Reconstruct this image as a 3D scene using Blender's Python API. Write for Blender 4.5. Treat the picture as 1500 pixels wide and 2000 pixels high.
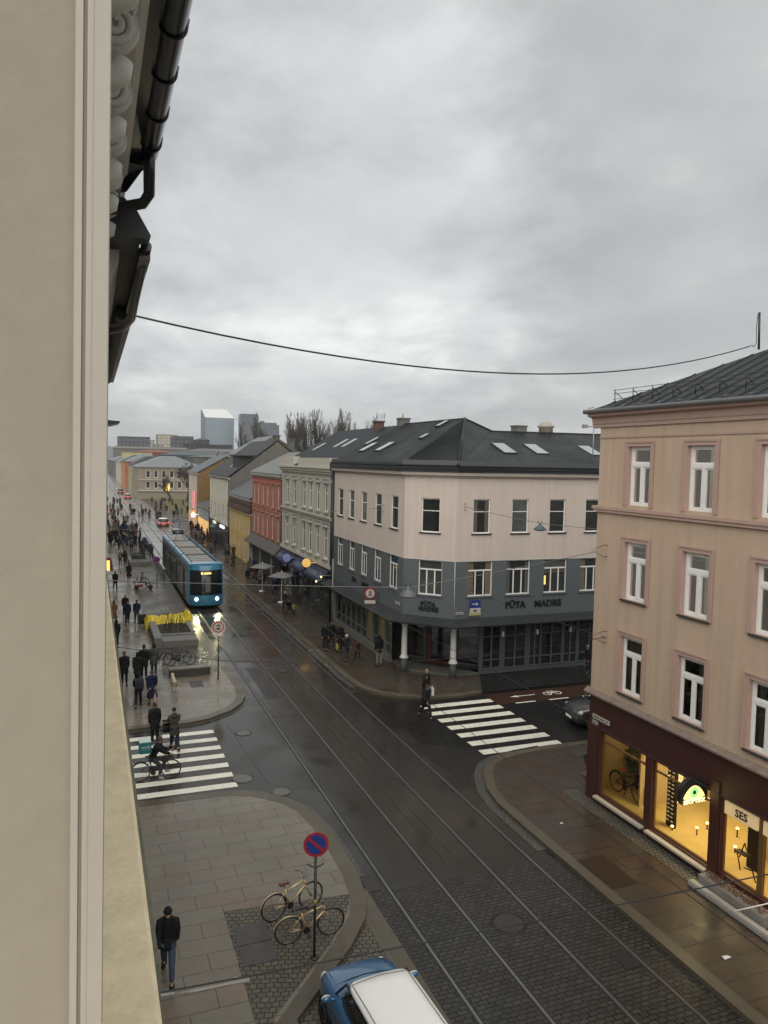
import bpy, bmesh, math, random
from mathutils import Vector, Matrix
S = bpy.context.scene; COL = S.collection
for o in list(bpy.data.objects): bpy.data.objects.remove(o)
PI = math.pi; R = math.radians
# ------------------------------------------------------------------ camera
EYE = Vector((0, 0, 11.6614)); YAW, PITCH, ROLL = 0.36680223, 0.06585195, -0.02069661
fw = Vector((math.sin(YAW)*math.cos(PITCH), math.cos(YAW)*math.cos(PITCH), -math.sin(PITCH)))
rt = Vector((math.cos(YAW), -math.sin(YAW), 0)); dn = fw.cross(rt)
r2 = rt*math.cos(ROLL)+dn*math.sin(ROLL); d2 = dn*math.cos(ROLL)-rt*math.sin(ROLL)
cd = bpy.data.cameras.new('camera'); cam = bpy.data.objects.new('camera', cd); COL.objects.link(cam); S.camera = cam
cd.sensor_fit = 'VERTICAL'; cd.sensor_height = 24; cd.lens = 24*1489.79/2000; cd.clip_start = .05; cd.clip_end = 9000
m3 = Matrix((r2, -d2, -fw)).transposed(); cam.matrix_world = Matrix.Translation(EYE) @ m3.to_4x4()
# ------------------------------------------------------------------ sky and light
S.view_settings.view_transform = 'Standard'; S.view_settings.look = 'None'; S.view_settings.exposure = .22; S.view_settings.gamma = 1
SUN_EL, SUN_AZ = R(58), R(215)
W = bpy.data.worlds.new('World'); S.world = W; W.use_nodes = True; nt = W.node_tree; nt.nodes.clear()
def nd(t, nt=nt, **k):
    n = nt.nodes.new(t)
    for a, b in k.items(): setattr(n, a, b)
    return n
out = nd('ShaderNodeOutputWorld'); mixs = nd('ShaderNodeMixShader'); bg1 = nd('ShaderNodeBackground'); bg2 = nd('ShaderNodeBackground')
sky = nd('ShaderNodeTexSky', sky_type='NISHITA'); sky.sun_disc = False; sky.sun_elevation = SUN_EL; sky.sun_rotation = SUN_AZ
nt.links.new(sky.outputs[0], bg1.inputs[0]); bg1.inputs[1].default_value = .06
tc = nd('ShaderNodeTexCoord'); sp = nd('ShaderNodeSeparateXYZ'); nt.links.new(tc.outputs['Generated'], sp.inputs[0])
def mth(op, a, b=None, nt=nt, clamp=False):
    n = nt.nodes.new('ShaderNodeMath'); n.operation = op; n.use_clamp = clamp
    for i, v in enumerate((a, b)):
        if v is None: continue
        if isinstance(v, (int, float)): n.inputs[i].default_value = v
        else: nt.links.new(v, n.inputs[i])
    return n.outputs[0]
zz = mth('ADD', mth('MAXIMUM', sp.outputs[2], 0.0), .22)
cx = nd('ShaderNodeCombineXYZ'); nt.links.new(mth('DIVIDE', sp.outputs[0], zz), cx.inputs[0]); nt.links.new(mth('DIVIDE', sp.outputs[1], zz), cx.inputs[1])
def noise(vec, sc, det=6, ro=.55, nt=nt, dist=0.0):
    n = nt.nodes.new('ShaderNodeTexNoise'); n.inputs['Scale'].default_value = sc; n.inputs['Detail'].default_value = det; n.inputs['Roughness'].default_value = ro
    n.inputs['Distortion'].default_value = dist
    if vec is not None: nt.links.new(vec, n.inputs['Vector'])
    return n.outputs[0]
mp = nd('ShaderNodeMapping'); mp.inputs['Rotation'].default_value = (0, 0, R(-35)); mp.inputs['Scale'].default_value = (.85, .72, 1); mp.inputs['Location'].default_value = (3.1, 1.7, 0)
nt.links.new(cx.outputs[0], mp.inputs[0])
n1 = noise(mp.outputs[0], 1.0, 6, .5, dist=.15); n2 = noise(mp.outputs[0], 3.0, 9, .62, dist=.25)
cl = mth('ADD', mth('MULTIPLY', n1, .7), mth('MULTIPLY', n2, .3))
rp = nd('ShaderNodeValToRGB'); nt.links.new(cl, rp.inputs[0]); e = rp.color_ramp.elements
e[0].position = .36; e[0].color = (.375, .388, .393, 1); e[1].position = .63; e[1].color = (.66, .668, .645, 1)
q = e.new(.46); q.color = (.435, .447, .45, 1); q = e.new(.54); q.color = (.50, .512, .508, 1)
# horizon a little brighter and warmer
hz = mth('POWER', mth('SUBTRACT', 1.0, mth('MAXIMUM', sp.outputs[2], 0.0, clamp=True), clamp=True), 9)
mx = nd('ShaderNodeMixRGB'); nt.links.new(mth('MULTIPLY', hz, .55), mx.inputs[0]); nt.links.new(rp.outputs[0], mx.inputs[1]); mx.inputs[2].default_value = (.47, .482, .475, 1)
# the thinner, brighter part of the cloud cover
vd = nd('ShaderNodeVectorMath', operation='DOT_PRODUCT'); nt.links.new(tc.outputs['Generated'], vd.inputs[0]); vd.inputs[1].default_value = (0.2746, 0.9277, 0.2530)
gl_ = nd('ShaderNodeMapRange', interpolation_type='SMOOTHSTEP'); nt.links.new(mth('ADD', vd.outputs['Value'], mth('MULTIPLY', mth('SUBTRACT', n2, .5), .12)), gl_.inputs[0]); gl_.inputs[1].default_value = .935; gl_.inputs[2].default_value = 1.0; gl_.inputs[3].default_value = 1.0; gl_.inputs[4].default_value = 1.40
vb = nd('ShaderNodeVectorMath', operation='SCALE'); nt.links.new(mx.outputs[0], vb.inputs[0]); nt.links.new(gl_.outputs[0], vb.inputs['Scale'])
nt.links.new(vb.outputs[0], bg2.inputs[0]); bg2.inputs[1].default_value = 1.04
mixs.inputs[0].default_value = .93; nt.links.new(bg1.outputs[0], mixs.inputs[1]); nt.links.new(bg2.outputs[0], mixs.inputs[2]); nt.links.new(mixs.outputs[0], out.inputs[0])
sl = bpy.data.lights.new('sun', 'SUN'); sl.energy = 2.9; sl.angle = R(100); sl.color = (1, .95, .88)
so = bpy.data.objects.new('sun', sl); COL.objects.link(so)
sd = Vector((-.35, -.55, .76)).normalized(); so.rotation_euler = sd.to_track_quat('Z', 'Y').to_euler(); so.location = (0, 0, 60)
S.cycles.max_bounces = 6; S.cycles.diffuse_bounces = 3; S.cycles.glossy_bounces = 3; S.cycles.transmission_bounces = 4; S.cycles.transparent_max_bounces = 8
S.cycles.use_denoising = True
# ------------------------------------------------------------------ materials
MATS = {}
def M(name, col, rough=.65, metal=0., var=.12, vs=1.5, bump=.0, bs=30, spec=.5, wet=0., emis=None, es=1., coat=0., kind=None, **kw):
    if name in MATS: return MATS[name]
    m = bpy.data.materials.new(name); MATS[name] = m; m.use_nodes = True; t = m.node_tree; b = t.nodes['Principled BSDF']
    b.inputs['Metallic'].default_value = metal; b.inputs['Roughness'].default_value = rough; b.inputs['Specular IOR Level'].default_value = spec
    b.inputs['Coat Weight'].default_value = coat; b.inputs['Coat Roughness'].default_value = .08
    geo = t.nodes.new('ShaderNodeNewGeometry'); P = geo.outputs['Position']
    c4 = (*col, 1)
    if kind in ('slab', 'sett', 'brick'):
        br = t.nodes.new('ShaderNodeTexBrick'); mpn = t.nodes.new('ShaderNodeMapping'); t.links.new(P, mpn.inputs[0])
        mpn.inputs['Rotation'].default_value = kw.get('rot', (0, 0, 0)); t.links.new(mpn.outputs[0], br.inputs['Vector'])
        if kw.get('wob'):
            nn = t.nodes.new('ShaderNodeTexNoise'); nn.inputs['Scale'].default_value = 2.2; t.links.new(P, nn.inputs['Vector'])
            vm = t.nodes.new('ShaderNodeVectorMath'); vm.operation = 'SCALE'; t.links.new(nn.outputs['Color'], vm.inputs[0]); vm.inputs['Scale'].default_value = kw['wob']
            va = t.nodes.new('ShaderNodeVectorMath'); t.links.new(mpn.outputs[0], va.inputs[0]); t.links.new(vm.outputs[0], va.inputs[1]); t.links.new(va.outputs[0], br.inputs['Vector'])
        br.inputs['Scale'].default_value = 1; br.inputs['Brick Width'].default_value = kw['bw']; br.inputs['Row Height'].default_value = kw['bh']
        br.inputs['Mortar Size'].default_value = kw.get('ms', .012); br.inputs['Mortar Smooth'].default_value = .2; br.offset = kw.get('off', .5); br.offset_frequency = 2
        br.inputs['Color1'].default_value = c4; br.inputs['Color2'].default_value = (*kw['c2'], 1); br.inputs['Mortar'].default_value = (*kw.get('mc', (.02, .02, .02)), 1); br.inputs['Bias'].default_value = kw.get('bias', 0)
        base = br.outputs['Color']; hgt = br.outputs['Fac']
    elif kind == 'worn':
        wn = noise(P, 9, 8, .7, nt=t); wr = t.nodes.new('ShaderNodeMapRange'); t.links.new(wn, wr.inputs[0]); wr.inputs[1].default_value = .57; wr.inputs[2].default_value = .66
        wm_ = t.nodes.new('ShaderNodeMixRGB'); t.links.new(wr.outputs[0], wm_.inputs[0]); wm_.inputs[1].default_value = c4; wm_.inputs[2].default_value = (*kw['c2'], 1); base = wm_.outputs[0]; hgt = None
    else:
        rgb = t.nodes.new('ShaderNodeRGB'); rgb.outputs[0].default_value = c4; base = rgb.outputs[0]; hgt = None
    f = noise(P, vs, 5, .6, nt=t); f2 = noise(P, vs*9, 4, .6, nt=t)
    k = mth('ADD', mth('MULTIPLY', f, .65, nt=t), mth('MULTIPLY', f2, .35, nt=t), nt=t)
    amp = mth('ADD', mth('MULTIPLY', mth('SUBTRACT', k, .5, nt=t), var*5, nt=t), 1.0, nt=t)
    vm = t.nodes.new('ShaderNodeVectorMath'); vm.operation = 'SCALE'; t.links.new(base, vm.inputs[0]); t.links.new(amp, vm.inputs['Scale']); t.links.new(vm.outputs[0], b.inputs['Base Color'])
    if kw.get('rnd'):
        oi = t.nodes.new('ShaderNodeObjectInfo'); a2 = mth('ADD', mth('MULTIPLY', mth('POWER', oi.outputs['Random'], 2.5, nt=t), kw['rnd'], nt=t), .6, nt=t)
        v3 = t.nodes.new('ShaderNodeVectorMath'); v3.operation = 'SCALE'; t.links.new(vm.outputs[0], v3.inputs[0]); t.links.new(a2, v3.inputs['Scale']); t.links.new(v3.outputs[0], b.inputs['Base Color'])
    if kw.get('streak'):   # rain streaks down a wall, part of the paint
        sx = t.nodes.new('ShaderNodeMapping'); sx.inputs['Scale'].default_value = (2.2, 2.2, .12); t.links.new(P, sx.inputs[0])
        s2 = noise(sx.outputs[0], 1.6, 6, .65, nt=t)
        st = mth('ADD', mth('MULTIPLY', mth('SUBTRACT', s2, .5, nt=t), kw['streak'], nt=t), 1.0, nt=t)
        v2 = t.nodes.new('ShaderNodeVectorMath'); v2.operation = 'SCALE'; t.links.new(vm.outputs[0], v2.inputs[0]); t.links.new(st, v2.inputs['Scale']); t.links.new(v2.outputs[0], b.inputs['Base Color'])
    if wet:
        w1 = noise(P, kw.get('ws', .45), 4, .55, nt=t); mr = t.nodes.new('ShaderNodeMapRange'); t.links.new(w1, mr.inputs[0])
        mr.inputs[1].default_value = .38; mr.inputs[2].default_value = .64; mr.inputs[3].default_value = rough; mr.inputs[4].default_value = max(.05, rough-wet)
        t.links.new(mr.outputs[0], b.inputs['Roughness'])
    if bump or hgt is not None:
        bp = t.nodes.new('ShaderNodeBump'); bp.inputs['Strength'].default_value = bump if bump else .5; bp.inputs['Distance'].default_value = kw.get('bd', .01)
        h = noise(P, bs, 4, .6, nt=t)
        if hgt is not None: h = mth('SUBTRACT', mth('MULTIPLY', h, .5, nt=t), mth('MULTIPLY', hgt, 1.2, nt=t), nt=t)
        t.links.new(h, bp.inputs['Height']); t.links.new(bp.outputs[0], b.inputs['Normal'])
    if emis: b.inputs['Emission Color'].default_value = (*emis, 1); b.inputs['Emission Strength'].default_value = es
    return m
def glassmat():
    m = bpy.data.materials.new('clear_glass'); m.use_nodes = True; t = m.node_tree; t.nodes.clear()
    o = t.nodes.new('ShaderNodeOutputMaterial'); mi = t.nodes.new('ShaderNodeMixShader'); tr = t.nodes.new('ShaderNodeBsdfTransparent'); gl = t.nodes.new('ShaderNodeBsdfGlossy')
    fr = t.nodes.new('ShaderNodeFresnel'); fr.inputs[0].default_value = 1.45; gl.inputs['Roughness'].default_value = .02; tr.inputs[0].default_value = (.88, .9, .88, 1)
    t.links.new(fr.outputs[0], mi.inputs[0]); t.links.new(tr.outputs[0], mi.inputs[1]); t.links.new(gl.outputs[0], mi.inputs[2]); t.links.new(mi.outputs[0], o.inputs[0]); return m
MATS['glass'] = glassmat()
pane = M('window_pane', (.026, .028, .026), .05, var=.55, vs=.9, spec=.55, rnd=4.5)
pane_mat = M('window_pane_dull', (.022, .023, .022), .35, var=.5, vs=.7, spec=.10, rnd=2.5)
pane_far = M('window_pane_matt', (.03, .034, .035), .25, var=.4, vs=.6)
white = M('white_paint', (.78, .78, .75), .45, var=.06)
# ------------------------------------------------------------------ mesh helpers
class MB:
    def __init__(s): s.v = []; s.f = []; s.mi = []; s.sm = []
    def add(s, vs, fs, mi=0, smooth=False):
        b = len(s.v); s.v += [tuple(v) for v in vs]
        for f in fs: s.f.append([b+i for i in f]); s.mi.append(mi); s.sm.append(smooth)
    def hexa(s, c, mi=0): s.add(c, [(0, 3, 2, 1), (4, 5, 6, 7), (0, 1, 5, 4), (1, 2, 6, 5), (2, 3, 7, 6), (3, 0, 4, 7)], mi)
    def box(s, x0, x1, y0, y1, z0, z1, mi=0): s.hexa([(x0, y0, z0), (x1, y0, z0), (x1, y1, z0), (x0, y1, z0), (x0, y0, z1), (x1, y0, z1), (x1, y1, z1), (x0, y1, z1)], mi)
    def fbox(s, F, u0, u1, v0, v1, w0, w1, mi=0):     # box in a facade frame
        s.hexa([F(u0, v0, w1), F(u1, v0, w1), F(u1, v0, w0), F(u0, v0, w0), F(u0, v1, w1), F(u1, v1, w1), F(u1, v1, w0), F(u0, v1, w0)], mi)
    def rbox(s, c, sx, sy, sz, rz=0, ry=0, rx=0, mi=0):
        m = Matrix.Translation(c) @ Matrix.Rotation(rz, 4, 'Z') @ Matrix.Rotation(ry, 4, 'Y') @ Matrix.Rotation(rx, 4, 'X')
        s.hexa([m @ Vector((a*sx/2, b*sy/2, g*sz/2)) for g in (-1, 1) for a, b in ((-1, -1), (1, -1), (1, 1), (-1, 1))], mi)
    def tube(s, pts, r, n=8, mi=0, caps=True, smooth=True):
        pts = [Vector(p) for p in pts]; rr = r if isinstance(r, (list, tuple)) else [r]*len(pts); b = len(s.v); up = None
        for i, p in enumerate(pts):
            t = (pts[min(i+1, len(pts)-1)]-pts[max(i-1, 0)]).normalized()
            if up is None: up = Vector((0, 0, 1)) if abs(t.z) < .9 else Vector((1, 0, 0))
            a = t.cross(up).normalized(); c = a.cross(t).normalized(); up = c
            s.v += [tuple(p+a*(rr[i]*math.cos(2*PI*k/n))+c*(rr[i]*math.sin(2*PI*k/n))) for k in range(n)]
        for i in range(len(pts)-1):
            for k in range(n): s.f.append([b+i*n+k, b+i*n+(k+1) % n, b+(i+1)*n+(k+1) % n, b+(i+1)*n+k]); s.mi.append(mi); s.sm.append(smooth)
        if caps: s.f.append([b+k for k in range(n)][::-1]); s.f.append([b+(len(pts)-1)*n+k for k in range(n)]); s.mi += [mi, mi]; s.sm += [False, False]
    def lathe(s, prof, c=(0, 0, 0), n=16, mi=0, sx=1, sy=1):
        b = len(s.v); c = Vector(c)
        for r, z in prof: s.v += [(c.x+r*sx*math.cos(2*PI*k/n), c.y+r*sy*math.sin(2*PI*k/n), c.z+z) for k in range(n)]
        for i in range(len(prof)-1):
            for k in range(n): s.f.append([b+i*n+k, b+i*n+(k+1) % n, b+(i+1)*n+(k+1) % n, b+(i+1)*n+k]); s.mi.append(mi); s.sm.append(True)
        s.f.append([b+k for k in range(n)][::-1]); s.f.append([b+(len(prof)-1)*n+k for k in range(n)]); s.mi += [mi, mi]; s.sm += [False, False]
    def prism(s, poly, z0, z1, mi=0):
        n = len(poly); s.add([(x, y, z0) for x, y in poly]+[(x, y, z1) for x, y in poly], [list(range(n))[::-1], list(range(n, 2*n))]+[(i, (i+1) % n, n+(i+1) % n, n+i) for i in range(n)], mi)
    def ext(s, pts, d, mi=0):                          # polygon in space extruded along d
        n = len(pts); p = [Vector(a) for a in pts]; d = Vector(d); s.add(p+[a+d for a in p], [list(range(n))[::-1], list(range(n, 2*n))]+[(i, (i+1) % n, n+(i+1) % n, n+i) for i in range(n)], mi)
    def ellip(s, c, rx, ry, rz, n=12, m=8, mi=0):
        s.lathe([(max(1e-3, math.sin(PI*i/m)), -math.cos(PI*i/m)*rz) for i in range(m+1)], c, n, mi, rx, ry)
    def mesh(s, name, mats, bev=0):
        me = bpy.data.meshes.new(name); me.from_pydata(s.v, [], s.f)
        for m in (mats if isinstance(mats, (list, tuple)) else [mats]): me.materials.append(m)
        for p, i, k in zip(me.polygons, s.mi, s.sm): p.material_index = i; p.use_smooth = k
        bm = bmesh.new(); bm.from_mesh(me)
        if bev:
            bmesh.ops.remove_doubles(bm, verts=bm.verts, dist=1e-5)
            bmesh.ops.bevel(bm, geom=[ed for ed in bm.edges if len(ed.link_faces) == 2 and ed.calc_face_angle(0) > .5], offset=bev, segments=2, affect='EDGES', clamp_overlap=True)
        bmesh.ops.recalc_face_normals(bm, faces=bm.faces); bm.to_mesh(me); bm.free(); return me
    def obj(s, name, mats, parent=None, bev=0):
        o = bpy.data.objects.new(name, s.mesh(name, mats, bev)); COL.objects.link(o)
        if parent: o.parent = parent
        return o
def thing(name, label, cat, loc=(0, 0, 0), rz=0, group=None):
    o = bpy.data.objects.new(name, None); COL.objects.link(o); o.location = loc; o.rotation_euler = (0, 0, rz); o.empty_display_size = .2
    return tag(o, label, cat, group)
def tag(o, label, cat, group=None):
    o['label'] = label; o['category'] = cat
    if group: o['group'] = group
    return o
def struct(name, mb, m): o = mb.obj(name, m); o['kind'] = 'structure'; return o
def copy_tree(o, parent=None):
    c = o.copy(); COL.objects.link(c); c.parent = parent
    for ch in o.children: copy_tree(ch, c)
    return c
def textmesh(s, size, depth=.01, bold=0., align='CENTER', sx=1):
    cu = bpy.data.curves.new('t', 'FONT'); cu.body = s; cu.size = size; cu.extrude = depth; cu.offset = bold; cu.align_x = align; cu.align_y = 'CENTER'; cu.resolution_u = 2
    o = bpy.data.objects.new('t', cu); COL.objects.link(o); dg = bpy.context.evaluated_depsgraph_get(); me = bpy.data.meshes.new_from_object(o.evaluated_get(dg)); bpy.data.objects.remove(o)
    for v in me.vertices: v.co.x *= sx
    return me
def put_text(name, s, size, m, O, U, parent=None, depth=.01, bold=0., sx=1, V=(0, 0, 1)):
    me = textmesh(s, size, depth, bold, sx=sx); me.materials.clear(); me.materials.append(m); o = bpy.data.objects.new(name, me); COL.objects.link(o)
    U = Vector(U).normalized(); V = Vector(V).normalized(); N = U.cross(V); o.matrix_world = Matrix.Translation(O) @ Matrix((U, V, N)).transposed().to_4x4()
    if parent: o.parent = parent; o.matrix_parent_inverse = Matrix.Translation(-Vector(parent.location))
    return o
def frame(O, U, N):
    O = Vector(O); U = Vector(U).normalized(); N = Vector(N).normalized()
    return lambda u, v, w: O+U*u+N*w+Vector((0, 0, v))
def wallmesh(mb, F, u0, u1, v0, v1, holes, depth=.22, mi=0, rmi=None):
    us = sorted({u0, u1}|{h[0] for h in holes}|{h[1] for h in holes}); vs = sorted({v0, v1}|{h[2] for h in holes}|{h[3] for h in holes})
    us = [u for u in us if u0 <= u <= u1]; vs = [v for v in vs if v0 <= v <= v1]
    for j in range(len(vs)-1):
        i = 0
        while i < len(us)-1:
            def hole(i): a = (us[i]+us[i+1])/2; b = (vs[j]+vs[j+1])/2; return any(h[0] < a < h[1] and h[2] < b < h[3] for h in holes)
            if hole(i): i += 1; continue
            k = i
            while k < len(us)-1 and not hole(k): k += 1
            mb.add([F(us[i], vs[j], 0), F(us[k], vs[j], 0), F(us[k], vs[j+1], 0), F(us[i], vs[j+1], 0)], [(0, 1, 2, 3)], mi); i = k
    rmi = mi if rmi is None else rmi
    for a, b, c, d in holes:
        for p, q in (((a, c), (b, c)), ((b, c), (b, d)), ((b, d), (a, d)), ((a, d), (a, c))):
            mb.add([F(*p, 0), F(*q, 0), F(*q, -depth), F(*p, -depth)], [(0, 1, 2, 3)], rmi)
def window(root, F, u0, u1, v0, v1, style='T', dep=.14, fr=.07, fm=None, pm=None, sill=None, sur=None, curtain=None, label=None, glow=None):
    fm = fm or white; pm = pm or pane; a = -dep; b = -dep+.05; mb = MB(); bx = lambda *k: mb.fbox(F, *k)
    bx(u0, u0+fr, v0, v1, a, b); bx(u1-fr, u1, v0, v1, a, b); bx(u0+fr, u1-fr, v0, v0+fr, a, b); bx(u0+fr, u1-fr, v1-fr, v1, a, b)
    h = v1-v0; w = u1-u0; um = (u0+u1)/2; t = fr*.55; ins = .012
    if style == 'T':
        vt = v0+h*.69; bx(u0+fr, u1-fr, vt-fr*.8, vt+fr*.8, a, b+ins); bx(um-fr*.7, um+fr*.7, v0+fr, vt-fr*.8, a, b+ins)
        for p, q, r_, s_ in ((u0+fr, um-fr*.7, v0+fr, vt-fr*.8), (um+fr*.7, u1-fr, v0+fr, vt-fr*.8), (u0+fr, u1-fr, vt+fr*.8, v1-fr)):
            for g in ((p, p+t, r_, s_), (q-t, q, r_, s_), (p+t, q-t, r_, r_+t), (p+t, q-t, s_-t, s_)): bx(*g, a, b-ins)
    elif style == 'H': vt = v0+h*.63; bx(u0+fr, u1-fr, vt-.02, vt+.02, a, b-ins)
    elif style == '3':
        vt = v0+h*.73; bx(u0+fr, u1-fr, vt-fr*.6, vt+fr*.6, a, b+ins)
        for g in (1/3, 2/3): bx(u0+w*g-fr*.55, u0+w*g+fr*.55, v0+fr, vt-fr*.6, a, b-ins)
    elif style == '2': bx(um-fr*.4, um+fr*.4, v0+fr, v1-fr, a, b-ins)
    elif style == 'X': vt = v0+h*.66; bx(um-fr*.4, um+fr*.4, v0+fr, v1-fr, a, b-ins); bx(u0+fr, u1-fr, vt-.03, vt+.03, a, b-ins*2)
    o = mb.obj('window', fm, root)
    if label: o['label'] = label
    g = MB(); g.add([F(u0+fr*.5, v0+fr*.5, a+.01), F(u1-fr*.5, v0+fr*.5, a+.01), F(u1-fr*.5, v1-fr*.5, a+.01), F(u0+fr*.5, v1-fr*.5, a+.01)], [(0, 1, 2, 3)]); g.obj('pane', pm, o)
    rb = random.Random(int(abs(u0*37.7+v0*11.3+root.location.y*3.1)*100)); bz = rb.random()
    if curtain is None and bz < .42 and (pm is not MATS['glass']) and (v1-v0) < 2.6:
        c = MB(); hh = v0+fr+(v1-v0-2*fr)*rb.choice([.35, .6, .75, .85]); 
        if bz < .2: c.add([F(u0+fr, hh, a+.016), F(u1-fr, hh, a+.016), F(u1-fr, v1-fr, a+.016), F(u0+fr, v1-fr, a+.016)], [(0, 1, 2, 3)])
        else:
            k_ = w*rb.uniform(.18, .34)
            for p_, q_ in ((u0+fr, u0+k_), (u1-k_, u1-fr)): c.add([F(p_, v0+fr, a+.016), F(q_, v0+fr, a+.016), F(q_, v1-fr, a+.016), F(p_, v1-fr, a+.016)], [(0, 1, 2, 3)])
        c.obj('blind' if bz < .2 else 'curtain', M('blind_%d' % int(bz*15), [(.17, .16, .14), (.11, .105, .09), (.075, .075, .068), (.14, .12, .09), (.05, .052, .05), (.09, .085, .075), (.12, .12, .11)][int(bz*15) % 7], .7, var=.25, vs=5), o)
    if sill: s_ = MB(); s_.fbox(F, u0-.08, u1+.08, v0-.07, v0-.004, -dep+.02, .07); s_.obj('sill', sill, o)
    if sur:
        s_ = MB(); k = .15
        for aa, bb, cc, dd in ((u0-k, u0-.003, v0-.02, v1+k), (u1+.003, u1+k, v0-.02, v1+k), (u0-.003, u1+.003, v1+.003, v1+k)): s_.fbox(F, aa, bb, cc, dd, -.01, .035)
        for aa, bb, cc, dd in ((u0-k-.02, u0-k+.035, v0-.02, v1+k+.02), (u1+k-.035, u1+k+.02, v0-.02, v1+k+.02), (u0-k+.035, u1+k-.035, v1+k-.035, v1+k+.02)): s_.fbox(F, aa, bb, cc, dd, .02, .06)
        s_.obj('surround', sur, o)
    if curtain:
        c = MB(); n = 26; rnd = random.Random(int(abs(u0*31+v0*17)*100)); L = []
        for (ca, cb) in curtain:
            for i in range(n): L.append((u0+w*(ca+(cb-ca)*i/(n-1)), -dep-.10+.025*math.sin(i*1.9+rnd.random())))
            p = [F(u, v0+.05, w_) for u, w_ in L]+[F(u, v1-.04, w_) for u, w_ in L]
            c.add(p, [(i, i+1, n+i+1, n+i) for i in range(n-1)], 0, True); L = []
        c.obj('curtain', M('curtain_cloth', (.15, .135, .10), .9), o)
    return o
# ================================================================== GROUND
asph = M('asphalt', (.026, .0235, .019), .29, var=.20, vs=.35, bump=.06, bs=60, wet=.20, spec=.36, bd=.006)
asph_dark = M('asphalt_new', (.014, .0135, .013), .42, var=.14, vs=.5, bump=.2, bs=60, wet=.2, spec=.25, bd=.006)
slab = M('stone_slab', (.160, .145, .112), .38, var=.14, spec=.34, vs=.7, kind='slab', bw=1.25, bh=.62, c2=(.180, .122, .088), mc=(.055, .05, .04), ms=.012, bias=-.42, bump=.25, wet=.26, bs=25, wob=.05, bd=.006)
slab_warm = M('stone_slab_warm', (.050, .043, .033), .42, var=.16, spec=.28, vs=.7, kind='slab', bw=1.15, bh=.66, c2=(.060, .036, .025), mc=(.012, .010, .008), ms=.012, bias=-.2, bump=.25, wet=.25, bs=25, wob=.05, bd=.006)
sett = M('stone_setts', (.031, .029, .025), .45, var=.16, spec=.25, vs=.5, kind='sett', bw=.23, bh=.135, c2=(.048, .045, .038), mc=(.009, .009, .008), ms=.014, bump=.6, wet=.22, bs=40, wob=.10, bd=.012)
sett2 = M('small_setts', (.082, .073, .054), .45, var=.16, spec=.3, vs=.6, kind='sett', bw=.17, bh=.15, c2=(.112, .096, .068), mc=(.024, .022, .018), ms=.016, bump=.6, wet=.24, bs=40, wob=.16, bd=.012, rot=(0, 0, .25))
granite = M('kerb_granite', (.095, .082, .058), .45, var=.14, spec=.3, vs=2, kind='slab', bw=1.1, bh=9, c2=(.078, .066, .048), mc=(.05, .05, .045), ms=.008, bump=.15, wet=.25)
dirt = M('ground_dirt', (.07, .07, .062), .9, var=.2, vs=.02)
steel = M('rail_steel', (.22, .21, .20), .36, metal=.85, var=.1)
rubber = M('groove_dark', (.012, .012, .012), .6)
paintw = M('road_paint', (.66, .65, .56), .5, kind='worn', c2=(.30, .28, .24), var=.16, vs=2.2, bump=.1, wet=.15)
iron = M('cast_iron', (.045, .04, .036), .45, metal=.3, var=.2, vs=8, bump=.5, bs=45)
def sheet(name, poly, z, m, th=.003):
    mb = MB(); n = len(poly); mb.add([(x, y, z) for x, y in poly], [list(range(n))]); return struct(name, mb, m)
mb = MB(); n = 48; mb.add([(5200*math.cos(2*PI*i/n), 5200*math.sin(2*PI*i/n), -.03) for i in range(n)], [list(range(n))]); struct('ground', mb, dirt)
sheet('road', [(-14, -10), (45, -10), (45, 45), (16, 45), (16, 700), (2, 700), (-14, 45)], 0, asph)
sheet('side_road', [(12.95, 26.0), (46, 25.8), (46, 33.9), (12.95, 33.9), (12.75, 33.2), (12.7, 26.8)], .004, asph_dark)
def rectp(a, b, c, d): return [(a, c), (b, c), (b, d), (a, d)]
sheet('sett_paving', rectp(6.97, 12.88, -10, 18.62), .004, sett)
sheet('parking_bay_paving', [(3.9, -10), (6.45, -10), (6.45, 17.5), (5.7, 16.5), (3.9, 14.6)], .005, sett2)
sheet('stone_strip', [(6.45, -10), (6.96, -10), (6.96, 18.9), (6.80, 18.7), (6.45, 17.6)], .010, granite)
SW = [(-12, -10), (3.9, -10), (3.9, 14.6), (5.7, 16.5), (6.45, 17.5), (6.75, 18.3), (6.92, 19.5), (6.95, 21), (6.89, 22.5), (6.66, 23.9), (6.35, 24.6), (5.9, 25.15), (5.4, 25.6), (4.9, 25.88), (4, 26.06), (-12, 26.12)]
SE = [(46, 25.95), (17.3, 26.25), (16, 26.12), (15, 25.88), (14.3, 25.5), (13.65, 24.6), (13.15, 23.4), (12.92, 22.2), (12.89, 20.5), (12.9, -10), (46, -10)]
NE = [(12.68, 520), (12.68, 69), (12.68, 56), (12.62, 40.5), (12.62, 38.2), (12.74, 36.6), (13.02, 35.6), (13.5, 34.95), (14.2, 34.3), (15, 33.75), (16, 33.47), (17.1, 33.4), (18.45, 33.61), (19.75, 36.3), (20, 40), (20, 520)]
NW = [(-12, 33.3), (1.4, 33.35), (3.95, 33.46), (4.83, 33.74), (5.97, 34.6), (6.6, 35.5), (6.98, 36.6), (7.13, 38), (7.14, 39.5), (7.0, 42.7), (6.88, 46), (6.8, 55), (6.8, 520), (-12, 520)]
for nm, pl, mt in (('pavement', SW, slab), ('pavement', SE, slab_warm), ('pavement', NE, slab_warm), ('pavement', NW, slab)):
    mb = MB(); mb.prism(pl, -.02, .12); struct(nm, mb, mt)
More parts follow.
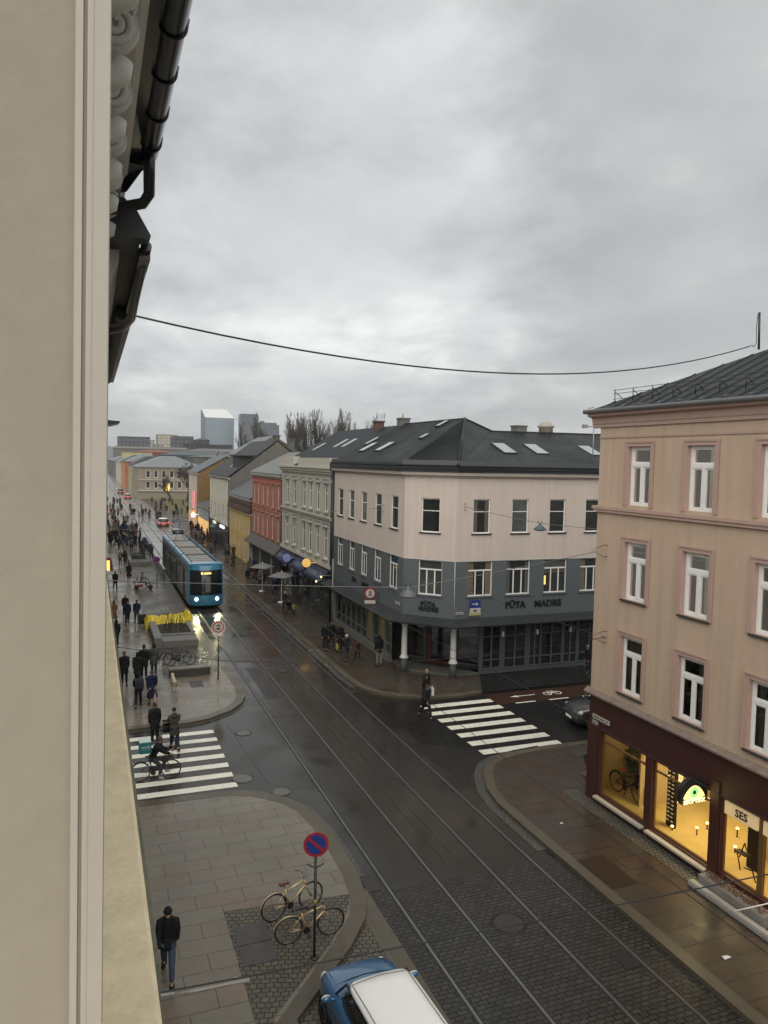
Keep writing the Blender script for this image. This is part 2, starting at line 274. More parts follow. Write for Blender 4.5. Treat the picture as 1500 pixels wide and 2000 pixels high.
mb = MB(); mb.prism([(18.46, 33.62), (46, 33.4), (46, 37), (19.76, 36.31)], -.02, .118); struct('pavement', mb, asph_dark)
def kerb(pl, wid=.28, z0=-.01, z1=.126, out=.012, m=granite, name='kerb', side=1):
    mb = MB(); a = []; b = []
    for i, p in enumerate(pl):
        t = (Vector(pl[min(i+1, len(pl)-1)])-Vector(pl[max(i-1, 0)])).normalized(); nn = Vector((-t.y, t.x))*side
        a.append((p[0]-nn.x*out, p[1]-nn.y*out)); b.append((p[0]+nn.x*wid, p[1]+nn.y*wid))
    for i in range(len(pl)-1):
        mb.add([(*a[i], z0), (*a[i+1], z0), (*a[i+1], z1), (*a[i], z1), (*b[i], z1), (*b[i+1], z1)], [(0, 1, 2, 3), (3, 2, 5, 4)])
    mb.add([(*a[0], z0), (*a[0], z1), (*b[0], z1), (*b[0], z0), (*a[-1], z0), (*a[-1], z1), (*b[-1], z1), (*b[-1], z0)], [(0, 1, 2, 3), (4, 5, 6, 7)])
    return struct(name, mb, m)
kerb(SW[1:16], .42, side=1); kerb(SE[0:10], .34, side=1); kerb(NE[0:13], .34, side=1); kerb(NW, .42, side=1)
# flush gutter of setts outside the kerbs
gut = M('gutter_setts', (.07, .068, .06), .42, var=.15, vs=2, kind='sett', bw=.16, bh=.14, c2=(.095, .092, .08), mc=(.02, .02, .018), ms=.016, bump=.6, wet=.2, bs=40, wob=.12, bd=.01)
kerb([(17.3, 26.25), (16, 26.12), (15, 25.88), (14.3, 25.5), (13.65, 24.6), (13.15, 23.4), (12.92, 22.2), (12.89, 20.5), (12.9, 19.15)], -.36, -.01, .012, -.014, gut, 'gutter')
kerb([(6.92, 19.5), (6.95, 21), (6.89, 22.5), (6.66, 23.9), (6.35, 24.6), (5.9, 25.15), (5.4, 25.6), (4.9, 25.88), (4, 26.06), (-12, 26.12)], -.22, -.01, .012, -.014, gut, 'gutter')
kerb([(-12, 33.3), (1.4, 33.35), (3.95, 33.46), (4.83, 33.74), (5.97, 34.6), (6.6, 35.5), (6.98, 36.6), (7.13, 38), (7.14, 39.5), (7.0, 42.7), (6.88, 46), (6.8, 60)], -.2, -.01, .012, -.014, gut, 'gutter')
kerb([(12.68, 100), (12.68, 56), (12.62, 40.5), (12.62, 38.2), (12.74, 36.6)], -.3, -.01, .012, -.014, gut, 'gutter')
sheet('sett_paving', [(3.5, -10), (3.48, 14.8), (3.48, 14.8), (5.3, 16.75), (6.1, 17.9), (6.42, 18.6), (3.1, 18.9), (3.06, -10)], .124, sett2)
sheet('sett_paving', [(3.5, 40.5), (6.55, 40.5), (6.45, 46), (6.4, 120), (3.5, 120)], .124, sett2)
sheet('sett_paving', rectp(15.55, 16.15, 12.0, 22.3), .124, M('base_setts', (.085, .078, .062), .5, var=.2, kind='sett', bw=.14, bh=.14, c2=(.13, .118, .09), mc=(.015, .014, .012), ms=.02, bump=.7, wob=.15, bd=.012))
sheet('sett_paving', rectp(6.9, 12.6, 74, 520), .0035, M('pale_setts_sheen', (.20, .20, .185), .30, var=.16, vs=.4, kind='sett', bw=.5, bh=.3, c2=(.25, .245, .225), mc=(.08, .08, .075), ms=.02, bump=.1, wet=.2, bs=20))  # pale stone whose colour also carries the far street's wet sky sheen
# bicycle lane and painted marks
sheet('cycle_lane', [(18.35, 31.88), (46, 31.6), (46, 33.38), (18.5, 33.5)], .008, M('red_asphalt', (.042, .020, .015), .45, var=.14, spec=.3, bump=.3, bs=60, wet=.2, bd=.006))
mb = MB()
def quad(mb, pts, z): mb.add([(x, y, z) for x, y in pts], [list(range(len(pts)))])
for a, b, y in ((19.34, 20.46, 31.82), (21.23, 22.38, 31.8), (23.2, 24.3, 31.78), (25.1, 26.2, 31.76)): quad(mb, rectp(a, b, y-.06, y+.06), .012)
quad(mb, rectp(20.0, 21.0, 32.72, 32.80), .012); quad(mb, [(19.55, 32.76), (20.02, 32.62), (20.02, 32.9)], .012)
for cxx in (21.72, 22.3):
    for i in range(14):
        a, b = 2*PI*i/14, 2*PI*(i+1)/14; quad(mb, [(cxx+.24*math.cos(a), 32.7+.24*math.sin(a)), (cxx+.24*math.cos(b), 32.7+.24*math.sin(b)), (cxx+.17*math.cos(b), 32.7+.17*math.sin(b)), (cxx+.17*math.cos(a), 32.7+.17*math.sin(a))], .012)
def line(mb, a, b, w, z):
    a = Vector(a); b = Vector(b); t = (b-a).normalized(); n_ = Vector((-t.y, t.x))*w/2; quad(mb, [tuple(a-n_), tuple(b-n_), tuple(b+n_), tuple(a+n_)], z)
for a, b in (((21.72, 32.7), (21.9, 33.0)), ((21.9, 33.0), (22.16, 33.02)), ((22.16, 33.02), (22.0, 32.7)), ((22.0, 32.7), (21.72, 32.7)), ((22.0, 32.7), (21.88, 33.1)), ((22.3, 32.7), (22.14, 33.14))): line(mb, a, b, .05, .0135)
struct('lane_markings', mb, paintw)
mb = MB()
for k in range(7): quad(mb, rectp(14.65, 18.42, 32.82-.96*k-.0*k-.46-.0, 32.82-.99*k) if 0 else rectp(14.65, 18.42, 32.33-.985*k, 32.81-.985*k), .012)
struct('crosswalk_markings', mb, paintw)
mb = MB()
for k in range(7): quad(mb, rectp(-6, 4.83, 32.15-.94*k, 32.56-.94*k), .006)
struct('crosswalk_markings', mb, paintw)
# darker repair patches and joints in the asphalt
mb = MB(); 
for p in ([(7.9, 36), (8.6, 36), (8.7, 41.6), (8.0, 41.8)], [(12.2, 28.6), (14.6, 27.1), (14.6, 25.9), (13.3, 24.9), (12.75, 23.9), (12.5, 26)]): quad(mb, p, .0045)
struct('asphalt_patch', mb, M('asphalt_patch', (.020, .019, .018), .38, var=.14, vs=1, spec=.25, bump=.3, bs=60, wet=.2))
mb = MB()
for a, b in (((9.6, 19), (9.85, 300)), ((10.0, 19), (9.87, 60)), ((7.5, 33.4), (9.6, 33.5)), ((5.9, 26.5), (5.5, 33.0))): line(mb, a, b, .03, .007)
struct('asphalt_joint', mb, M('joint_tar', (.018, .018, .018), .3))
def track(x, label):
    t = thing('tram_track', label, 'tram track', (x, 0, 0), 0, 'tram tracks in the street')
    for dx in (0, 1.435):
        mb = MB(); mb.box(dx-.035, dx+.028, -10, 620, .002, .013); r_ = mb.obj('rail', steel, t)
        mb = MB(); mb.box(dx+.0285, dx+.075, -10, 620, .001, .009); mb.box(dx-.085, dx-.036, -10, 620, .001, .0075); mb.obj('groove', rubber, r_)
track(7.547, 'tram track nearer the left pavement, the one the blue tram runs on'); track(10.649, 'tram track nearer the brown shop front and the grey corner building')
def cover(x, y, r, label, m=iron, z=.008, ring=None):
    t = thing('manhole_cover', label, 'manhole cover', (x, y, z), 0, 'manhole covers in the street')
    mb = MB(); mb.lathe([(r*.80, 0), (r*.80, .006)], n=28); mb.obj('lid', m, t)
    mb = MB(); mb.lathe([(r, 0), (r, .004), (r*.82, .004), (r*.82, .001)], n=28); mb.obj('ring', ring or rubber, t)
conc = M('cover_concrete', (.11, .11, .10), .5, var=.15, bump=.3)
cover(9.86, 16.23, .47, 'large rusty manhole cover between the tram tracks in the cobbled part of the street'); cover(9.83, 40.74, .36, 'dark manhole cover between the tracks ahead of the tram', ring=rubber)
cover(5.99, 31.76, .36, 'round manhole cover beside the upper end of the left crosswalk', conc, ring=iron); cover(5.1, 27.15, .42, 'round manhole cover at the lower right corner of the left crosswalk', conc, ring=gut); cover(6.18, 25.6, .36, 'round manhole cover at the kerb bend below the left crosswalk', conc, ring=gut)
def plate(name, pl, z, label, m):
    cxx = sum(p[0] for p in pl)/4; cy = sum(p[1] for p in pl)/4; mb = MB(); mb.prism([(x-cxx, y-cy) for x, y in pl], 0, .008); o = mb.obj(name, m); o.location = (cxx, cy, z); return tag(o, label, 'utility cover')
rusty = M('rusty_plate', (.040, .022, .012), .5, metal=.3, var=.25, vs=5, bump=.3); dkplate = M('dark_plate', (.05, .045, .042), .45, var=.35, vs=4, bump=.3)
plate('utility_cover', [(13.22, 18.11), (14.15, 18.12), (14.13, 16.55), (13.25, 16.51)], .123, 'long brown cover plate in the pavement before the lit shop', rusty)
plate('utility_cover', [(3.2, 18.1), (3.99, 18.13), (3.99, 17.38), (3.19, 17.36)], .126, 'dark square cover plate set in cobbles beside the parked bicycles, the farther of two', dkplate)
plate('utility_cover', [(3.19, 17.33), (3.99, 17.35), (3.99, 16.59), (3.18, 16.58)], .126, 'dark square cover plate set in cobbles beside the parked bicycles, the nearer of two', dkplate)
plate('utility_cover', [(4.66, 39.7), (5.29, 39.7), (5.28, 38.6), (4.64, 38.6)], .125, 'grey cover plate in the pavement in front of the low stone bench', dkplate)
plate('drain_grate', [(6.96, 19.25), (7.35, 19.25), (7.35, 18.7), (6.96, 18.7)], .008, 'square iron drain grate at the kerb above the blue car', iron)
plate('utility_cover', [(11.55, 14.3), (11.98, 14.3), (11.98, 13.75), (11.55, 13.75)], .008, 'small dark cover plate beside the right hand rail', rubber)
plate('utility_cover', [(18.0, 25.4), (18.6, 25.3), (18.5, 24.75), (17.95, 24.85)], .125, 'small dark cover plate in the pavement near the corner of the beige building', dkplate)
plate('utility_cover', [(17.7, 34.9), (18.3, 34.8), (18.5, 34.3), (17.9, 34.35)], .125, 'small dark cover plate in the pavement by the white column', dkplate)
# ================================================================== OWN BUILDING (window surround, ledge, cornice)
stucco = M('ledge_stone', (.78, .67, .46), .85, var=.18, vs=9, bump=.3, bs=110, bd=.004)
jamb = M('jamb_render', (.325, .292, .232), .85, var=.09, vs=4, bump=.22, bs=45, bd=.004, streak=.12); wood = M('jamb_paint', (.42, .385, .33), .5, var=.03, vs=6, bump=.05, bs=30)
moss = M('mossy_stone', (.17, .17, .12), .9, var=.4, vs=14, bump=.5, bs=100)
own = thing('apartment_building', 'beige building the photo is taken from, its window jamb and ledge filling the left edge', 'building', (-.3, 10, 0))
H = EYE.z
def absobj(mb, name, m, par, bev=0): o = mb.obj(name, m, par, bev); o.location = -Vector(par.location); return o
mb = MB(); mb.box(-9, -.26, .95, 25.2, .1, H+2.55); absobj(mb, 'wall', jamb, own)
mb = MB(); mb.box(-.75, -.016, .80, .99, H-1.5, H+2.0); o = absobj(mb, 'jamb', jamb, own)
tilt = .0118
def shear(o):
    for v in o.data.vertices: v.co.x += tilt*(v.co.z-H)
shear(o)
mb = MB()
prof = [(-.0175, .80), (-.0165, .789), (-.010, .788), (-.009, .793), (-.007, .793), (-.006, .785), (-.001, .784), (.000, .778), (.0135, .777), (.0145, .781), (.0145, .98), (-.0175, .98)]
mb.prism(prof, H-1.5, H+2.0); o = absobj(mb, 'window_moulding', wood, own); shear(o)
mb = MB(); Yr = 17.0
zt = H-.9
sec = [(-.3, zt), (.094, zt-.004), (.103, zt-.014), (.103, zt-.07), (-.3, zt-.11)]
mb.ext([(x, -.6, z) for x, z in sec], (0, Yr, 0)); absobj(mb, 'ledge', stucco, own)
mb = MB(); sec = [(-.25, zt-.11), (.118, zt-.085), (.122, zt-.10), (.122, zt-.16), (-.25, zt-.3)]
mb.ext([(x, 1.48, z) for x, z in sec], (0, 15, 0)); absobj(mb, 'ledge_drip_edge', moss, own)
corn = M('cornice_plaster', (.62, .61, .56), .8, var=.08, vs=5, bump=.2, bs=50)
zc = 3.0; mb = MB(); prof = [(-.3, 1.9), (-.12, 1.95), (-.10, 2.25), (.0, 2.3), (.02, 2.75), (.30, 2.78), (.30, 2.86), (.36, 2.9), (.36, 3.0), (-.3, 3.0)]
mb.ext([(x, -1, H+z) for x, z in prof], (0, 10.55, 0)); absobj(mb, 'cornice', corn, own)
for k in range(6):   # scroll brackets
    y = 4.24+.875*k; mb = MB(); pts = []
    for i in range(26):
        a = i/25*2.2*2*PI; r = .145*(1-i/25*.82); pts.append((.14+r*math.cos(a+.6), y-.07, H+2.60+r*math.sin(a+.6)))
    mb.tube(pts, .026, 8)
    mb.lathe([(.11, -.055), (.142, -.06), (.148, .0), (.13, .07)], (0, 0, 0), 24)
    nv = 24*4
    for i in range(len(mb.v)-nv, len(mb.v)): x_, y_, z_ = mb.v[i]; mb.v[i] = (.14+x_, y+z_, H+2.60+y_)
    mb.tube([(.20, y, H+2.42), (.17, y, H+2.34), (.09, y, H+2.28), (-.02, y, H+2.30)], [.055, .08, .07, .04], 12)
    absobj(mb, 'scroll_bracket', corn, own)
tin = M('dark_gutter', (.006, .008, .013), .3, var=.15, coat=.15)
mb = MB(); mb.ext([(.36, -1, H+2.99), (.60, -1, H+3.02), (.62, -1, H+3.10), (.36, -1, H+3.12)], (0, 9.65, 0)); absobj(mb, 'roof_edge', tin, own)
mb = MB(); n = 12; L = []
sec = [(.55+.085*math.cos(a), H+3.03+.085*math.sin(a)) for a in [PI+PI*i/n for i in range(n+1)]]+[(.645, H+3.05)]
for y in (-1, 8.2):
    L += [(x, y, z) for x, z in sec]
k = len(sec); mb.add(L, [(i, i+1, k+i+1, k+i) for i in range(k-1)], 0, True); mb.ext([(x, 8.2, z) for x, z in sec], (0, .02, 0))
for y in (4.5, 5.1, 5.75, 6.45, 7.2, 7.9):
    mb.tube([(.46, y, H+3.03)]+[(.55+.095*math.cos(a), y, H+3.03+.095*math.sin(a)) for a in [PI+PI*i/10 for i in range(11)]]+[(.655, y, H+3.09)], .010, 5)
gutter = absobj(mb, 'gutter', tin, own)
mb = MB(); mb.tube([(.54, 7.95, H+2.98), (.54, 8.0, H+2.75), (.55, 8.15, H+2.62), (.50, 8.28, H+2.56), (.20, 8.45, H+2.51), (-.05, 8.6, H+2.48), (-.2, 8.7, H+2.3)], .056, 12)
absobj(mb, 'downpipe', tin, own)
mb = MB(); mb.ext([(-.2, 8.0, H+2.9), (.52, 8.3, H+2.93), (.36, 8.75, H+2.8), (-.2, 9.2, H+2.8)], (0, 0, .14)); absobj(mb, 'roof_corner', tin, own)
# neighbour beyond it
nb = thing('apartment_building', 'next building on the left with a lower eave, dark tiles and a bent drainpipe', 'building', (-.3, 12, 0))
mb = MB(); mb.box(-9, -.27, 25.3, 25.6, .1, 10); 
mb = MB(); mb.ext([(-.3, 9.2, H+1.7), (.1, 9.2, H+1.8), (.3, 9.2, H+2.2), (.3, 9.2, H+2.3), (-.3, 9.2, H+2.3)], (0, 15.6, 0)); absobj(mb, 'cornice', corn, nb)
slate = M('dark_slate', (.028, .03, .033), .55, var=.25, vs=4)
mb = MB(); mb.ext([(-.3, 8.62, H+2.72), (.33, 8.62, H+2.70), (.45, 8.62, H+2.60), (.60, 8.62, H+2.34), (.55, 8.62, H+2.30), (-.3, 8.62, H+2.30)], (0, .25, 0)); mb.box(-.3, .5, 8.87, 24.4, H+2.30, H+2.42); absobj(mb, 'roof', slate, nb)
mb = MB()
for i in range(60):
    y = 12.6+i*.19; mb.lathe([(.10, 0), (.105, .17), (.09, .185)], (0, 0, 0), 7)
    for j in range(len(mb.v)-21, len(mb.v)): x_, y_, z_ = mb.v[j]; mb.v[j] = (.44+x_, y+z_, H+2.20+y_)
absobj(mb, 'roof_tile_edge', slate, nb)
mb = MB(); mb.tube([(.57, 8.9, H+2.30), (.56, 9.4, H+2.22), (.53, 10.4, H+2.03), (.52, 11.2, H+1.90), (.45, 11.8, H+1.87), (.2, 12.3, H+1.86), (-.1, 12.6, H+1.84)], .06, 10); absobj(mb, 'downpipe', tin, nb)
mb = MB(); mb.box(.50, .62, 9.0, 24.3, H+2.18, H+2.30); absobj(mb, 'gutter', tin, nb)
far_l = thing('apartment_building', 'building across the side street on the left, only its dark eave showing past the jamb', 'building', (-.4, 45, 0))
mb = MB(); mb.box(-13, -.4, 34.2, 118, .1, 13.4); absobj(mb, 'wall', M('grey_render', (.30, .28, .25), .85, var=.08), far_l)
mb = MB(); mb.ext([(-1.2, 34.4, 13.5), (-3.6, 34.4, 18.5), (-11, 34.4, 18.5), (-12.8, 34.4, 13.5)], (0, 83, 0)); absobj(mb, 'roof', slate, far_l)  # unseen steep roof, added to darken sky reflections in the windows opposite
mb = MB(); mb.ext([(-.4, 43, 13.25), (1.0, 43, 13.32), (1.42, 43, 13.44), (1.42, 43, 13.52), (-.4, 43, 13.62)], (0, 3, 0)); absobj(mb, 'roof_eave', tin, far_l)
# ================================================================== BEIGE BUILDING WITH SHOP (right)
beige = M('beige_render', (.47, .355, .262), .85, var=.07, vs=.6, bump=.12, bs=40, streak=.42); pink = M('pink_trim', (.43, .295, .245), .75, var=.06, vs=1.5, streak=.15)
oxred = M('oxblood_paint', (.050, .0155, .012), .5, var=.08, vs=1); soff = M('worn_ledge', (.20, .15, .12), .85, var=.25, vs=5, bump=.3)
roofm = M('dark_sheet_roof', (.014, .016, .019), .5, var=.15, vs=1.2, wet=.1, spec=.22); rail_m = M('roof_rail', (.02, .022, .024), .5); zinc = M('zinc_gutter', (.20, .205, .205), .4, metal=.6)
sillm = M('sill_metal', (.055, .05, .045), .5); gold = M('brass_frame', (.22, .13, .05), .4, metal=.5, var=.1)
PB = thing('apartment_building', 'beige plastered building with pink window surrounds above a dark red shop front', 'building', (16.2, 21.75, 0))
def pobj(mb, name, m, par=None, bev=0): return absobj(mb, name, m, PB, bev)
FA = frame((16.2, 21.75, 0), (0, -1, 0), (-1, 0, 0)); FAl = frame((0, 0, 0), (0, -1, 0), (-1, 0, 0))
LEN = 19.0; ws = [1.51+2.62*k for k in range(7)]
holes = []
for k, u in enumerate(ws):
    for v0, v1 in ((10.42, 12.31), (7.36, 9.23), (4.27, 6.15)): holes.append((u, u+1.05, v0, v1))
mb = MB(); wallmesh(mb, FA, 0, LEN, 3.95, 13.1, holes, .26, 0, 1)
NF = frame((16.2, 21.75, 0), (1, 0, 0), (0, 1, 0)); mb.add([NF(0, .1, 0), NF(14, .1, 0), NF(14, 13.1, 0), NF(0, 13.1, 0)], [(0, 1, 2, 3)]); mb.box(30, 30.2, 2.75, 21.75, .1, 13.1); mb.box(16.5, 30, 2.75, 2.95, .1, 13.1)
mb.box(16.46, 30, 2.95, 21.7, 3.98, 4.08); mb.box(16.46, 30, 2.95, 21.7, 7.0, 7.1); mb.box(16.46, 30, 2.95, 21.7, 10.1, 10.2); pobj(mb, 'wall', [beige, pink]); mb = MB(); mb.box(17.6, 17.7, 3.0, 21.6, 4.1, 13); [mb.box(16.47, 17.6, 3.0, 21.6, z_, z_+.05) for z_ in (4.09, 6.94, 7.11, 10.04, 10.21, 12.9)]; pobj(mb, 'dark_backing', M('room_shade', (.055, .05, .042), .9, var=.3, vs=.8))  # dark backing added behind the windows, dim room shade put into its colour
gl = MATS['glass']
for u, v0, v1 in [(u, a, b) for u in ws[:4] for a, b in ((10.42, 12.31), (7.36, 9.23), (4.27, 6.15))]:
    i = ws.index(u); cur = {(0, 10.42): [(0, .5), (.62, .95)], (1, 10.42): [(0, .45)], (0, 7.36): [(.0, .2)], (1, 7.36): [(0, .35)], (0, 4.27): [(.0, .5), (.5, 1)], (1, 4.27): [(.55, 1)], (2, 4.27): [(0, .3)]}.get((i, v0))
    window(PB, FAl, u, u+1.05, v0, v1, 'T', .17, .075, pm=gl, sill=sillm if v0 < 10 else None, sur=pink, curtain=cur)
for u, v0, v1 in [(u, a, b) for u in ws[4:] for a, b in ((10.42, 12.31), (7.36, 9.23), (4.27, 6.15))]: window(PB, FAl, u, u+1.05, v0, v1, 'T', .17, .075, sur=pink)
bulb = MB(); bulb.ellip((17.1, 17.0, 12.05), .05, .05, .06); pobj(bulb, 'lit_lamp', M('bulb', (1, .8, .5), emis=(1, .75, .35), es=14))
for F_, L_, nm in ((FA, LEN, 'a'), (NF, 14, 'b')):
    mb = MB(); ov = .0 if nm == 'a' else 0
    mb.fbox(F_, -.12 if nm == 'a' else 0, L_, 10.12, 10.30, -.01, .10); mb.fbox(F_, -.15 if nm == 'a' else 0, L_, 10.22, 10.32, .02, .14)
    pobj(mb, 'belt_course', pink)
    mb = MB(); p_ = [(.0, 12.95), (.07, 12.97), (.07, 13.06), (.10, 13.1), (.12, 13.28), (.30, 13.34), (.34, 13.5), (0, 13.5)]
    a0 = F_(-.34 if nm == 'a' else 0, 0, 0); du = F_(L_, 0, 0)-a0; mb.ext([F_(-.34 if nm == 'a' else 0, z, w) for w, z in p_], du); pobj(mb, 'cornice', pink)
    mb = MB(); mb.fbox(F_, 0, L_, 12.60, 12.66, -.01, .03); pobj(mb, 'string_course', pink)
    mb = MB(); p_ = [(.0, 3.78), (.16, 3.80), (.17, 3.86), (.02, 3.99), (0, 3.99)]; mb.ext([F_(-.16 if nm == 'a' else 0, z, w) for w, z in p_], F_(L_, 0, 0)-F_(-.16 if nm == 'a' else 0, 0, 0)); pobj(mb, 'shop_ledge', soff)
# shop front openings
bays = [(.62, 2.92), (3.22, 5.60), (6.02, 8.95), (9.3, 12.2), (12.6, 15.6)]
mb = MB(); sh = [(a, b, .42 if i < 2 else .5, 2.62) for i, (a, b) in enumerate(bays)]; wallmesh(mb, FA, 0, LEN, .1, 3.8, sh, .20)
mb.add([NF(0, .1, .015), NF(14, .1, .015), NF(14, 3.8, .015), NF(0, 3.8, .015)], [(0, 1, 2, 3)])
mb.fbox(FA, -.02, .5, .1, 2.9, .0, .03); mb.fbox(FA, 5.66, 5.96, .1, 3.0, .0, .06)
pobj(mb, 'shop_front', oxred)
for i, (a, b) in enumerate(bays[:4]):
    mb = MB(); v0, v1 = (.42, 2.62) if i < 2 else (.5, 2.62); f = .05; dd = (-.18, -.12)
    mb.fbox(FAl, a, a+f, v0, v1, *dd); mb.fbox(FAl, b-f, b, v0, v1, *dd); mb.fbox(FAl, a+f, b-f, v0, v0+f, *dd); mb.fbox(FAl, a+f, b-f, v1-f, v1, *dd)
    if i < 2: mb.fbox(FAl, a+f, b-f, 2.24, 2.30, -.17, -.125)
    else: mb.fbox(FAl, a+1.2, a+1.36, v0+f, v1-f, -.2, -.10)
    o = mb.obj('shop_window', gold, PB)
    g = MB(); g.add([FAl(a+.02, v0+.02, -.15), FAl(b-.02, v0+.02, -.15), FAl(b-.02, v1-.02, -.15), FAl(a+.02, v1-.02, -.15)], [(0, 1, 2, 3)]); g.obj('pane', gl, o)
    if i < 2: s_ = MB(); s_.fbox(FAl, a-.06, b+.06, .30, .37, -.12, .17); s_.obj('sill', M('sill_stone', (.42, .38, .31), .6, var=.1), o)
# interior of the shop
mb = MB(); Y0, Y1 = 9.4, 21.55
mb.add([(16.42, Y0, .42), (22, Y0, .42), (22, Y1, .42), (16.42, Y1, .42)], [(0, 1, 2, 3)]); pobj(mb, 'shop_floor', M('shop_floor', (.62, .48, .20), .35, var=.14, vs=1.5))
mb = MB(); mb.box(22, 22.1, Y0, Y1, .4, 3.4); mb.box(16.45, 22, Y0-.1, Y0, .4, 3.4); mb.box(16.45, 22, Y1, Y1+.1, .4, 3.4); mb.box(16.9, 22, 19.85, 19.92, .4, 3.3); mb.box(17.6, 22, 15.85, 15.95, .4, 3.4); pobj(mb, 'shop_wall', M('shop_wall', (.62, .50, .30), .8, var=.1))
mb = MB(); mb.box(16.42, 22.1, Y0, Y1, 3.3, 3.4); pobj(mb, 'shop_ceiling', M('shop_ceiling', (.35, .30, .2), .8))
blk = M('black_fitting', (.012, .011, .010), .5)
mb = MB(); mb.box(16.9, 17.0, 18.25, 18.6, .42, 2.3); mb.box(19.0, 19.25, 16.3, 17.3, .42, 2.2); mb.box(18.0, 18.9, 16.0, 16.25, .8, 2.3); pobj(mb, 'display_rack', blk)
mb = MB(); rg = random.Random(8)
for k_ in range(26): z_ = .6+.13*(k_ % 13); y_ = 18.30+.17*(k_//13)+rg.uniform(-.02, .02); mb.box(16.88, 16.899, y_, y_+.09, z_, z_+.035)
for k_ in range(30): mb.box(18.05+.17*(k_ % 5), 18.16+.17*(k_ % 5), 15.97, 15.999, .95+.22*(k_//5), .99+.22*(k_//5))
pobj(mb, 'spectacle_frames', M('spectacle_glow', (.6, .5, .35), .4, emis=(1, .75, .4), es=.25))  # glints on the frames painted as a faint glow
mb = MB(); mb.box(19.6, 20.4, 16.6, 18.6, .42, 1.35); mb.box(19.5, 20.5, 16.5, 18.7, 1.35, 1.41, 1); mb.box(18.2, 18.7, 13.2, 15.0, .42, 1.1); mb.box(18.1, 18.8, 13.1, 15.1, 1.1, 1.15, 1); mb.box(17.3, 17.5, 15.35, 15.8, .42, 2.6, 2); pobj(mb, 'counter', [M('counter_wood', (.22, .12, .05), .5, var=.2), M('counter_top', (.5, .4, .25), .3), blk])
lampm = M('warm_lamp', (1, .75, .4), emis=(1, .66, .22), es=3.5)
for k, (x, y, z) in enumerate([(16.8, 18.2, .55), (17.3, 17.7, .66), (17.9, 17.9, .62), (18.4, 17.2, .7), (17.6, 16.5, .6), (17.0, 18.3, 1.25), (18.1, 16.5, 1.7), (18.1, 16.8, 1.3), (18.5, 16.35, 1.9), (16.75, 18.42, 2.05)]):
    mb = MB(); mb.lathe([(.02, -z+.42), (.02, -.02)] if z < 1.2 else [(.01, -.1), (.01, -.05)], (0, 0, 0), 6); mb.ellip((0, 0, 0), .05, .05, .035, 8, 6, 1); o = mb.obj('display_lamp', [blk, lampm]); o.location = (x, y, z)
    tag(o, ['small lit table lamp low behind the left edge of the brightest shop window', 'lit lamp on a thin stem in the middle of the brightest shop window', 'lit lamp on a thin stem at the back of the brightest shop window', 'rear lit lamp on the bright shop floor', 'lit lamp near the right edge of the brightest shop window', 'small round lamp on the black rack at the left of the bright shop window', 'round lamp on the dark display at the right of the bright shop window', 'lower round lamp on the dark display at the right of the bright shop window', 'topmost small lamp on the dark display right of the bright shop window', 'topmost lamp on the black rack at the left of the bright shop window'][k], 'lamp', 'little lamps in the shop window')
for k, (y0, y1, z0, z1) in enumerate([(0, .62, .98, 1.5), (0, .55, .9, 1.5), (0, .6, .45, .92)]):
    mb = MB(); mb.box(0, .04, 0, y1-y0, 0, z1-z0); mb.box(-.012, -.002, .05, y1-y0-.05, .05, z1-z0-.05, 1); o = mb.obj('poster', [blk, M('lit_poster', (.8, .75, .5), emis=(.95, .80, .38), es=.55, var=.8, vs=7)]); o.location = ((18.7, 19.35, 18.65)[k], 19.80, z0); o.rotation_euler = (0, 0, R(90)); o.scale = (1, 1, 1)
    tag(o, ['large lit poster at the back left of the bright shop', 'lit poster to the right at the back of the bright shop', 'lower lit poster at the back of the bright shop'][k], 'poster', 'lit posters in the shop')
for y, e_ in ((20.8, 14), (17.5, 150), (14.5, 75), (12.0, 60)):
    L_ = bpy.data.lights.new('shop_light', 'AREA'); L_.energy = e_; L_.color = (1, .73, .35); L_.size = 1.6; L_.shape = 'RECTANGLE'; L_.size_y = 1.6; o = bpy.data.objects.new('shop_light', L_); COL.objects.link(o); o.location = (17.9, y, 3.22); o.rotation_euler = (0, R(-12), 0)
# fascia boards and lettering
cream = M('lit_fascia', (.62, .48, .28), .5, emis=(.9, .62, .30), es=.22); ink = M('sign_ink', (.03, .02, .015), .5)
for a, b, s_ in ((6.08, 7.20, 'SES'), (7.38, 8.90, 'OPTIKK')):
    mb = MB(); mb.fbox(FAl, a, b, 2.20, 2.56, -.11, -.05); p_ = mb.obj('fascia_board', cream, PB)
    me = textmesh(s_, .30 if s_ == 'SES' else .26, .006, .006); me.materials.clear(); me.materials.append(ink); o = bpy.data.objects.new('lettering', me); COL.objects.link(o); o.parent = p_
    o.matrix_local = Matrix.Translation(FAl((a+b)/2+(.03 if s_ == 'SES' else 0), 2.37, -.04)) @ Matrix(((0, 0, -1), (-1, 0, 0), (0, 1, 0))).to_4x4()
# projecting eye sign
es = thing('projecting_sign', 'half round black projecting shop sign with a lit green and yellow eye', 'sign', (16.2, 16.3, 2.5))
mb = MB(); pts = [(-.12-.0, 0)]+[(-.50+.48*math.cos(a), .12+.46*math.sin(a)) for a in [PI*i/16 for i in range(17)]]; pts = [(-.02, -.10), (-.02, .12)]+[(-.50+.48*math.cos(PI*i/16), .12+.40*math.sin(PI*i/16)) for i in range(1, 16)]+[(-.98, .12), (-.98, -.10), (-.90, -.2), (-.10, -.2)]
mb.ext([(x, -.07, z) for x, z in pts], (0, .14, 0)); mb.box(-.02, .02, -.03, .03, -.1, .3); mb.obj('case', blk, es)
mb = MB(); pts = [(-.88+.76*i/14, -.02+.33*math.sin(PI*i/14)**.8) for i in range(15)]+[(-.12-.76*i/14, -.02-.10*math.sin(PI*i/14)) for i in range(1, 14)]
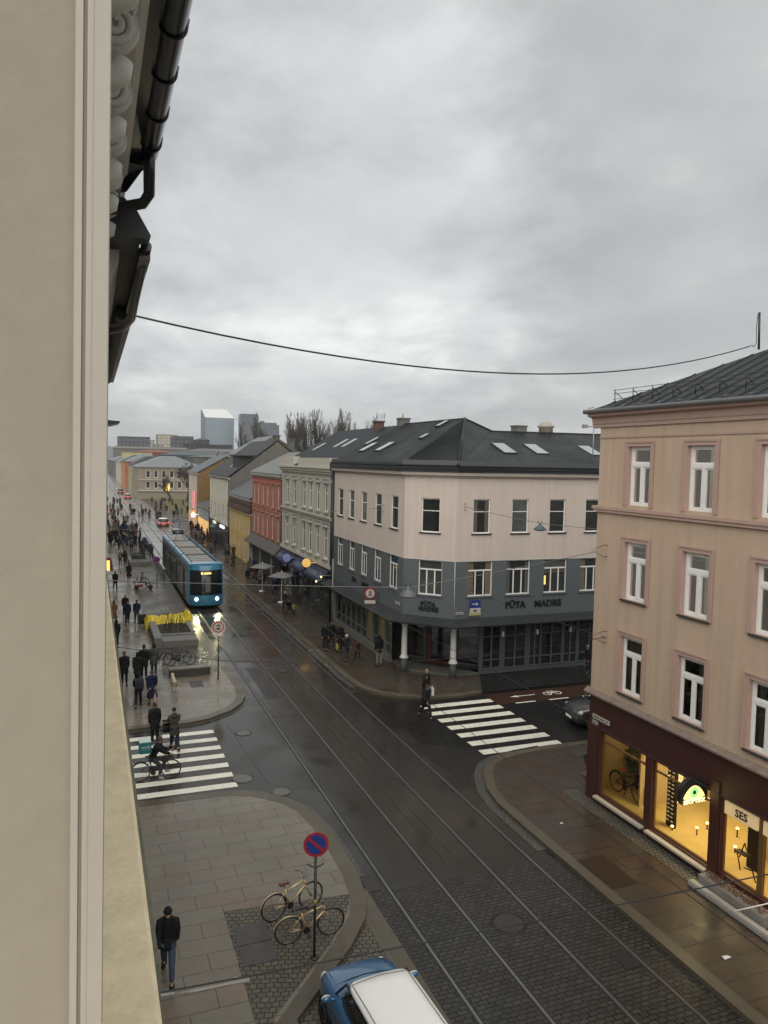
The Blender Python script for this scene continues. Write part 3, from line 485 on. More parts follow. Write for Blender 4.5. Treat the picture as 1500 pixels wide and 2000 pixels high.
mb.ext([(x, -.078, z) for x, z in pts], (0, .007, 0)); eye = mb.obj('lit_eye', M('eye_glow', (.9, .8, .3), emis=(.95, .72, .20), es=1.3, var=.3, vs=6), es)
mb = MB(); mb.lathe([(.155, 0), (.155, .006)], n=20); mb.lathe([(.06, .006), (.06, .009)], n=14, mi=1)
mb.v = [(x-.50, -.079-z, y+.12) for x, y, z in mb.v]; mb.obj('iris', [M('eye_green', (.2, .6, .2), emis=(.30, .75, .22), es=1.0), ink], eye)
me = textmesh('SEOPTIKK', .155, .004, .006, sx=1.12); me.materials.clear(); me.materials.append(M('sign_glow', (.9, .8, .5), emis=(1, .78, .34), es=1.4)); o = bpy.data.objects.new('lettering', me); COL.objects.link(o); o.parent = es
o.matrix_local = Matrix.Translation((-.50, -.095, -.13)) @ Matrix(((1, 0, 0), (0, 0, -1), (0, 1, 0))).to_4x4()
# street name plates (illegible small lettering rendered as short strokes)
plw = M('enamel_plate', (.42, .40, .34), .4)
def nameplate(F, u0, u1, v0, v1, label, strokes, par=None):
    mb = MB(); mb.fbox(F, u0, u1, v0, v1, .0, .02)
    for a, b in strokes: mb.fbox(F, u0+(u1-u0)*a, u0+(u1-u0)*b, v0+(v1-v0)*.32, v0+(v1-v0)*.68, .02, .024, 1)
    c = F((u0+u1)/2, v0, 0); mb.v = [tuple(Vector(v)-c) for v in mb.v]; o = mb.obj('street_name_plate', [plw, M('plate_letters', (.12, .11, .09), .5)]); o.location = c; return tag(o, label, 'street sign')
FAo = frame((16.165, 21.75, 0), (0, -1, 0), (-1, 0, 0))
nameplate(FAo, .24, 1.16, 2.99, 3.14, 'long narrow street name plate on the dark red shop front', [(.08, .2), (.22, .40), (.46, .7), (.78, .9)]); nameplate(FAo, .24, .53, 2.80, 2.92, 'short plate right below the long street name plate on the dark red shop front', [(.12, .9)])
# roof
def seams(mb, a, b, c, d, n, hgt=.04, w=.03, up=Vector((0, 0, 1)), mi=0):   # ribs from eave a-b to ridge d-c
    a, b, c, d = map(Vector, (a, b, c, d))
    for i in range(n+1):
        t = i/n; p = a.lerp(b, t); q_ = d.lerp(c, t)
        if (p-q_).length > .2: mb.tube([p+up*hgt*.5, q_+up*hgt*.5], w/2, 4, mi, False, False)
mb = MB(); ex, ey, ez = 15.84, 22.1, 13.52
A = (ex, ey, ez); B = (ex, 2.6, ez); Cc = (23.0, 2.6, 17.0); D = (23.0, 15.0, 17.0); E_ = (30.2, ey, ez); G_ = (30.2, 2.6, ez)
mb.add([A, B, Cc, D], [(0, 1, 2, 3)]); mb.add([A, D, E_], [(0, 1, 2)]); mb.add([E_, D, Cc, G_], [(0, 1, 2, 3)]); mb.add([A, B, G_, E_], [(0, 1, 2, 3)])
for i in range(34):
    y = 22-i*.58; xr = 23 if y <= 15 else 23-(y-15)*1.0; 
    if xr > ex+.3: mb.tube([(ex, y, ez+.02), (min(xr, ex+(22.1-y)*1.0+.0) if y > 15 else 23, y, ez+.02+(min(xr, ex+(22.1-y)) if y > 15 else 23)*0+((min(xr, ex+(22.1-y)) if y > 15 else 23)-ex)*.486)], .014, 4, 0, False, False)
pobj(mb, 'roof', roofm)
mb = MB(); mb.tube([(15.82, 22.15, 13.50), (15.82, 2.6, 13.44)], .075, 8); mb.tube([(15.78, 22.16, 13.50), (30, 22.16, 13.5)], .075, 8)
for i in range(22): mb.tube([(15.76, 21.9-i*.85, 13.60), (16.0, 21.9-i*.85, 13.66)], .012, 4)
pobj(mb, 'gutter', zinc)
mb = MB(); zr = lambda x: ez+(x-ex)*.486
for dx, hh in ((.62, .10), (.62, .28), (.62, .40)): mb.tube([(ex+dx, 21.5, zr(ex+dx)+hh), (ex+dx, 2.6, zr(ex+dx)+hh)], .009, 4)
for i in range(20):
    y = 21.4-i*.92; x = ex+.62; mb.tube([(x, y, zr(x)), (x, y, zr(x)+.42)], .014, 5); mb.tube([(x+.3, y, zr(x+.3)), (x, y, zr(x)+.34)], .014, 4)
mb.tube([(ex+.3, 21.3, zr(ex)+.12), (ex+.3, 2.6, zr(ex)+.12)], .03, 5); pobj(mb, 'snow_guard', rail_m)
mast = thing('roof_mast', 'short mast with a looped cable on the dark roof of the beige building', 'mast', (20, 18.85, 15.5))
mb = MB(); mb.tube([(0, 0, 0), (0, .05, 1.18)], .035, 8); mb.obj('pole', rail_m, mast)
mb = MB(); mb.tube([(-.33, -.02, .12), (-.2, 0, .07), (-.12, 0, .2), (-.14, 0, .7), (-.12, 0, 1.08), (-.06, 0, 1.16), (0, 0, 1.1)], .012, 5); mb.obj('cable_loop', rail_m, mast)
ant = thing('antenna', 'thin rooftop antenna between the two buildings on the right', 'antenna', (27.0, 36.9, 11.6)); mb = MB(); mb.tube([(0, 0, 0), (0, 0, 2.4)], .03, 6); mb.tube([(-.6, 0, 2.3), (.2, 0, 2.35)], .03, 5); mb.box(-.75, -.45, -.08, .08, 2.22, 2.42); mb.obj('pole', M('galvanised', (.3, .3, .3), .5, metal=.5), ant)
# ================================================================== GREY AND PINK CORNER BUILDING
pale = M('pale_pink_render', (.53, .455, .40), .85, var=.05, vs=.7, bump=.1, streak=.34); slateb = M('blue_grey_paint', (.088, .104, .110), .6, var=.08, vs=1.2, streak=.12); darkfr = M('dark_shop_frame', (.055, .065, .068), .5)
cofw = M('cornice_cream', (.46, .41, .36), .7)
CB = thing('corner_building', 'corner building, pale pink above and blue grey below, with black roof and two white columns', 'building', (18, 38, 0))
cobj = lambda mb, name, m, bev=0: absobj(mb, name, m, CB, bev)
s2 = math.sqrt(.5)
FL = frame((16, 51.45, 0), (0, -1, 0), (-1, 0, 0)); FC = frame((16, 38.5, 0), (s2, -s2, 0), (-s2, -s2, 0)); FR = frame((18.1, 36.4, 0), (1, 0, 0), (0, -1, 0)); LC = 2.1*math.sqrt(2)
off = Vector((18, 38, 0)); loc = lambda F: (lambda u, v, w: F(u, v, w)-off)
ul = [(51.45-a, 51.45-b) for a, b in ((50.6, 49.47), (48.21, 47.11), (45.75, 44.65), (43.2, 42.06), (40.58, 39.45))]; ll = [(51.45-a, 51.45-b) for a, b in ((50.72, 49.35), (48.12, 46.84), (45.75, 44.45), (43.32, 41.96), (40.77, 39.35))]
ur = [(a-18.1, a-18.1+1.05) for a in (19.11, 21.5, 23.9, 26.3, 28.7, 31.1, 33.5, 35.9)]; lr = [(a-18.1, a-18.1+1.52) for a in (18.9, 21.27, 23.68, 26.08, 28.5, 30.9, 33.3, 35.7)]
mbu = MB(); mbl = MB()
for F_, L_, U_, D_ in ((FL, 12.95, ul, ll), (FC, LC, [(.98, 2.06)], [(.87, 2.26)]), (FR, 21.9, ur, lr)):
    wallmesh(mbu, F_, 0, L_, 6.42, 10.9, [(a, b, 7.9, 9.76) for a, b in U_], .2); wallmesh(mbl, F_, 0, L_, 3.25, 6.42, [(a, b, 4.48, 6.40) for a, b in D_], .24)
    for a, b in U_: window(CB, loc(F_), a, b, 7.9, 9.76, 'H', .12, .06, sill=M('black_sill', (.02, .022, .024), .5))
    for i, (a, b) in enumerate(D_):
        window(CB, loc(F_), a, b, 4.48, 6.40, '3', .16, .06, sill=slateb)
mbu.box(39.9, 40, 36.4, 50, .1, 10.9); cobj(mbu, 'upper_wall', pale); cobj(mbl, 'lower_wall', slateb)
mb = MB(); mb.box(28.0, 39.9, 46.4, 51.4, .1, 10.9); mb.box(16.6, 28, 51.2, 51.44, .1, 11); mb.prism([(16.4, 46), (16.4, 38.9), (18.4, 36.9), (39.8, 36.9), (39.8, 46)], 6.9, 7.0); mb.box(16.5, 27.8, 46, 51.2, 6.9, 7.0); mb.box(20.0, 39.8, 38.9, 39.0, 3.4, 10.8); cobj(mb, 'rear_wall', pale)
lit = MB(); lit.fbox(loc(FR), 5.62, 5.78, 4.95, 5.45, -.155, -.14); lit.obj('lit_window', M('lit_pane', (.8, .5, .2), emis=(1, .5, .12), es=1.2, var=.8, vs=5), CB)
# mitred mouldings round the three faces
def sweep(mb, sec, path, mi=0):
    P_ = []
    for i, p in enumerate(path):
        p = Vector((*p, 0)); dirs = []
        if i > 0: dirs.append((p-Vector((*path[i-1], 0))).normalized())
        if i < len(path)-1: dirs.append((Vector((*path[i+1], 0))-p).normalized())
        ns = [Vector((d.y, -d.x, 0)) for d in dirs]; n_ = sum(ns, Vector()).normalized(); n_ = n_/n_.dot(ns[0]); P_.append([p+n_*w+Vector((0, 0, z)) for w, z in sec])
    k = len(sec)
    for i in range(len(P_)-1): mb.add(P_[i]+P_[i+1], [(j, (j+1) % k, k+(j+1) % k, k+j) for j in range(k)], mi)
    mb.add(P_[0], [list(range(k))]); mb.add(P_[-1], [list(range(k))[::-1]])
path = [(16, 51.45), (16, 38.5), (18.1, 36.4), (40, 36.4)]; path = [(x, y) for x, y in path]
def sw(mb, sec, mi=0): sweep(mb, [(w, z) for w, z in sec], path, mi)
# path runs south then east: outward normal is to its right-hand side
mb = MB(); sw(mb, [(.0, 10.88), (.06, 10.88), (.10, 10.95), (.26, 11.0), (.30, 11.16), (0, 11.16)]); cobj(mb, 'cornice', cofw)
mb = MB(); sw(mb, [(0, 11.17), (.36, 11.18), (.36, 11.30), (.40, 11.33), (.40, 11.44), (0, 11.5)]); cobj(mb, 'gutter', M('black_gutter', (.010, .013, .016), .35, coat=.3))
mb = MB(); sw(mb, [(0, 2.92), (.95, 2.98), (.98, 3.06), (.5, 3.16), (.03, 3.30), (0, 3.30)]); cobj(mb, 'canopy', M('black_canopy', (.022, .025, .027), .45, var=.2, vs=2))
mb = MB(); sw(mb, [(0, 6.40), (.012, 6.40), (.012, 6.44), (0, 6.44)]); cobj(mb, 'paint_line', M('white_line', (.5, .5, .48), .7))
mb = MB(); mb.tube([(18.09, 36.36, 6.4), (18.12, 36.36, 3.3)], .018, 6); cobj(mb, 'cable_conduit', M('white_line', (.5, .5, .48)))
# roof
e = 11.5; ev = [(15.62, 51.5, e), (15.62, 38.34, e), (17.94, 36.02, e), (40, 36.02, e)]
PK = (21.1, 41.6, 14.36); RL = (21.1, 51.5, 14.40); RR1 = (23.2, 42, 13.68); RR2 = (40, 42, 13.78)
mb = MB(); mb.add([ev[0], ev[1], PK, RL], [(0, 1, 2, 3)]); mb.add([ev[1], ev[2], PK], [(0, 1, 2)]); mb.add([ev[2], RR1, PK], [(0, 1, 2)]); mb.add([ev[2], ev[3], RR2, RR1], [(0, 1, 2, 3)])
BK = (28, 51.5, 11.4); mb.add([RL, PK, RR1, (28, 46.5, 11.4), BK], [(0, 1, 2, 3, 4)]); mb.add([RR1, RR2, (40, 47, 11.4), (28, 46.5, 11.4)], [(0, 1, 2, 3)])
seams(mb, ev[0], ev[1], (21.1, 38.34+3.3, 14.38), RL, 30, .02, .022); seams(mb, ev[1], ev[2], PK, PK, 22, .03, .05); seams(mb, ev[2], ev[3], RR2, RR1, 44, .015, .02)
mb.tube([ev[1], PK], .06, 6); mb.tube([ev[2], PK], .10, 6); mb.tube([PK, RL], .06, 6); mb.tube([PK, RR1], .06, 6); mb.tube([RR1, RR2], .06, 6); cobj(mb, 'roof', M('black_metal_roof', (.012, .014, .016), .48, var=.25, vs=.9, wet=.15, spec=.22))
mb = MB(); sw(mb, [(.28, 11.46), (.33, 11.46), (.22, 11.80), (.17, 11.80)])
for k in range(40):
    u = 51.2-k*.33
    if u > 38.4: mb.tube([(15.66, u, 11.5), (15.80, u, 11.84)], .018, 4)
for k in range(9): t = k/9; mb.tube([(15.70+2.3*t, 38.36-2.3*t, 11.5), (15.83+2.3*t, 38.50-2.3*t, 11.84)], .018, 4)
for k in range(60): mb.tube([(18.1+k*.36, 36.08, 11.5), (18.1+k*.36, 36.22, 11.84)], .018, 4)
cobj(mb, 'snow_guard', M('snow_guard', (.03, .036, .036), .5))
skyg = M('roof_window_glass', (.30, .32, .33), .08, var=.1, spec=.8)
nR = Vector((0, -(13.68-11.5), 42-36.02)).normalized(); nL = Vector((-(14.4-11.5), 0, 21.1-15.62)).normalized()
def skylight(cen, U, V, w, h, n_, par, label=None):
    cen = Vector(cen); U = Vector(U).normalized(); V = Vector(V).normalized(); mb = MB()
    def q4(a, b, lift): return [cen+U*(a*sx)+V*(b*sy)+n_*lift for sx, sy in ((-1, -1), (1, -1), (1, 1), (-1, 1))]
    mb.ext(q4(w/2+.07, h/2+.07, -.02), n_*.09); o = mb.obj('roof_window', rail_m, par); o.location = -Vector(par.location)
    g = MB(); g.ext(q4(w/2, h/2, .072), n_*.012); g.obj('pane', skyg, o)
for cxx in (22.3, 24.45, 28.25, 32.0): skylight((cxx, 38.9, 12.54), (1, 0, 0), (0, 5.98, 2.18), .78, 1.6, nR, CB)
for y in (49.3, 46.1): skylight((17.7, y, 12.60), (0, 1, 0), (5.48, 0, 2.9), .85, 1.15, nL, CB)
skylight((18.6, 51.0, 13.08), (0, 1, 0), (5.48, 0, 2.9), .5, 1.0, nL, CB); skylight((20.5, 43.5, 14.08), (0, 1, 0), (5.48, 0, 2.9), .5, .7, nL, CB); skylight((18.9, 42.6, 13.23), (0, 1, 0), (5.48, 0, 2.9), .5, .5, nL, CB)
mb = MB(); mb.box(25.0, 25.75, 42.1, 42.8, 13.3, 14.05); mb.box(24.95, 25.8, 42.05, 42.85, 14.05, 14.13); cobj(mb, 'chimney', M('grey_chimney', (.13, .13, .12), .8))
mb = MB(); mb.lathe([(.45, 0), (.45, .65), (.55, .7), (.55, .8), (.4, .82), (.4, .95), (.2, .96), (.2, 1.05)], (27.4, 42.5, 13.4), 14); cobj(mb, 'chimney', M('cream_chimney', (.34, .32, .26), .8))
mb = MB(); mb.box(20.8, 21.5, 51.1, 51.9, 14.0, 14.75); mb.box(20.75, 21.55, 51.05, 51.95, 14.75, 14.85); mb.tube([(21.1, 51.5, 14.8), (21.1, 51.5, 15.15)], .04, 6); cobj(mb, 'chimney', M('grey_chimney', (.13, .13, .12)))
mb = MB(); mb.tube([(15.9, 51.5, 11.2), (15.9, 51.5, .2)], .075, 8); cobj(mb, 'downpipe', rail_m)
# ground floor
wallG = M('shop_grey', (.07, .08, .083), .5, var=.1); dkg = M('dark_shop_glass', (.012, .013, .014), .05, var=.6, vs=1.5, spec=.6)
mb = MB(); FLg = frame((16.22, 51.45, 0), (0, -1, 0), (-1, 0, 0)); FRg = frame((19.78, 36.55, 0), (1, 0, 0), (0, -1, 0))
hl = [(.25+1.07*k, .25+1.07*k+.95, .55, 2.86) for k in range(10)]; hr = [(.25, 1.3, .45, 2.72), (1.62, 2.9, .42, 2.72), (3.22, 3.85, .42, 2.72), (3.98, 5.3, .42, 2.72), (5.5, 6.3, .42, 2.72), (6.5, 7.9, .42, 2.72), (8.2, 9.6, .42, 2.72), (10, 11.4, .42, 2.72)]
wallmesh(mb, FLg, 0, 10.95, .1, 3.0, hl, .08); wallmesh(mb, FRg, 0, 20, .1, 3.0, hr, .10); cobj(mb, 'shop_front', wallG)
mb = MB(); mb.box(15.95, 16.2, 40.4, 51.4, .1, .5); cobj(mb, 'plinth', M('plinth_stone', (.14, .135, .115), .7, var=.15))
for i, (a, b, c, d) in enumerate(hl):
    g = MB(); F_ = loc(FLg); g.fbox(F_, a, a+.05, c, d, -.07, .0); g.fbox(F_, b-.05, b, c, d, -.07, 0); g.fbox(F_, a+.05, b-.05, 1.0, 1.05, -.07, -.01); o = g.obj('shop_window', M('grey_mullion', (.16, .175, .165), .5), CB)
    g = MB(); g.add([F_(a, c, -.05), F_(b, c, -.05), F_(b, d, -.05), F_(a, d, -.05)], [(0, 1, 2, 3)]); g.obj('pane', dkg if i not in (6, 8) else M('warm_shop_glass', (.05, .045, .02), .1, var=.9, vs=2.5, emis=(.35, .25, .06), es=.08), o)
for i, (a, b, c, d) in enumerate(hr):
    F_ = loc(FRg); g = MB(); um = (a+b)/2
    g.fbox(F_, um-.035, um+.035, c, d, -.09, .0); g.fbox(F_, a, um-.035, 2.15, 2.2, -.09, -.01); g.fbox(F_, um+.035, b, 2.15, 2.2, -.09, -.01); g.fbox(F_, a, um-.035, .85, .9, -.09, -.01); g.fbox(F_, um+.035, b, .85, .9, -.09, -.01); g.fbox(F_, a-.03, b+.03, c-.06, c, -.09, .05)
    o = g.obj('shop_window', M('grey_mullion2', (.09, .10, .10), .5), CB); g = MB(); g.add([F_(a, c, -.06), F_(b, c, -.06), F_(b, d, -.06), F_(a, d, -.06)], [(0, 1, 2, 3)]); g.obj('pane', dkg, o)
mb = MB()
for x in (21.2, 23.4, 25.6): g = MB(); g.box(x-.05, x+.05, 36.40, 36.54, 2.15, 2.42); cobj(g, 'wall_lamp', white)
pass
# recessed corner entrance
FE = frame((16.25, 40.5, 0), (3.5, -3.95, 0), (-3.95, -3.5, 0)); LE = 5.28; FEi = lambda u, v, w: FE(u, v, w-.9)
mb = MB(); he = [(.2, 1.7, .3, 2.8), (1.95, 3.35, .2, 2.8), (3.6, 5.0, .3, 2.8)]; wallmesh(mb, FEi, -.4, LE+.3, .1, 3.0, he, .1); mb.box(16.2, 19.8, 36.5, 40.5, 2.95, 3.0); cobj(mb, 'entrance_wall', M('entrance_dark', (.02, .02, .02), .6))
reddoor = M('red_door_frame', (.12, .022, .012), .45)
for i, (a, b, c, d) in enumerate(he):
    F_ = lambda u, v, w: FEi(u, v, w)-off
    g = MB(); k = .09
    g.fbox(F_, a, a+k, c, d, -.08, .02); g.fbox(F_, b-k, b, c, d, -.08, .02); g.fbox(F_, a+k, b-k, d-k, d, -.08, .02); g.fbox(F_, a+k, b-k, c, c+k, -.08, .02)
    o = g.obj('door' if i == 1 else 'shop_window', reddoor if i == 1 else darkfr, CB); g = MB(); g.add([F_(a, c, -.05), F_(b, c, -.05), F_(b, d, -.05), F_(a, d, -.05)], [(0, 1, 2, 3)]); g.obj('pane', dkg, o)
mb = MB(); mb.prism([(16.25, 40.5), (16.1, 38.6), (18.1, 36.6), (19.75, 36.5)], .1, .24); cobj(mb, 'entrance_step', M('step_stone', (.09, .09, .08), .5, var=.1, wet=.2))
mb = MB()
for x, y, w_ in ((16.9, 39.3, .5), (17.6, 38.7, .6), (18.6, 37.6, .4)): mb.rbox((x, y, 2.93), w_, .06, .03, R(-48))
cobj(mb, 'warm_ceiling_strip', M('ceiling_glow', (.8, .4, .1), emis=(1, .42, .10), es=1.0))
for x, y in ((16.08, 38.30), (18.16, 36.44)):
    mb = MB(); mb.lathe([(.17, 0), (.17, .75), (.165, .76), (.001, .77)], (x, y, .1), 20, 1); mb.lathe([(.25, .78), (.25, .84), (.19, .92), (.165, .98), (.15, 2.55), (.165, 2.6), (.2, 2.66), (.2, 2.82)], (x, y, .1), 20); cobj(mb, 'column', [M('column_white', (.50, .49, .46), .5), M('column_base', (.10, .105, .105), .6, var=.2)])
blackl = M('black_letters', (.008, .009, .010), .4)
def ctext(s, size, F, u, v, w, **k):
    me = textmesh(s, size, .02, .016, **k); me.materials.clear(); me.materials.append(blackl); o = bpy.data.objects.new('lettering', me); COL.objects.link(o); o.parent = CB
    U = (F(1, 0, 0)-F(0, 0, 0)).normalized(); N = (F(0, 0, 1)-F(0, 0, 0)).normalized(); o.matrix_local = Matrix.Translation(F(u, v, w)-off) @ Matrix((U, Vector((0, 0, 1)), N)).transposed().to_4x4()
ctext('PÜTA', .50, FR, 3.78, 3.90, .02, sx=1.02); ctext('MADRE', .50, FR, 5.88, 3.90, .02, sx=1.08)
ctext('PÜTA', .33, FC, 1.5, 3.98, .02, sx=1.05); ctext('MADRE', .33, FC, 1.53, 3.70, .02, sx=1.05)
ctext('PÜTA', .36, FL, 4.6, 3.92, .02); ctext('MADRE', .36, FL, 6.8, 3.92, .02)
nameplate(frame((15.96, 51.45, 0), (0, -1, 0), (-1, 0, 0)), 12.0, 12.7, 3.72, 3.86, 'pale street name plate on the blue grey wall left of the two line black lettering', [(.1, .5), (.55, .9)]); nameplate(frame((18.1, 36.36, 0), (1, 0, 0), (0, -1, 0)), .1, .55, 3.55, 3.67, 'small white plate on the blue grey corner beside the thin white cable', [(.1, .9)])
# ================================================================== ROW OF HOUSES BEYOND
def house(label, Y0, Y1, ze, wall, roofc, rows, X=16.0, depth=11, ridge=3.0, base=.1, roofover=.25, gable=None, shop=None, wins='X', fm=None, wpane=None, name='town_house', group='houses in the row along the street'):
    t = thing(name, label, 'town house', (X, (Y0+Y1)/2, 0), 0, group); o3 = Vector(t.location); L = Y1-Y0
    F = frame(Vector((X, Y1, 0))-o3, (0, -1, 0), (-1, 0, 0)); hs = [(Y1-c-w/2, Y1-c+w/2, v0, v1) for cs, w, v0, v1 in rows for c in cs]
    mb = MB(); wallmesh(mb, F, 0, L, base, ze, hs, .16); y0, y1 = Y0-o3.y, Y1-o3.y
    for y in (y0+.01, y1-.01): mb.add([(0, y, base), (depth, y, base), (depth, y, ze), (depth/2, y, ze+ridge), (0, y, ze)], [(0, 1, 2, 3, 4)], 1)
    mb.add([(depth, y0, base), (depth, y1, base), (depth, y1, ze), (depth, y0, ze)], [(0, 1, 2, 3)]); mb.obj('wall', [wall, gable or wall], t)
    for a, b, c, d in hs: window(t, F, a, b, c, d, wins, .1, .06, fm=fm, pm=wpane or pane_mat)
    mb = MB(); r_ = roofover
    mb.ext([(-r_, y0-.05, ze+.02), (depth/2, y0-.05, ze+ridge+.12), (depth+r_, y0-.05, ze+.02), (depth+r_, y0-.05, ze+.14), (depth/2, y0-.05, ze+ridge+.26), (-r_, y0-.05, ze+.14)], (0, L+.1, 0))
    seams(mb, (-r_, y0, ze+.14), (-r_, y1, ze+.14), (depth/2, y1, ze+ridge+.26), (depth/2, y0, ze+ridge+.26), int(L/.6), .02, .03); mb.obj('roof', roofc, t)
    mb = MB(); mb.box(-.28, 0.0, y0, y1, ze-.16, ze+.0); mb.box(-.14, 0, y0, y1, ze-.34, ze-.17); mb.obj('cornice', M('house_cornice', (.33, .31, .27), .8), t)
    mb = MB(); mb.tube([(-.1, y0+.1, ze), (-.1, y0+.1, base)], .06, 6); mb.obj('downpipe', rail_m, t)
    return t, F, o3
def roofslot(t, x, y, w, h, ze, ridge, depth, X=16):   # rectangular roof window on the street slope
    n_ = Vector((-ridge, 0, depth/2)).normalized(); V = Vector((depth/2, 0, ridge)).normalized(); c = Vector((X+x, y, ze+.14+x*ridge/(depth/2)*1.03+.03)); skylight(c, (0, 1, 0), V, w, h, n_, t)
orn = M('ornate_render', (.36, .345, .295), .85, var=.07, vs=1.2, streak=.2); orn2 = M('ornate_trim', (.44, .42, .36), .8, var=.06)
# ornate grey house
cs = [53.2, 55.3, 57.4, 59.3, 62.4, 64.9]
t, F, o3 = house('ornate light grey house with pilasters and a parapet, blue awning shop below', 51.6, 67.0, 11.1, orn, M('dark_roof_b', (.016, .022, .025), .48, var=.15, spec=.25), [(cs, 1.0, 7.95, 9.95), (cs, 1.05, 4.55, 6.75)], X=15.95, ridge=3.0, depth=10.5, wpane=pane)
mb = MB(); L = 15.4
for u0, u1, v0, v1, w in [(0, L, 7.35, 7.5, .16), (0, L, 7.5, 7.58, .24), (0, L, 7.1, 7.2, .08), (0, L, 3.9, 4.1, .18), (0, L, 4.12, 4.2, .1), (0, L, 10.3, 10.4, .08), (0, L, 10.85, 11.05, .3), (0, L, 11.05, 11.2, .42), (0, 5.0, 11.2, 11.95, .3), (6.6, L, 11.2, 11.85, .3)]: mb.fbox(F, u0, u1, v0, v1, -.02 if v0 < 11 else -.3, w)
for k in range(44): mb.fbox(F, .1+k*.35, .28+k*.35, 10.66, 10.84, -.01, .2)
for c in [67-x for x in (51.9, 54.25, 56.35, 58.35, 60.85, 63.65, 66.5)]:
    mb.fbox(F, c-.2, c+.2, 7.6, 10.29, -.01, .09); mb.fbox(F, c-.27, c+.27, 10.1, 10.29, -.01, .14); mb.fbox(F, c-.2, c+.2, 4.21, 7.09, -.01, .07)
for c in [67-x for x in cs]:
    for v1 in (9.95, 6.75): mb.fbox(F, c-.68, c+.68, v1+.06, v1+.16, -.01, .14); mb.fbox(F, c-.66, c-.53, v1-2.0, v1+.05, -.01, .06); mb.fbox(F, c+.53, c+.66, v1-2.0, v1+.05, -.01, .06)
    for k in range(5): mb.fbox(F, c-.55+k*.25, c-.48+k*.25, 4.22, 4.5, .0, .12)
    mb.fbox(F, c-.6, c+.6, 4.44, 4.52, -.01, .2); mb.fbox(F, c-.6, c+.6, 7.84, 7.93, -.01, .17)
mb.obj('stucco_trim', orn2, t)
mb = MB(); mb.fbox(F, 0, L, .1, 3.88, -.01, .05); mb.obj('shop_front', M('shop_dark', (.035, .037, .04), .5), t)
for k in range(6): g = MB(); g.fbox(F, .5+k*2.5, 2.6+k*2.5, .6, 2.9, .02, .07); o = g.obj('shop_window', darkfr, t); g = MB(); g.fbox(F, .6+k*2.5, 1.5+k*2.5, .7, 2.8, .06, .075); g.fbox(F, 1.6+k*2.5, 2.5+k*2.5, .7, 2.8, .06, .075); g.obj('pane', dkg, o)
blue = M('blue_awning', (.014, .020, .045), .7, var=.1); bluel = M('awning_letters', (.08, .095, .15), .6)
for a, b in ((.6, 5.2), (6.0, 9.8), (10.4, 14.8)):
    mb = MB(); mb.ext([F(a, 3.75, .06), F(a, 3.05, .75), F(a, 2.85, .76), F(a, 2.85, .70), F(a, 3.6, .05)], F(b, 0, 0)-F(a, 0, 0)); aw = mb.obj('awning', blue, t)
    g = MB(); rnd = random.Random(int(a*10)); u = a+.4
    while u < b-.5: w_ = rnd.uniform(.10, .3); g.ext([F(u, 3.16, .66), F(u+w_, 3.16, .66), F(u+w_, 3.46, .37), F(u, 3.46, .37)], (-.02, 0, .02)); u += w_+rnd.choice([.07, .07, .28])
    g.obj('lettering', bluel, aw)
for u, m_, z_ in ((5.6, M('blue_disc', (.25, .26, .55), .4, emis=(.28, .28, .62), es=.08), 3.55), (11.8, M('yellow_disc', (.8, .5, .15), .4, emis=(1, .55, .12), es=.4), 3.95)):
    mb = MB(); c = F(u, z_, .9); mb.lathe([(.31, -.06), (.33, -.04), (.33, .04), (.31, .06)], (0, 0, 0), 24); mb.v = [(c.x+x, c.y+z, c.z+y) for x, y, z in mb.v]; mb.tube([c, F(u, z_, 0)], .03, 5); mb.obj('round_sign', m_, t)
mb = MB(); mb.box(4.5, 5.2, -3.9, -3.3, 13.6, 14.7); mb.box(4.42, 5.28, -3.98, -3.22, 14.7, 14.8); mb.obj('chimney', M('brick_chimney', (.10, .06, .048), .85, var=.2), t)
for y, x in ((59.5, 3.0), (57.3, 3.0), (64.5, 2.6)): roofslot(t, x, y, .8, 1.3, 11.1, 3.0, 10.5)
# salmon house
cs = [68.6, 70.9, 73.2, 75.3, 77.6, 79.6]
t, F, o3 = house('salmon pink house with six tall windows on each of two floors', 67.0, 80.9, 10.2, M('salmon_render', (.42, .125, .085), .8, var=.06, streak=.15), M('light_roof', (.16, .17, .17), .5, var=.1), [(cs, .85, 7.2, 9.2), (cs, .85, 4.2, 6.3)], ridge=2.0, depth=8)
mb = MB()
for c in [80.9-x for x in cs]:
    for v1 in (9.2, 6.3):
        mb.fbox(F, c-.62, c+.62, v1+.12, v1+.22, -.01, .14)
        for s_ in (-1, 1): mb.fbox(F, c+s_*.53-.09, c+s_*.53+.09, v1-2.1, v1+.11, -.01, .05)
    mb.fbox(F, c-.6, c+.6, 4.05, 4.14, -.01, .12); mb.fbox(F, c-.6, c+.6, 7.02, 7.12, -.01, .12)
mb.fbox(F, 0, 13.9, 6.75, 6.85, -.01, .06); mb.obj('window_trim', M('salmon_trim', (.34, .19, .14), .8), t)
mb = MB(); mb.ext([F(0, 3.9, 0), F(0, 3.1, .8), F(0, 3.0, .8), F(0, 3.0, 0)], F(13.9, 0, 0)-F(0, 0, 0)); mb.obj('shop_canopy', M('brown_canopy', (.085, .075, .065), .7, var=.15), t)
mb = MB(); mb.fbox(F, .0, 13.9, .1, 3.0, -.0, .05); mb.obj('shop_front', M('shop_dark2', (.03, .028, .028), .6), t); mb = MB(); mb.fbox(F, 0.1, .9, .1, 3.0, .05, .3); mb.fbox(F, 4.4, 4.9, .1, 3.0, .05, .1); mb.fbox(F, 9.6, 10.1, .1, 3.0, .05, .1); mb.obj('pilaster', M('shop_pillar', (.30, .31, .28), .7), t)
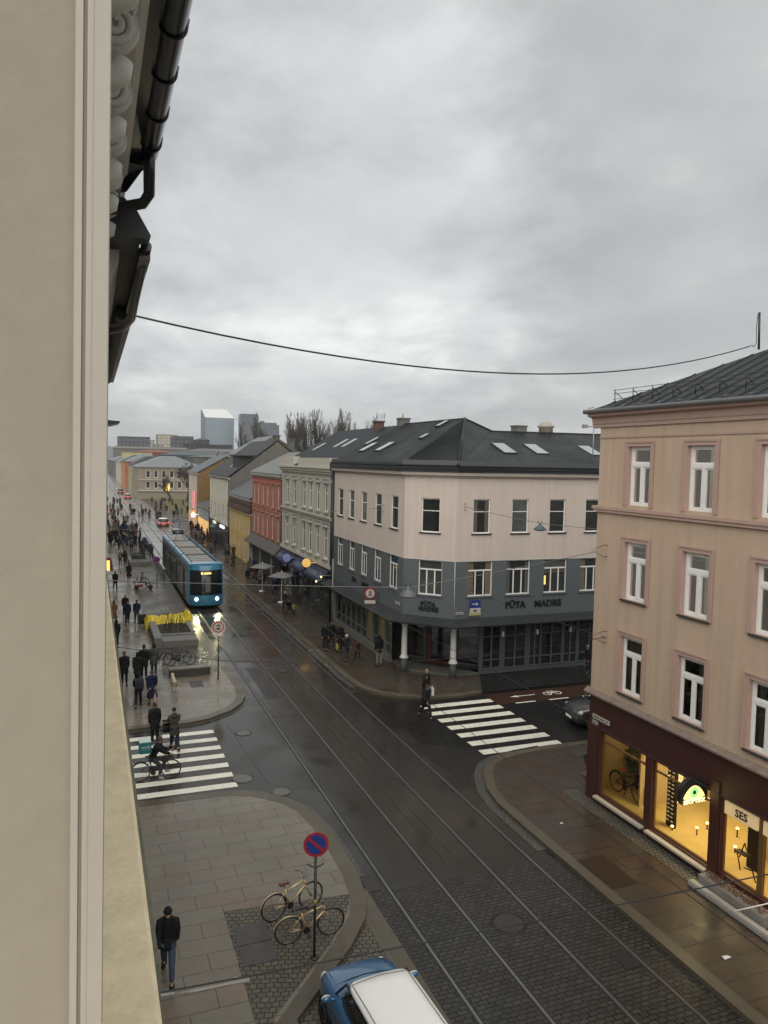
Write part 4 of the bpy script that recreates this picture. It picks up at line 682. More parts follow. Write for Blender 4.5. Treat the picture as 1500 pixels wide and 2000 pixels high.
# yellow house
cs = [82.6, 85.2, 88.2, 90.9, 93.3]
t, F, o3 = house('low yellow house with a band of brown tiles under its grey roof', 80.9, 95.1, 7.3, M('yellow_render', (.56, .40, .13), .8, var=.06, streak=.15), M('grey_roof', (.105, .115, .12), .5, var=.15), [(cs, .8, 3.3, 5.0), (cs, .95, .3, 2.5)], ridge=3.2, depth=11)
mb = MB(); mb.ext([F(-.0, 5.75, .28), F(0, 5.9, .30), F(0, 7.1, .10), F(0, 7.1, 0.0), F(0, 5.75, 0)], F(14.2, 0, 0)-F(0, 0, 0)); mb.obj('tile_band', M('brown_tiles', (.085, .042, .03), .8, kind='brick', bw=.3, bh=.2, c2=(.11, .055, .04), mc=(.03, .02, .015), ms=.02, rot=(R(90), 0, R(90))), t)
mb = MB(); mb.fbox(F, 0, 14.2, 5.55, 5.74, -.01, .2); mb.obj('belt_course', M('yellow_trim', (.45, .36, .18), .8), t)
# cream house
c1 = [96.6+2.3*k for k in range(7)]; c2_ = [97+3.4*k for k in range(5)]
t, F, o3 = house('cream house with dark sloping roof and a bare grey firewall beside the yellow house', 95.2, 112.0, 9.3, M('cream_render', (.60, .56, .45), .8, var=.06, streak=.15), M('black_roof_c', (.03, .031, .034), .5, var=.15), [(c1, .85, 6.75, 8.5), (c2_, 1.2, 3.5, 5.6)], ridge=4.6, depth=12, gable=M('grey_firewall', (.125, .12, .105), .9, var=.25, vs=.8, bump=.4, bs=6), wins='2')
mb = MB(); mb.fbox(F, 0, 16.8, .1, 3.1, 0, .06); mb.obj('shop_front', M('shop_dark2', (.03, .028, .028)), t); mb = MB(); mb.fbox(F, 10.5, 13.5, 2.6, 2.95, .07, .22); mb.obj('lit_shop_sign', M('white_glow', (.9, .9, .9), emis=(.95, .97, 1), es=1.1), t)
mb = MB(); mb.fbox(F, 4.5, 6.5, 2.7, 3.0, .07, .25); mb.obj('lit_shop_sign', M('pale_glow', (.8, .8, .5), emis=(.8, .8, .5), es=.7), t)
roofslot(t, 1.8, 99, 1.2, 1.5, 9.3, 4.6, 12); roofslot(t, 1.8, 102, 1.2, 1.5, 9.3, 4.6, 12)
mb = MB(); mb.box(1.2, 3.2, -7.6, -3.5, 9.9, 12.0); mb.box(.9, 5.5, -8.2, -3.0, 12.0, 12.15); mb.obj('dormer', M('dormer_dark', (.05, .05, .045), .7), t)
mb = MB(); mb.box(5.6, 6.3, -8.2, -7.3, 13.2, 14.6); mb.box(5.5, 6.4, -8.3, -7.2, 14.6, 14.75); mb.obj('chimney', M('sooty_chimney', (.10, .10, .095), .9, var=.3), t)
# ochre gable house behind
t = thing('town_house', 'house with ochre gable wall and chimney rising behind the cream house', 'town house', (25.4, 112, 0), 0); mb = MB(); mb.ext([(-4.5, 0.6, 2), (4.5, .6, 2), (4.5, .6, 12.4), (0, .6, 15.0), (-4.5, .6, 12.4)], (0, 12, 0)); mb.obj('wall', M('ochre_render', (.40, .235, .085), .8, var=.08), t)
mb = MB(); mb.ext([(-4.8, .4, 12.25), (0, .4, 15.0), (4.8, .4, 12.25), (4.8, .4, 12.4), (0, .4, 15.18), (-4.8, .4, 12.4)], (0, 12.4, 0)); mb.obj('roof', M('blue_grey_roof', (.12, .14, .155), .45), t); mb = MB(); mb.box(2.0, 3.0, -.3, .5, 11, 14.6); mb.box(1.9, 3.1, -.4, .6, 14.6, 14.8); mb.obj('chimney', M('sooty_chimney', (.10, .10, .095)), t)
# low pale grey house and its lit shop
t, F, o3 = house('low pale blue grey house with a glowing orange shop between two taller houses', 112.0, 125.2, 4.3, M('blue_grey_render', (.30, .315, .325), .8, var=.06), M('grey_roof', (.105, .115, .12)), [([113+1.6*k for k in range(8)], .7, 2.75, 3.85)], ridge=.8, depth=8, wins='2')
mb = MB(); mb.fbox(F, .3, 12.8, .2, 2.3, .01, .06); mb.obj('lit_shop_front', M('orange_glow', (.8, .5, .2), emis=(1, .58, .20), es=.42, var=.5, vs=.8), t)
mb = MB(); c = F(.4, 2.5, .8); mb.ellip(c, .38, .38, .38); mb.tube([c, F(.4, 2.6, 0)], .04, 5); mb.obj('globe_lamp', M('globe_glow', (1, 1, .95), emis=(1, .96, .85), es=1.3), t)
# pale pink far house with ochre firewall
t, F, o3 = house('pale pink house with an ochre brick firewall and a vertical pink neon sign', 125.2, 137.6, 9.2, M('pale_rose_render', (.50, .41, .35), .8, var=.05), M('blue_grey_roof', (.12, .14, .155)), [([126.6+1.9*k for k in range(6)], .8, 6.9, 8.6), ([126.6+1.9*k for k in range(6)], .8, 4.0, 5.7)], ridge=2.6, depth=9, gable=M('ochre_brick', (.235, .15, .055), .85, var=.15, kind='brick', bw=.6, bh=.25, c2=(.20, .125, .05), mc=(.12, .08, .03), ms=.02, rot=(R(90), 0, 0)), wins='2')
mb = MB(); mb.fbox(F, 9.2, 9.6, 3.4, 6.2, .1, .5); mb.obj('neon_sign', M('pink_neon', (.7, .3, .3), emis=(1, .25, .28), es=.35), t); mb = MB(); mb.fbox(F, .4, 12, .3, 2.6, .01, .05); mb.obj('lit_shop_front', M('warm_dim', (.6, .4, .25), emis=(.9, .5, .25), es=.18, var=.8, vs=.8), t)
mb = MB(); mb.fbox(F, 8.6, 9.8, 2.55, 2.95, .1, .5); mb.obj('lit_shop_sign', M('red_orange_glow', (.9, .3, .1), emis=(1, .30, .10), es=.9), t)
# ------------------------------------------------------------------ far blocks beyond the square
def block(label, X0, X1, Y0, Y1, z, wall, roofc, hip=2.6, rows=(), west=(), cat='building', name='city_building', glow=None, group=None):
    t = thing(name, label, cat, ((X0+X1)/2, Y0, 0), 0, group); o3 = Vector(t.location); w = X1-X0; d = Y1-Y0
    F = frame((-w/2, 0, 0), (1, 0, 0), (0, -1, 0)); G = frame((-w/2, d, 0), (0, -1, 0), (-1, 0, 0))
    mb = MB(); hs = [(c-ww/2, c+ww/2, a, b) for cs, ww, a, b in rows for c in cs]; h2_ = [(c-ww/2, c+ww/2, a, b) for cs, ww, a, b in west for c in cs]
    wallmesh(mb, F, 0, w, 0, z, hs, .25); wallmesh(mb, G, 0, d, 0, z, h2_, .25); mb.add([(w/2, 0, 0), (w/2, d, 0), (w/2, d, z), (w/2, 0, z), (-w/2, d, 0), (-w/2, d, z)], [(0, 1, 2, 3), (1, 4, 5, 2)]); mb.obj('wall', wall, t)
    for a, b, c, d_ in hs: window(t, F, a, b, c, d_, 'P', .15, .1, pm=pane_far)
    for a, b, c, d_ in h2_: window(t, G, a, b, c, d_, 'P', .15, .1, pm=pane_far)
    mb = MB(); o_ = .4
    if hip: i_ = min(w, d)*.42; mb.add([(-w/2-o_, -o_, z), (w/2+o_, -o_, z), (w/2+o_, d+o_, z), (-w/2-o_, d+o_, z), (-w/2+i_, i_, z+hip), (w/2-i_, i_, z+hip), (w/2-i_, d-i_, z+hip), (-w/2+i_, d-i_, z+hip)], [(3, 2, 1, 0), (4, 5, 6, 7), (0, 1, 5, 4), (1, 2, 6, 5), (2, 3, 7, 6), (3, 0, 4, 7)])
    else: mb.box(-w/2-.1, w/2+.1, -.1, d+.1, z, z+.5)
    mb.obj('roof', roofc, t); return t, F
zr_ = M('zinc_roof', (.15, .165, .17), .5, var=.1)
t, F = block('grey beige block with hipped zinc roof facing the square at the end of the houses', 12.0, 30.0, 220, 250, 8.8, M('grey_beige_render', (.23, .20, .15), .85, var=.1), zr_, 3.2, [([2.6+2.1*k for k in range(7)], 1.1, 5.9, 7.9), ([2.6+2.1*k for k in range(7)], 1.1, 3.0, 4.9)], [([3+3*k for k in range(9)], 1.1, 5.7, 7.9), ([3+3*k for k in range(9)], 1.1, 2.6, 4.8)])
mb = MB(); mb.fbox(F, 0, 18, 5.2, 5.4, 0, .2); mb.fbox(F, 0, 18, 2.2, 2.5, 0, .35); mb.obj('belt_course', orn2, t)
mb = MB(); mb.fbox(F, 7.4, 8.3, 2.3, 4.3, .3, .6); mb.obj('lit_sign', M('amber_glow', (1, .6, .2), emis=(1, .55, .12), es=.95), t)
cols = [((.30, .29, .18), 'olive cream'), ((.36, .10, .055), 'brick red'), ((.40, .20, .07), 'orange ochre'), ((.42, .40, .35), 'off white'), ((.16, .12, .10), 'dull brown'), ((.13, .11, .10), 'smoky brown')]
ys = [252, 276, 305, 345, 420, 480, 620]
for i in range(6):
    c_, nm = cols[i]; block('%s house front far down the street on its right hand side' % nm, 11.8, 24, ys[i], ys[i+1]-.4, (9.0, 9.9, 9.6, 9.2, 8.5, 9)[i], M('far_wall_%d' % i, c_, .85, var=.1), zr_ if i % 2 else slate, 2.8, (), [([2+3.2*k for k in range(min(8, int((ys[i+1]-ys[i])/3.2)))], 1.2, 5.4, 7.4)] if i < 4 else (), group='far houses down the street')
def far_i(px, D): return px
city = [  # X0, X1, Y0, Y1, z, colour, label, hip
 (14, 27, 380, 400, 13.0, (.42, .36, .20), 'pale yellow low hall behind the far houses', 0), (21, 42, 420, 450, 14.0, (.18, .07, .05), 'dull red brick roofed block in the distance left of the square', 1.5),
 (28, 60, 330, 352, 12.6, (.07, .085, .09), 'dark domed hall roof behind the grey beige block', 2.2), (36, 70, 300, 330, 12.0, (.11, .11, .10), 'dark grey blocks behind the bare trees of the square', 1.2),
 (20, 44, 640, 670, 27, (.13, .14, .16), 'dark slate office block on the skyline at far left', 0), (36, 52, 700, 720, 26, (.45, .43, .38), 'light spotted apartment block on the skyline', 0), (50, 58, 690, 710, 22, (.30, .31, .33), 'pale stepped block beside the spotted one on the skyline', 0),
 (70, 92, 900, 925, 37, (.50, .47, .38), 'cream hotel slab with a grid of windows on the skyline', 0), (92, 112, 900, 930, 27, (.20, .23, .26), 'blue grey office block right of the cream slab', 2),
 (62, 78, 640, 665, 28.5, (.11, .12, .14), 'dark slate tower block before the tall glass tower', 0), (78, 88, 620, 645, 26.0, (.06, .065, .07), 'near black rounded block before the tall glass tower', 1.5), (64, 96, 560, 590, 21, (.055, .055, .06), 'long dark block below the tall glass tower', 0),
 (14, 80, 560, 562, 17.2, (.14, .13, .12), 'long low grey roofs across the end of the street', 1.5), (55, 140, 480, 500, 15.5, (.13, .12, .11), 'low dark roofs behind the bare trees', 2)]
for X0, X1, Y0, Y1, z, c_, lb, hp in city:
    wm = M('city_%d_%d' % (X0, Y0), c_, .8, var=.08, kind='brick', bw=3.2, bh=3.3, c2=tuple(v*.8 for v in c_), mc=tuple(v*.45 for v in c_), ms=.55, rot=(R(90), 0, 0), off=0) if z > 20 else M('cityl_%d_%d' % (X0, Y0), c_, .85, var=.15, vs=.3)
    block(lb, X0, X1, Y0, Y1, z, wm, wm if hp == 0 else M('cityroof_%d' % X0, c_, .7), hp)
# towers
TG = M('tower_glass', (.28, .34, .38), .22, metal=.35, var=.10, vs=.01, kind='brick', bw=3.0, bh=3.4, c2=(.25, .31, .35), mc=(.17, .21, .24), ms=.35, rot=(R(90), 0, 0), off=0, bump=.01)
t = thing('glass_tower', 'tall pale glass tower with a sloping top on the skyline', 'tower', (245, 1600, 0)); mb = MB()
mb.add([(-27, 0, 0), (32, 0, 0), (32, 0, 95), (-27, 0, 95), (-31, 22, 0), (28, 22, 0), (20, 22, 112), (-31, 22, 112)], [(0, 1, 2, 3), (1, 5, 6, 2), (5, 4, 7, 6), (4, 0, 3, 7)], 0); mb.obj('shaft', TG, t)
mb = MB(); mb.ext([(-27.2, -.3, 94.6), (32.2, -.3, 94.6), (20.2, 22.3, 112.4), (-31.2, 22.3, 112.4)], (0, 0, .8)); mb.obj('sloping_roof', M('roof_glazing', (.62, .63, .62), .25), t)
mb = MB(); mb.ext([(-27.5, -.5, 0), (-31.5, 22, 0), (-31.5, 22, 111.5), (-27.5, -.5, 94.5)], (-1.5, 0, 0)); mb.obj('edge_fin', M('tower_fin', (.10, .13, .16), .4), t)
TD = M('tower_dark', (.055, .065, .078), .4, var=.1, vs=.01, kind='brick', bw=4, bh=3.4, c2=(.045, .055, .065), mc=(.10, .11, .12), ms=.3, rot=(R(90), 0, 0), off=0, bump=.01)
t = thing('office_tower', 'dark slab office tower with a lower right wing on the skyline', 'tower', (300, 1500, 0)); mb = MB(); mb.box(-28, 8, 0, 22, 0, 97); mb.box(8.1, 44, 1, 21, 0, 84); mb.box(-16, -15.5, 8, 9, 97, 104); mb.box(44.1, 50, 4, 20, 0, 80); mb.obj('shaft', TD, t); mb = MB(); mb.box(-27, 7, 1, 21, 97.2, 99.5); mb.box(14, 20, 4, 16, 84.2, 87); mb.obj('roof_plant', M('plant_room', (.07, .08, .09), .6), t)
hills = MB(); rnd = random.Random(4); P_ = []
for i in range(60):
    a = R(-10)+R(80)*i/59; r_ = 4300; P_.append((r_*math.sin(a), r_*math.cos(a), 40+28*math.sin(i*.35)+18*math.sin(i*.83+1)))
hills.add([(x, y, -1) for x, y, z in P_]+P_+[(x*1.14, y*1.14, z*.8) for x, y, z in P_], [(i, i+1, 61+i, 60+i) for i in range(59)]+[(60+i, 61+i, 121+i, 120+i) for i in range(59)], 0, True); struct('hills', hills, M('far_hill', (.055, .065, .06), .9))
sheet('lawn', [(17, 139), (60, 139), (60, 218), (15.5, 218)], .13, M('winter_grass', (.095, .085, .03), .9, var=.25, vs=.3))
# ================================================================== TREES
bark = M('winter_bark', (.052, .045, .036), .9, var=.2); twigm = M('twig', (.075, .066, .056), .9, var=.2)
def tree_meshes(seed, hgt, kind):
    rnd = random.Random(seed); tr = MB(); cr = MB()
    def grow(p, d, L, r, lev):
        n = 4 if lev < 2 else 3; pts = [p]; rr = [r]
        for i in range(n):
            up = .30 if kind == 'poplar' else .08
            d = (d+Vector((rnd.gauss(0, .13), rnd.gauss(0, .13), rnd.gauss(0, .08)+up*(lev > 0)))).normalized(); pts.append(pts[-1]+d*L/n); rr.append(r*(1-.62*(i+1)/n))
        (tr if lev == 0 else cr).tube(pts, rr, 6 if lev == 0 else (4 if lev == 1 else 3), 0, False)
        if lev >= (3 if kind == 'poplar' else 4): return
        k = {0: 26, 1: 9, 2: 6, 3: 5}[lev] if kind == 'poplar' else {0: 7, 1: 6, 2: 5, 3: 3}[lev]
        for j in range(k):
            f_ = rnd.uniform(.22 if lev else (.18 if kind == 'poplar' else .4), 1.0); q_ = f_*n; i = min(int(q_), n-1); pp = pts[i].lerp(pts[i+1], q_-i); a = rnd.uniform(0, 2*PI)
            sp_ = .42 if kind == 'poplar' else .95; dd = (d+Vector((math.cos(a), math.sin(a), rnd.uniform(-.1, .4)))*sp_*rnd.uniform(.6, 1.3)).normalized(); L2 = L*({0: .42, 1: .5, 2: .5}[lev] if kind == 'poplar' else {0: .75, 1: .62, 2: .6, 3: .6}[lev])*rnd.uniform(.7, 1.1)*(1.15-.5*f_)
            grow(pp, dd, L2, max(.022 if kind == 'poplar' else .028, rr[i]*.45), lev+1)
    grow(Vector((0, 0, 0)), Vector((0, 0, 1)), hgt*(.92 if kind == 'poplar' else .42), hgt*(.011 if kind == 'poplar' else .022), 0)
    return tr.mesh('trunk', bark), cr.mesh('crown', twigm)
TM = [tree_meshes(s_, 21, 'poplar') for s_ in (3, 8, 15)]; OM = [tree_meshes(s_, 11, 'oak') for s_ in (5, 21)]
def place_tree(ms, x, y, h, base, label, rz, group):
    t = thing('bare_tree', label, 'tree', (x, y, 0), rz, group); s_ = h/max(v.co.z for v in ms[1].vertices); t.scale = (s_, s_, s_)
    for nm, me in zip(('trunk', 'crown'), ms): o = bpy.data.objects.new(nm, me); COL.objects.link(o); o.parent = t
for k, (x, h) in enumerate([(30.4, 20.2), (31.7, 20.9), (33.1, 19.4), (34.4, 19.6), (35.8, 19.4), (37.2, 21.4), (38.8, 21.3), (41.0, 21.6), (42.3, 22.0), (43.7, 21.4), (45.9, 19.8)]):
    place_tree(TM[k % 3], x, 130+(k*7 % 5), h*.97, 21*.93, 'bare poplar behind the dark roofs, %s in the row counted from the glass tower side' % ['first', 'second', 'third', 'fourth', 'fifth', 'sixth', 'seventh', 'eighth', 'ninth', 'tenth', 'last'][k], k*1.3, 'bare poplars behind the roofs')
for k, (x, y, h) in enumerate([(32.4, 138, 18.6), (35.2, 140, 19.2), (38.0, 142, 19.4), (40.0, 138, 20.4), (44.6, 139, 20.6), (47.5, 136, 18.8), (29.8, 136, 18.0)]):
    place_tree(TM[(k+1) % 3], x, y, h*1.02, 21, 'shorter rear rank poplar behind the dark roofs, %s from the left' % ['second', 'third', 'fourth', 'fifth', 'sixth', 'last', 'first'][k], k*2.3+1, 'bare poplars behind the roofs')
for k, (x, y, h) in enumerate([(18.3, 190, 9.5), (20.6, 165, 13.0), (24.6, 172, 15.0), (22.6, 150, 13.0), (30.0, 170, 16.0), (23.4, 205, 12), (27, 150, 14.0)]):
    place_tree(OM[k % 2], x, y, h*.9, 11, ['small bare tree at the street corner of the square', 'bare tree before the grey beige block, second from the street', 'broad bare tree below the tall glass tower', 'bare tree close behind the pale pink house', 'tall bare tree left of the dark office tower', 'bare tree right in front of the grey beige block', 'dark bare tree rising over the zinc roof of the pale pink house'][k], k*2.1, 'bare trees in the square')
# ================================================================== WIRES
wirem = M('dark_wire', (.015, .016, .018), .5); wirel = M('light_wire', (.20, .20, .19), .4, metal=.4)
def wire(pts, r, label, m=wirem, name='overhead_wire', group='wires over the street', par=None):
    mb = MB(); c = Vector(pts[0]); mb.tube([Vector(p)-c for p in pts], r, 5); o = mb.obj(name, m); o.location = c; return tag(o, label, 'wire', group)
def sag(a, b, s_, n=24): a, b = Vector(a), Vector(b); return [a.lerp(b, i/n)+Vector((0, 0, -s_*4*(i/n)*(1-i/n))) for i in range(n+1)]
wire(sag((.50, 13, 13.93), (19.62, 18.83, 15.58), .92), .017, 'long sagging cable from the left eave to the mast on the beige building')
wire(sag((-.2, 20, 8.62), (8.68, 20.5, 7.98), .03)+sag((8.68, 20.5, 7.98), (15.8, 21.2, 8.80), .04)[1:], .011, 'span wire carrying the big hanging lamp over the near street', wirel)
wire(sag((-.2, 42, 8.7), (15.6, 41.66, 8.93), .25), .012, 'span wire ending at the hook on the pale pink wall', wirel)
wire(sag((18.6, 36.2, 9.34), (18.57, 29.0, 9.08), .02, 6)+sag((18.57, 29, 9.08), (17.5, 21.9, 9.4), .02, 6)[1:], .012, 'span wire carrying the small lamp over the side street', wirel)
wire([(-.2, 22, 6.5), (.46, 22, 6.44), (3.46, 22, 5.81), (5.43, 22, 5.6), (8.26, 22, 5.36), (11.37, 22, 5.32), (16.2, 21.0, 5.9)], .010, 'low cross wire holding the tram contact wires over the crossing')
wire(sag((-.25, 9.0, 5.35), (16.1, 9.0, 4.95), .06), .011, 'dark cross wire over the blue car', wirem)
wire(sag((-.25, 56, 6.8), (15.8, 56, 6.9), .5), .010, 'cross wire over the street ahead of the tram', wirel)
wire(sag((16.15, 21.0, 5.9), (18.9, 36.3, 4.9), .05), .010, 'thin wire from the beige wall hook towards the black lettering wall')
for x, lb in ((8.26, 'tram contact wire over the left track'), (11.37, 'tram contact wire over the right track')): wire([(x, y, 5.36-.04*math.sin(y*.25)) for y in range(4, 260, 4)], .008, lb)
def hook(p, label, F):
    t = MB(); t.tube([F(0, .19, .0), F(0, .2, .12), F(-.25, 0, .45), F(0, -.2, .12), F(0, -.19, 0)], .014, 5); c = F(0, 0, 0); t.v = [tuple(Vector(v)-c) for v in t.v]; o = t.obj('wall_hook', M('rusty_hook', (.12, .07, .035), .7)); o.location = c; tag(o, label, 'wall hook', 'wire hooks on the walls')
hook(0, 'forked rusty wire hook between the upper and middle windows at the beige corner', frame((16.2, 21.15, 8.82), (0, -1, 0), (-1, 0, 0))); hook(0, 'forked rusty wire hook between the middle and lower windows at the beige corner', frame((16.2, 21.0, 5.92), (0, -1, 0), (-1, 0, 0)))
hook(0, 'wire hook on the pale pink wall left of the chamfered corner', frame((16, 41.66, 8.93), (0, -1, 0), (-1, 0, 0))); hook(0, 'wire hook on the pale pink wall right of the chamfered corner', frame((18.6, 36.4, 9.34), (1, 0, 0), (0, -1, 0)))
mb = MB(); mb.tube([(.9, 9, 5.26), (1.15, 9, 5.24), (1.45, 9, 5.235), (1.8, 9, 5.225)], [.012, .022, .018, .03], 8); mb.tube([(.1, 9, 5.33), (.9, 9, 5.27)], .03, 4); o = mb.obj('wire_insulator', M('insulator', (.34, .33, .30), .5)); tag(o, 'pale insulator on the cross wire above the walking man', 'insulator')
def lamp(x, y, z, r, label, m):
    t = thing('hanging_lamp', label, 'street lamp', (x, y, z), 0, 'lamps hung over the street'); mb = MB(); mb.lathe([(r, -.24), (r*.98, -.20), (r*.55, -.08), (r*.22, -.02), (r*.2, .06), (.02, .07)], n=20); mb.obj('lamp_shade', m, t); mb = MB(); mb.lathe([(r*.5, -.28), (r*.9, -.235)], n=16); mb.obj('diffuser', M('lamp_diffuser', (.3, .3, .28), .4), t); mb = MB(); mb.tube([(-.12, 0, .15), (0, 0, .02), (.12, 0, .15)], .02, 5); mb.obj('bracket', wirem, t)
lampc = M('lamp_grey', (.10, .11, .115), .5); lamp(8.68, 20.5, 7.95, .25, 'large grey conical lamp hanging over the street before the grey corner', lampc)
lamp(18.57, 29, 9.02, .28, 'small blue grey lamp hanging in front of the pale pink upper wall', M('lamp_blue', (.045, .08, .09), .5)); lamp(8.2, 56, 6.9, .3, 'lamp hanging over the street beside the salmon pink house', M('lamp_blue', (.045, .08, .09)))
# ================================================================== PEOPLE
def skin(verts, edges, radii, sub=1, roots=(0,)):
    me = bpy.data.meshes.new('s'); me.from_pydata(verts, edges, []); o = bpy.data.objects.new('s', me); COL.objects.link(o)
    o.modifiers.new('k', 'SKIN')
    for i, r in enumerate(radii):
        sv = me.skin_vertices[0].data[i]; sv.radius = r if isinstance(r, tuple) else (r, r); sv.use_root = i in roots
    if sub: m_ = o.modifiers.new('b', 'SUBSURF'); m_.levels = m_.render_levels = sub
    dg = bpy.context.evaluated_depsgraph_get(); r_ = bpy.data.meshes.new_from_object(o.evaluated_get(dg)); bpy.data.objects.remove(o)
    for p in r_.polygons: p.use_smooth = True
    return r_
def limb(a, ang, L, side=0): return (a[0]+side*L, a[1]+L*math.sin(ang), a[2]-L*math.cos(ang))
POSES = {'walk': dict(l=(28, 12), r=(-22, -48), la=(-24, 0), ra=(24, 42)), 'stride': dict(l=(-20, -50), r=(26, 14), la=(26, 48), ra=(-22, -2)), 'stand': dict(l=(4, 0), r=(-3, -6), la=(2, 16), ra=(-4, 12)),
         'pocket': dict(l=(16, 4), r=(-14, -30), la=(-14, 34), ra=(-12, 36)), 'push': dict(l=(22, 8), r=(-20, -40), la=(38, 72), ra=(38, 72)), 'ride': dict(l=(72, 8), r=(48, -12), la=(48, 70), ra=(48, 70)), 'phone': dict(l=(4, 0), r=(-4, -8), la=(-6, 8), ra=(30, 152)), 'sit': dict(l=(86, 4), r=(82, 0), la=(50, 66), ra=(50, 66))}
def figure(pose, coat='short', child=False):
    P = POSES[pose]; lean = {'ride': 26, 'sit': 8, 'push': 7}.get(pose, 3); hz = .93
    L_, B_ = R(lean), lambda d, x=0, dy=0: (x, math.sin(R(lean))*d+dy, hz+math.cos(R(lean))*d)
    pel, sp_, ch, nk = (0, 0, hz), B_(.22), B_(.42), B_(.56); hb = (0, nk[1]+.015, nk[2]+.07); hm = (0, hb[1]+.02, hb[2]+.075); ht = (0, hm[1]-.015, hm[2]+.085)
    V = [pel, sp_, ch, nk, hb, hm, ht, (0, hm[1]+.095, hm[2]-.012), (0, hm[1]+.065, hm[2]-.07)]; E_ = [(0, 1), (1, 2), (2, 3), (3, 4), (4, 5), (5, 6), (5, 7), (4, 8)]; Rr = [(.11, .085), (.10, .075), (.12, .08), .048, .058, (.074, .088), (.055, .062), .013, .03]
    for sx in (-1, 1): V.append((sx*.088, hm[1]-.01, hm[2]-.005)); E_.append((5, len(V)-1)); Rr.append(.014)
    J = {}
    for sx, leg, arm in ((-1, P['l'], P['la']), (1, P['r'], P['ra'])):
        hip = (sx*.085, 0, hz-.04); kn = limb(hip, R(leg[0]), .43, sx*.02); an = limb(kn, R(leg[1]), .40); toe = (an[0]+sx*.03, an[1]+.16*math.cos(R(leg[1]*.5)), an[2]-.05+.16*math.sin(R(leg[1]*.5)))
        i = len(V); V += [hip, kn, an, toe]; E_ += [(0, i), (i, i+1), (i+1, i+2), (i+2, i+3)]; Rr += [.07, .045, .032, .024]
        sh = B_(.45, sx*.175); el = limb(sh, R(arm[0]), .28, sx*.07); wr = limb(el, R(arm[1]), .25, -sx*.03); d_ = (Vector(wr)-Vector(el)).normalized(); pa = tuple(Vector(wr)+d_*.075)
        i = len(V); V += [sh, el, wr, pa]; E_ += [(2, i), (i, i+1), (i+1, i+2), (i+2, i+3)]; Rr += [.045, .036, .026, (.032, .018)]
        side = Vector((0, 1, 0)) if abs(d_.y) < .7 else Vector((0, 0, 1)); side = (side-d_*side.dot(d_)).normalized(); curl = d_.cross(side)*(-sx)
        for f_ in range(4):
            q_ = Vector(pa)+side*(.024-.016*f_); a_ = q_+d_*.034+curl*.006; b_ = a_+d_*(.030-.004*abs(f_-1))+curl*.018; k = len(V); V += [tuple(q_), tuple(a_), tuple(b_)]; E_ += [(i+3, k), (k, k+1), (k+1, k+2)]; Rr += [.010, .0085, .0075]
        q_ = Vector(wr)+d_*.035+side*.028; k = len(V); V += [tuple(q_), tuple(q_+side*.018+d_*.03+curl*.01)]; E_ += [(i+2, k), (k, k+1)]; Rr += [.011, .009]
        J[sx] = (hip, kn, an, toe, sh, el, wr)
    body = skin(V, E_, Rr, 1)
    # jacket
    V = [B_(-.06), B_(.20), B_(.42), B_(.54)]; Rr = [(.185, .15), (.175, .14), (.19, .14), (.10, .10)]; E_ = [(0, 1), (1, 2), (2, 3)]
    for sx in (-1, 1): _, _, _, _, sh, el, wr = J[sx]; i = len(V); V += [sh, el, wr]; E_ += [(2, i), (i, i+1), (i+1, i+2)]; Rr += [.112, .076, .056]
    jk = skin(V, E_, Rr, 1); bm = bmesh.new(); bm.from_mesh(jk); g = MB()
    if True:
        zb = {'short': .80, 'long': .42, 'mid': .66, 'dress': .48}[coat]; w1 = {'dress': .255, 'short': .178}.get(coat, .215); dy = .03
        g.lathe([(1.0, hz+.14), (1.02, hz), (w1/.165, zb+.02), (w1/.165*.97, zb), (w1/.165*.9, zb+.03)], (0, 0, 0), 16, 0, .165, .14)
    g.lathe([(.16, -.12), (.125, -.05), (.10, .0), (.085, .045), (.06, .045)], (0, nk[1]-.01, nk[2]-.01), 12)
    if pose in ('ride', 'sit'): g = MB(); g.lathe([(.13, -.06), (.10, .0), (.06, .04)], (0, nk[1]-.01, nk[2]-.01), 12)
    gm = g.mesh('g', []); bm.from_mesh(gm); bm.to_mesh(jk); bm.free()
    for p in jk.polygons: p.use_smooth = True
    V = [(0, 0, hz+.03)]; E_ = []; Rr = [(.135, .115)]
    for sx in (-1, 1): hip, kn, an = J[sx][:3]; i = len(V); V += [hip, kn, tuple(Vector(an)+(Vector(kn)-Vector(an))*.1)]; E_ += [(0, i), (i, i+1), (i+1, i+2)]; Rr += [.105, .074, .060]
    tr = skin(V, E_, Rr, 1)
    shs = []
    for sx in (-1, 1):
        _, _, an, toe = J[sx][:4]; an = Vector(an); toe = Vector(toe)
        shs.append(skin([(an.x, an.y-.05, an.z-.035), tuple(an), (toe.x, toe.y+.015, toe.z)], [(0, 1), (0, 2)], [.056, .060, (.056, .050)], 1))
    def cap(r1, drop, back): 
        g = MB(); g.lathe([(1, -drop), (1.05, -.01), (.98, .03), (.78, .07), (.42, .098), (.02, .105)], (0, hm[1]-back, hm[2]+.005), 14, 0, r1*.9, r1*1.06); return g
    hair = cap(.092, .05, .018); lg = cap(.098, .10, .028); g = lg; g.lathe([(.8, .0), (.95, -.09), (.9, -.2), (.5, -.24)], (0, hm[1]-.055, hm[2]-.04), 12, 0, .09, .055)
    hat = cap(.101, .02, .012); hood = cap(.115, .11, .03)
    zlow = min(J[-1][3][2], J[1][3][2])-.035
    D = dict(body=body, jacket=jk, trousers=tr, shoe1=shs[0], shoe2=shs[1], hair=hair.mesh('hair', []), longhair=lg.mesh('longhair', []), hat=hat.mesh('hat', []), hood=hood.mesh('hood', []))
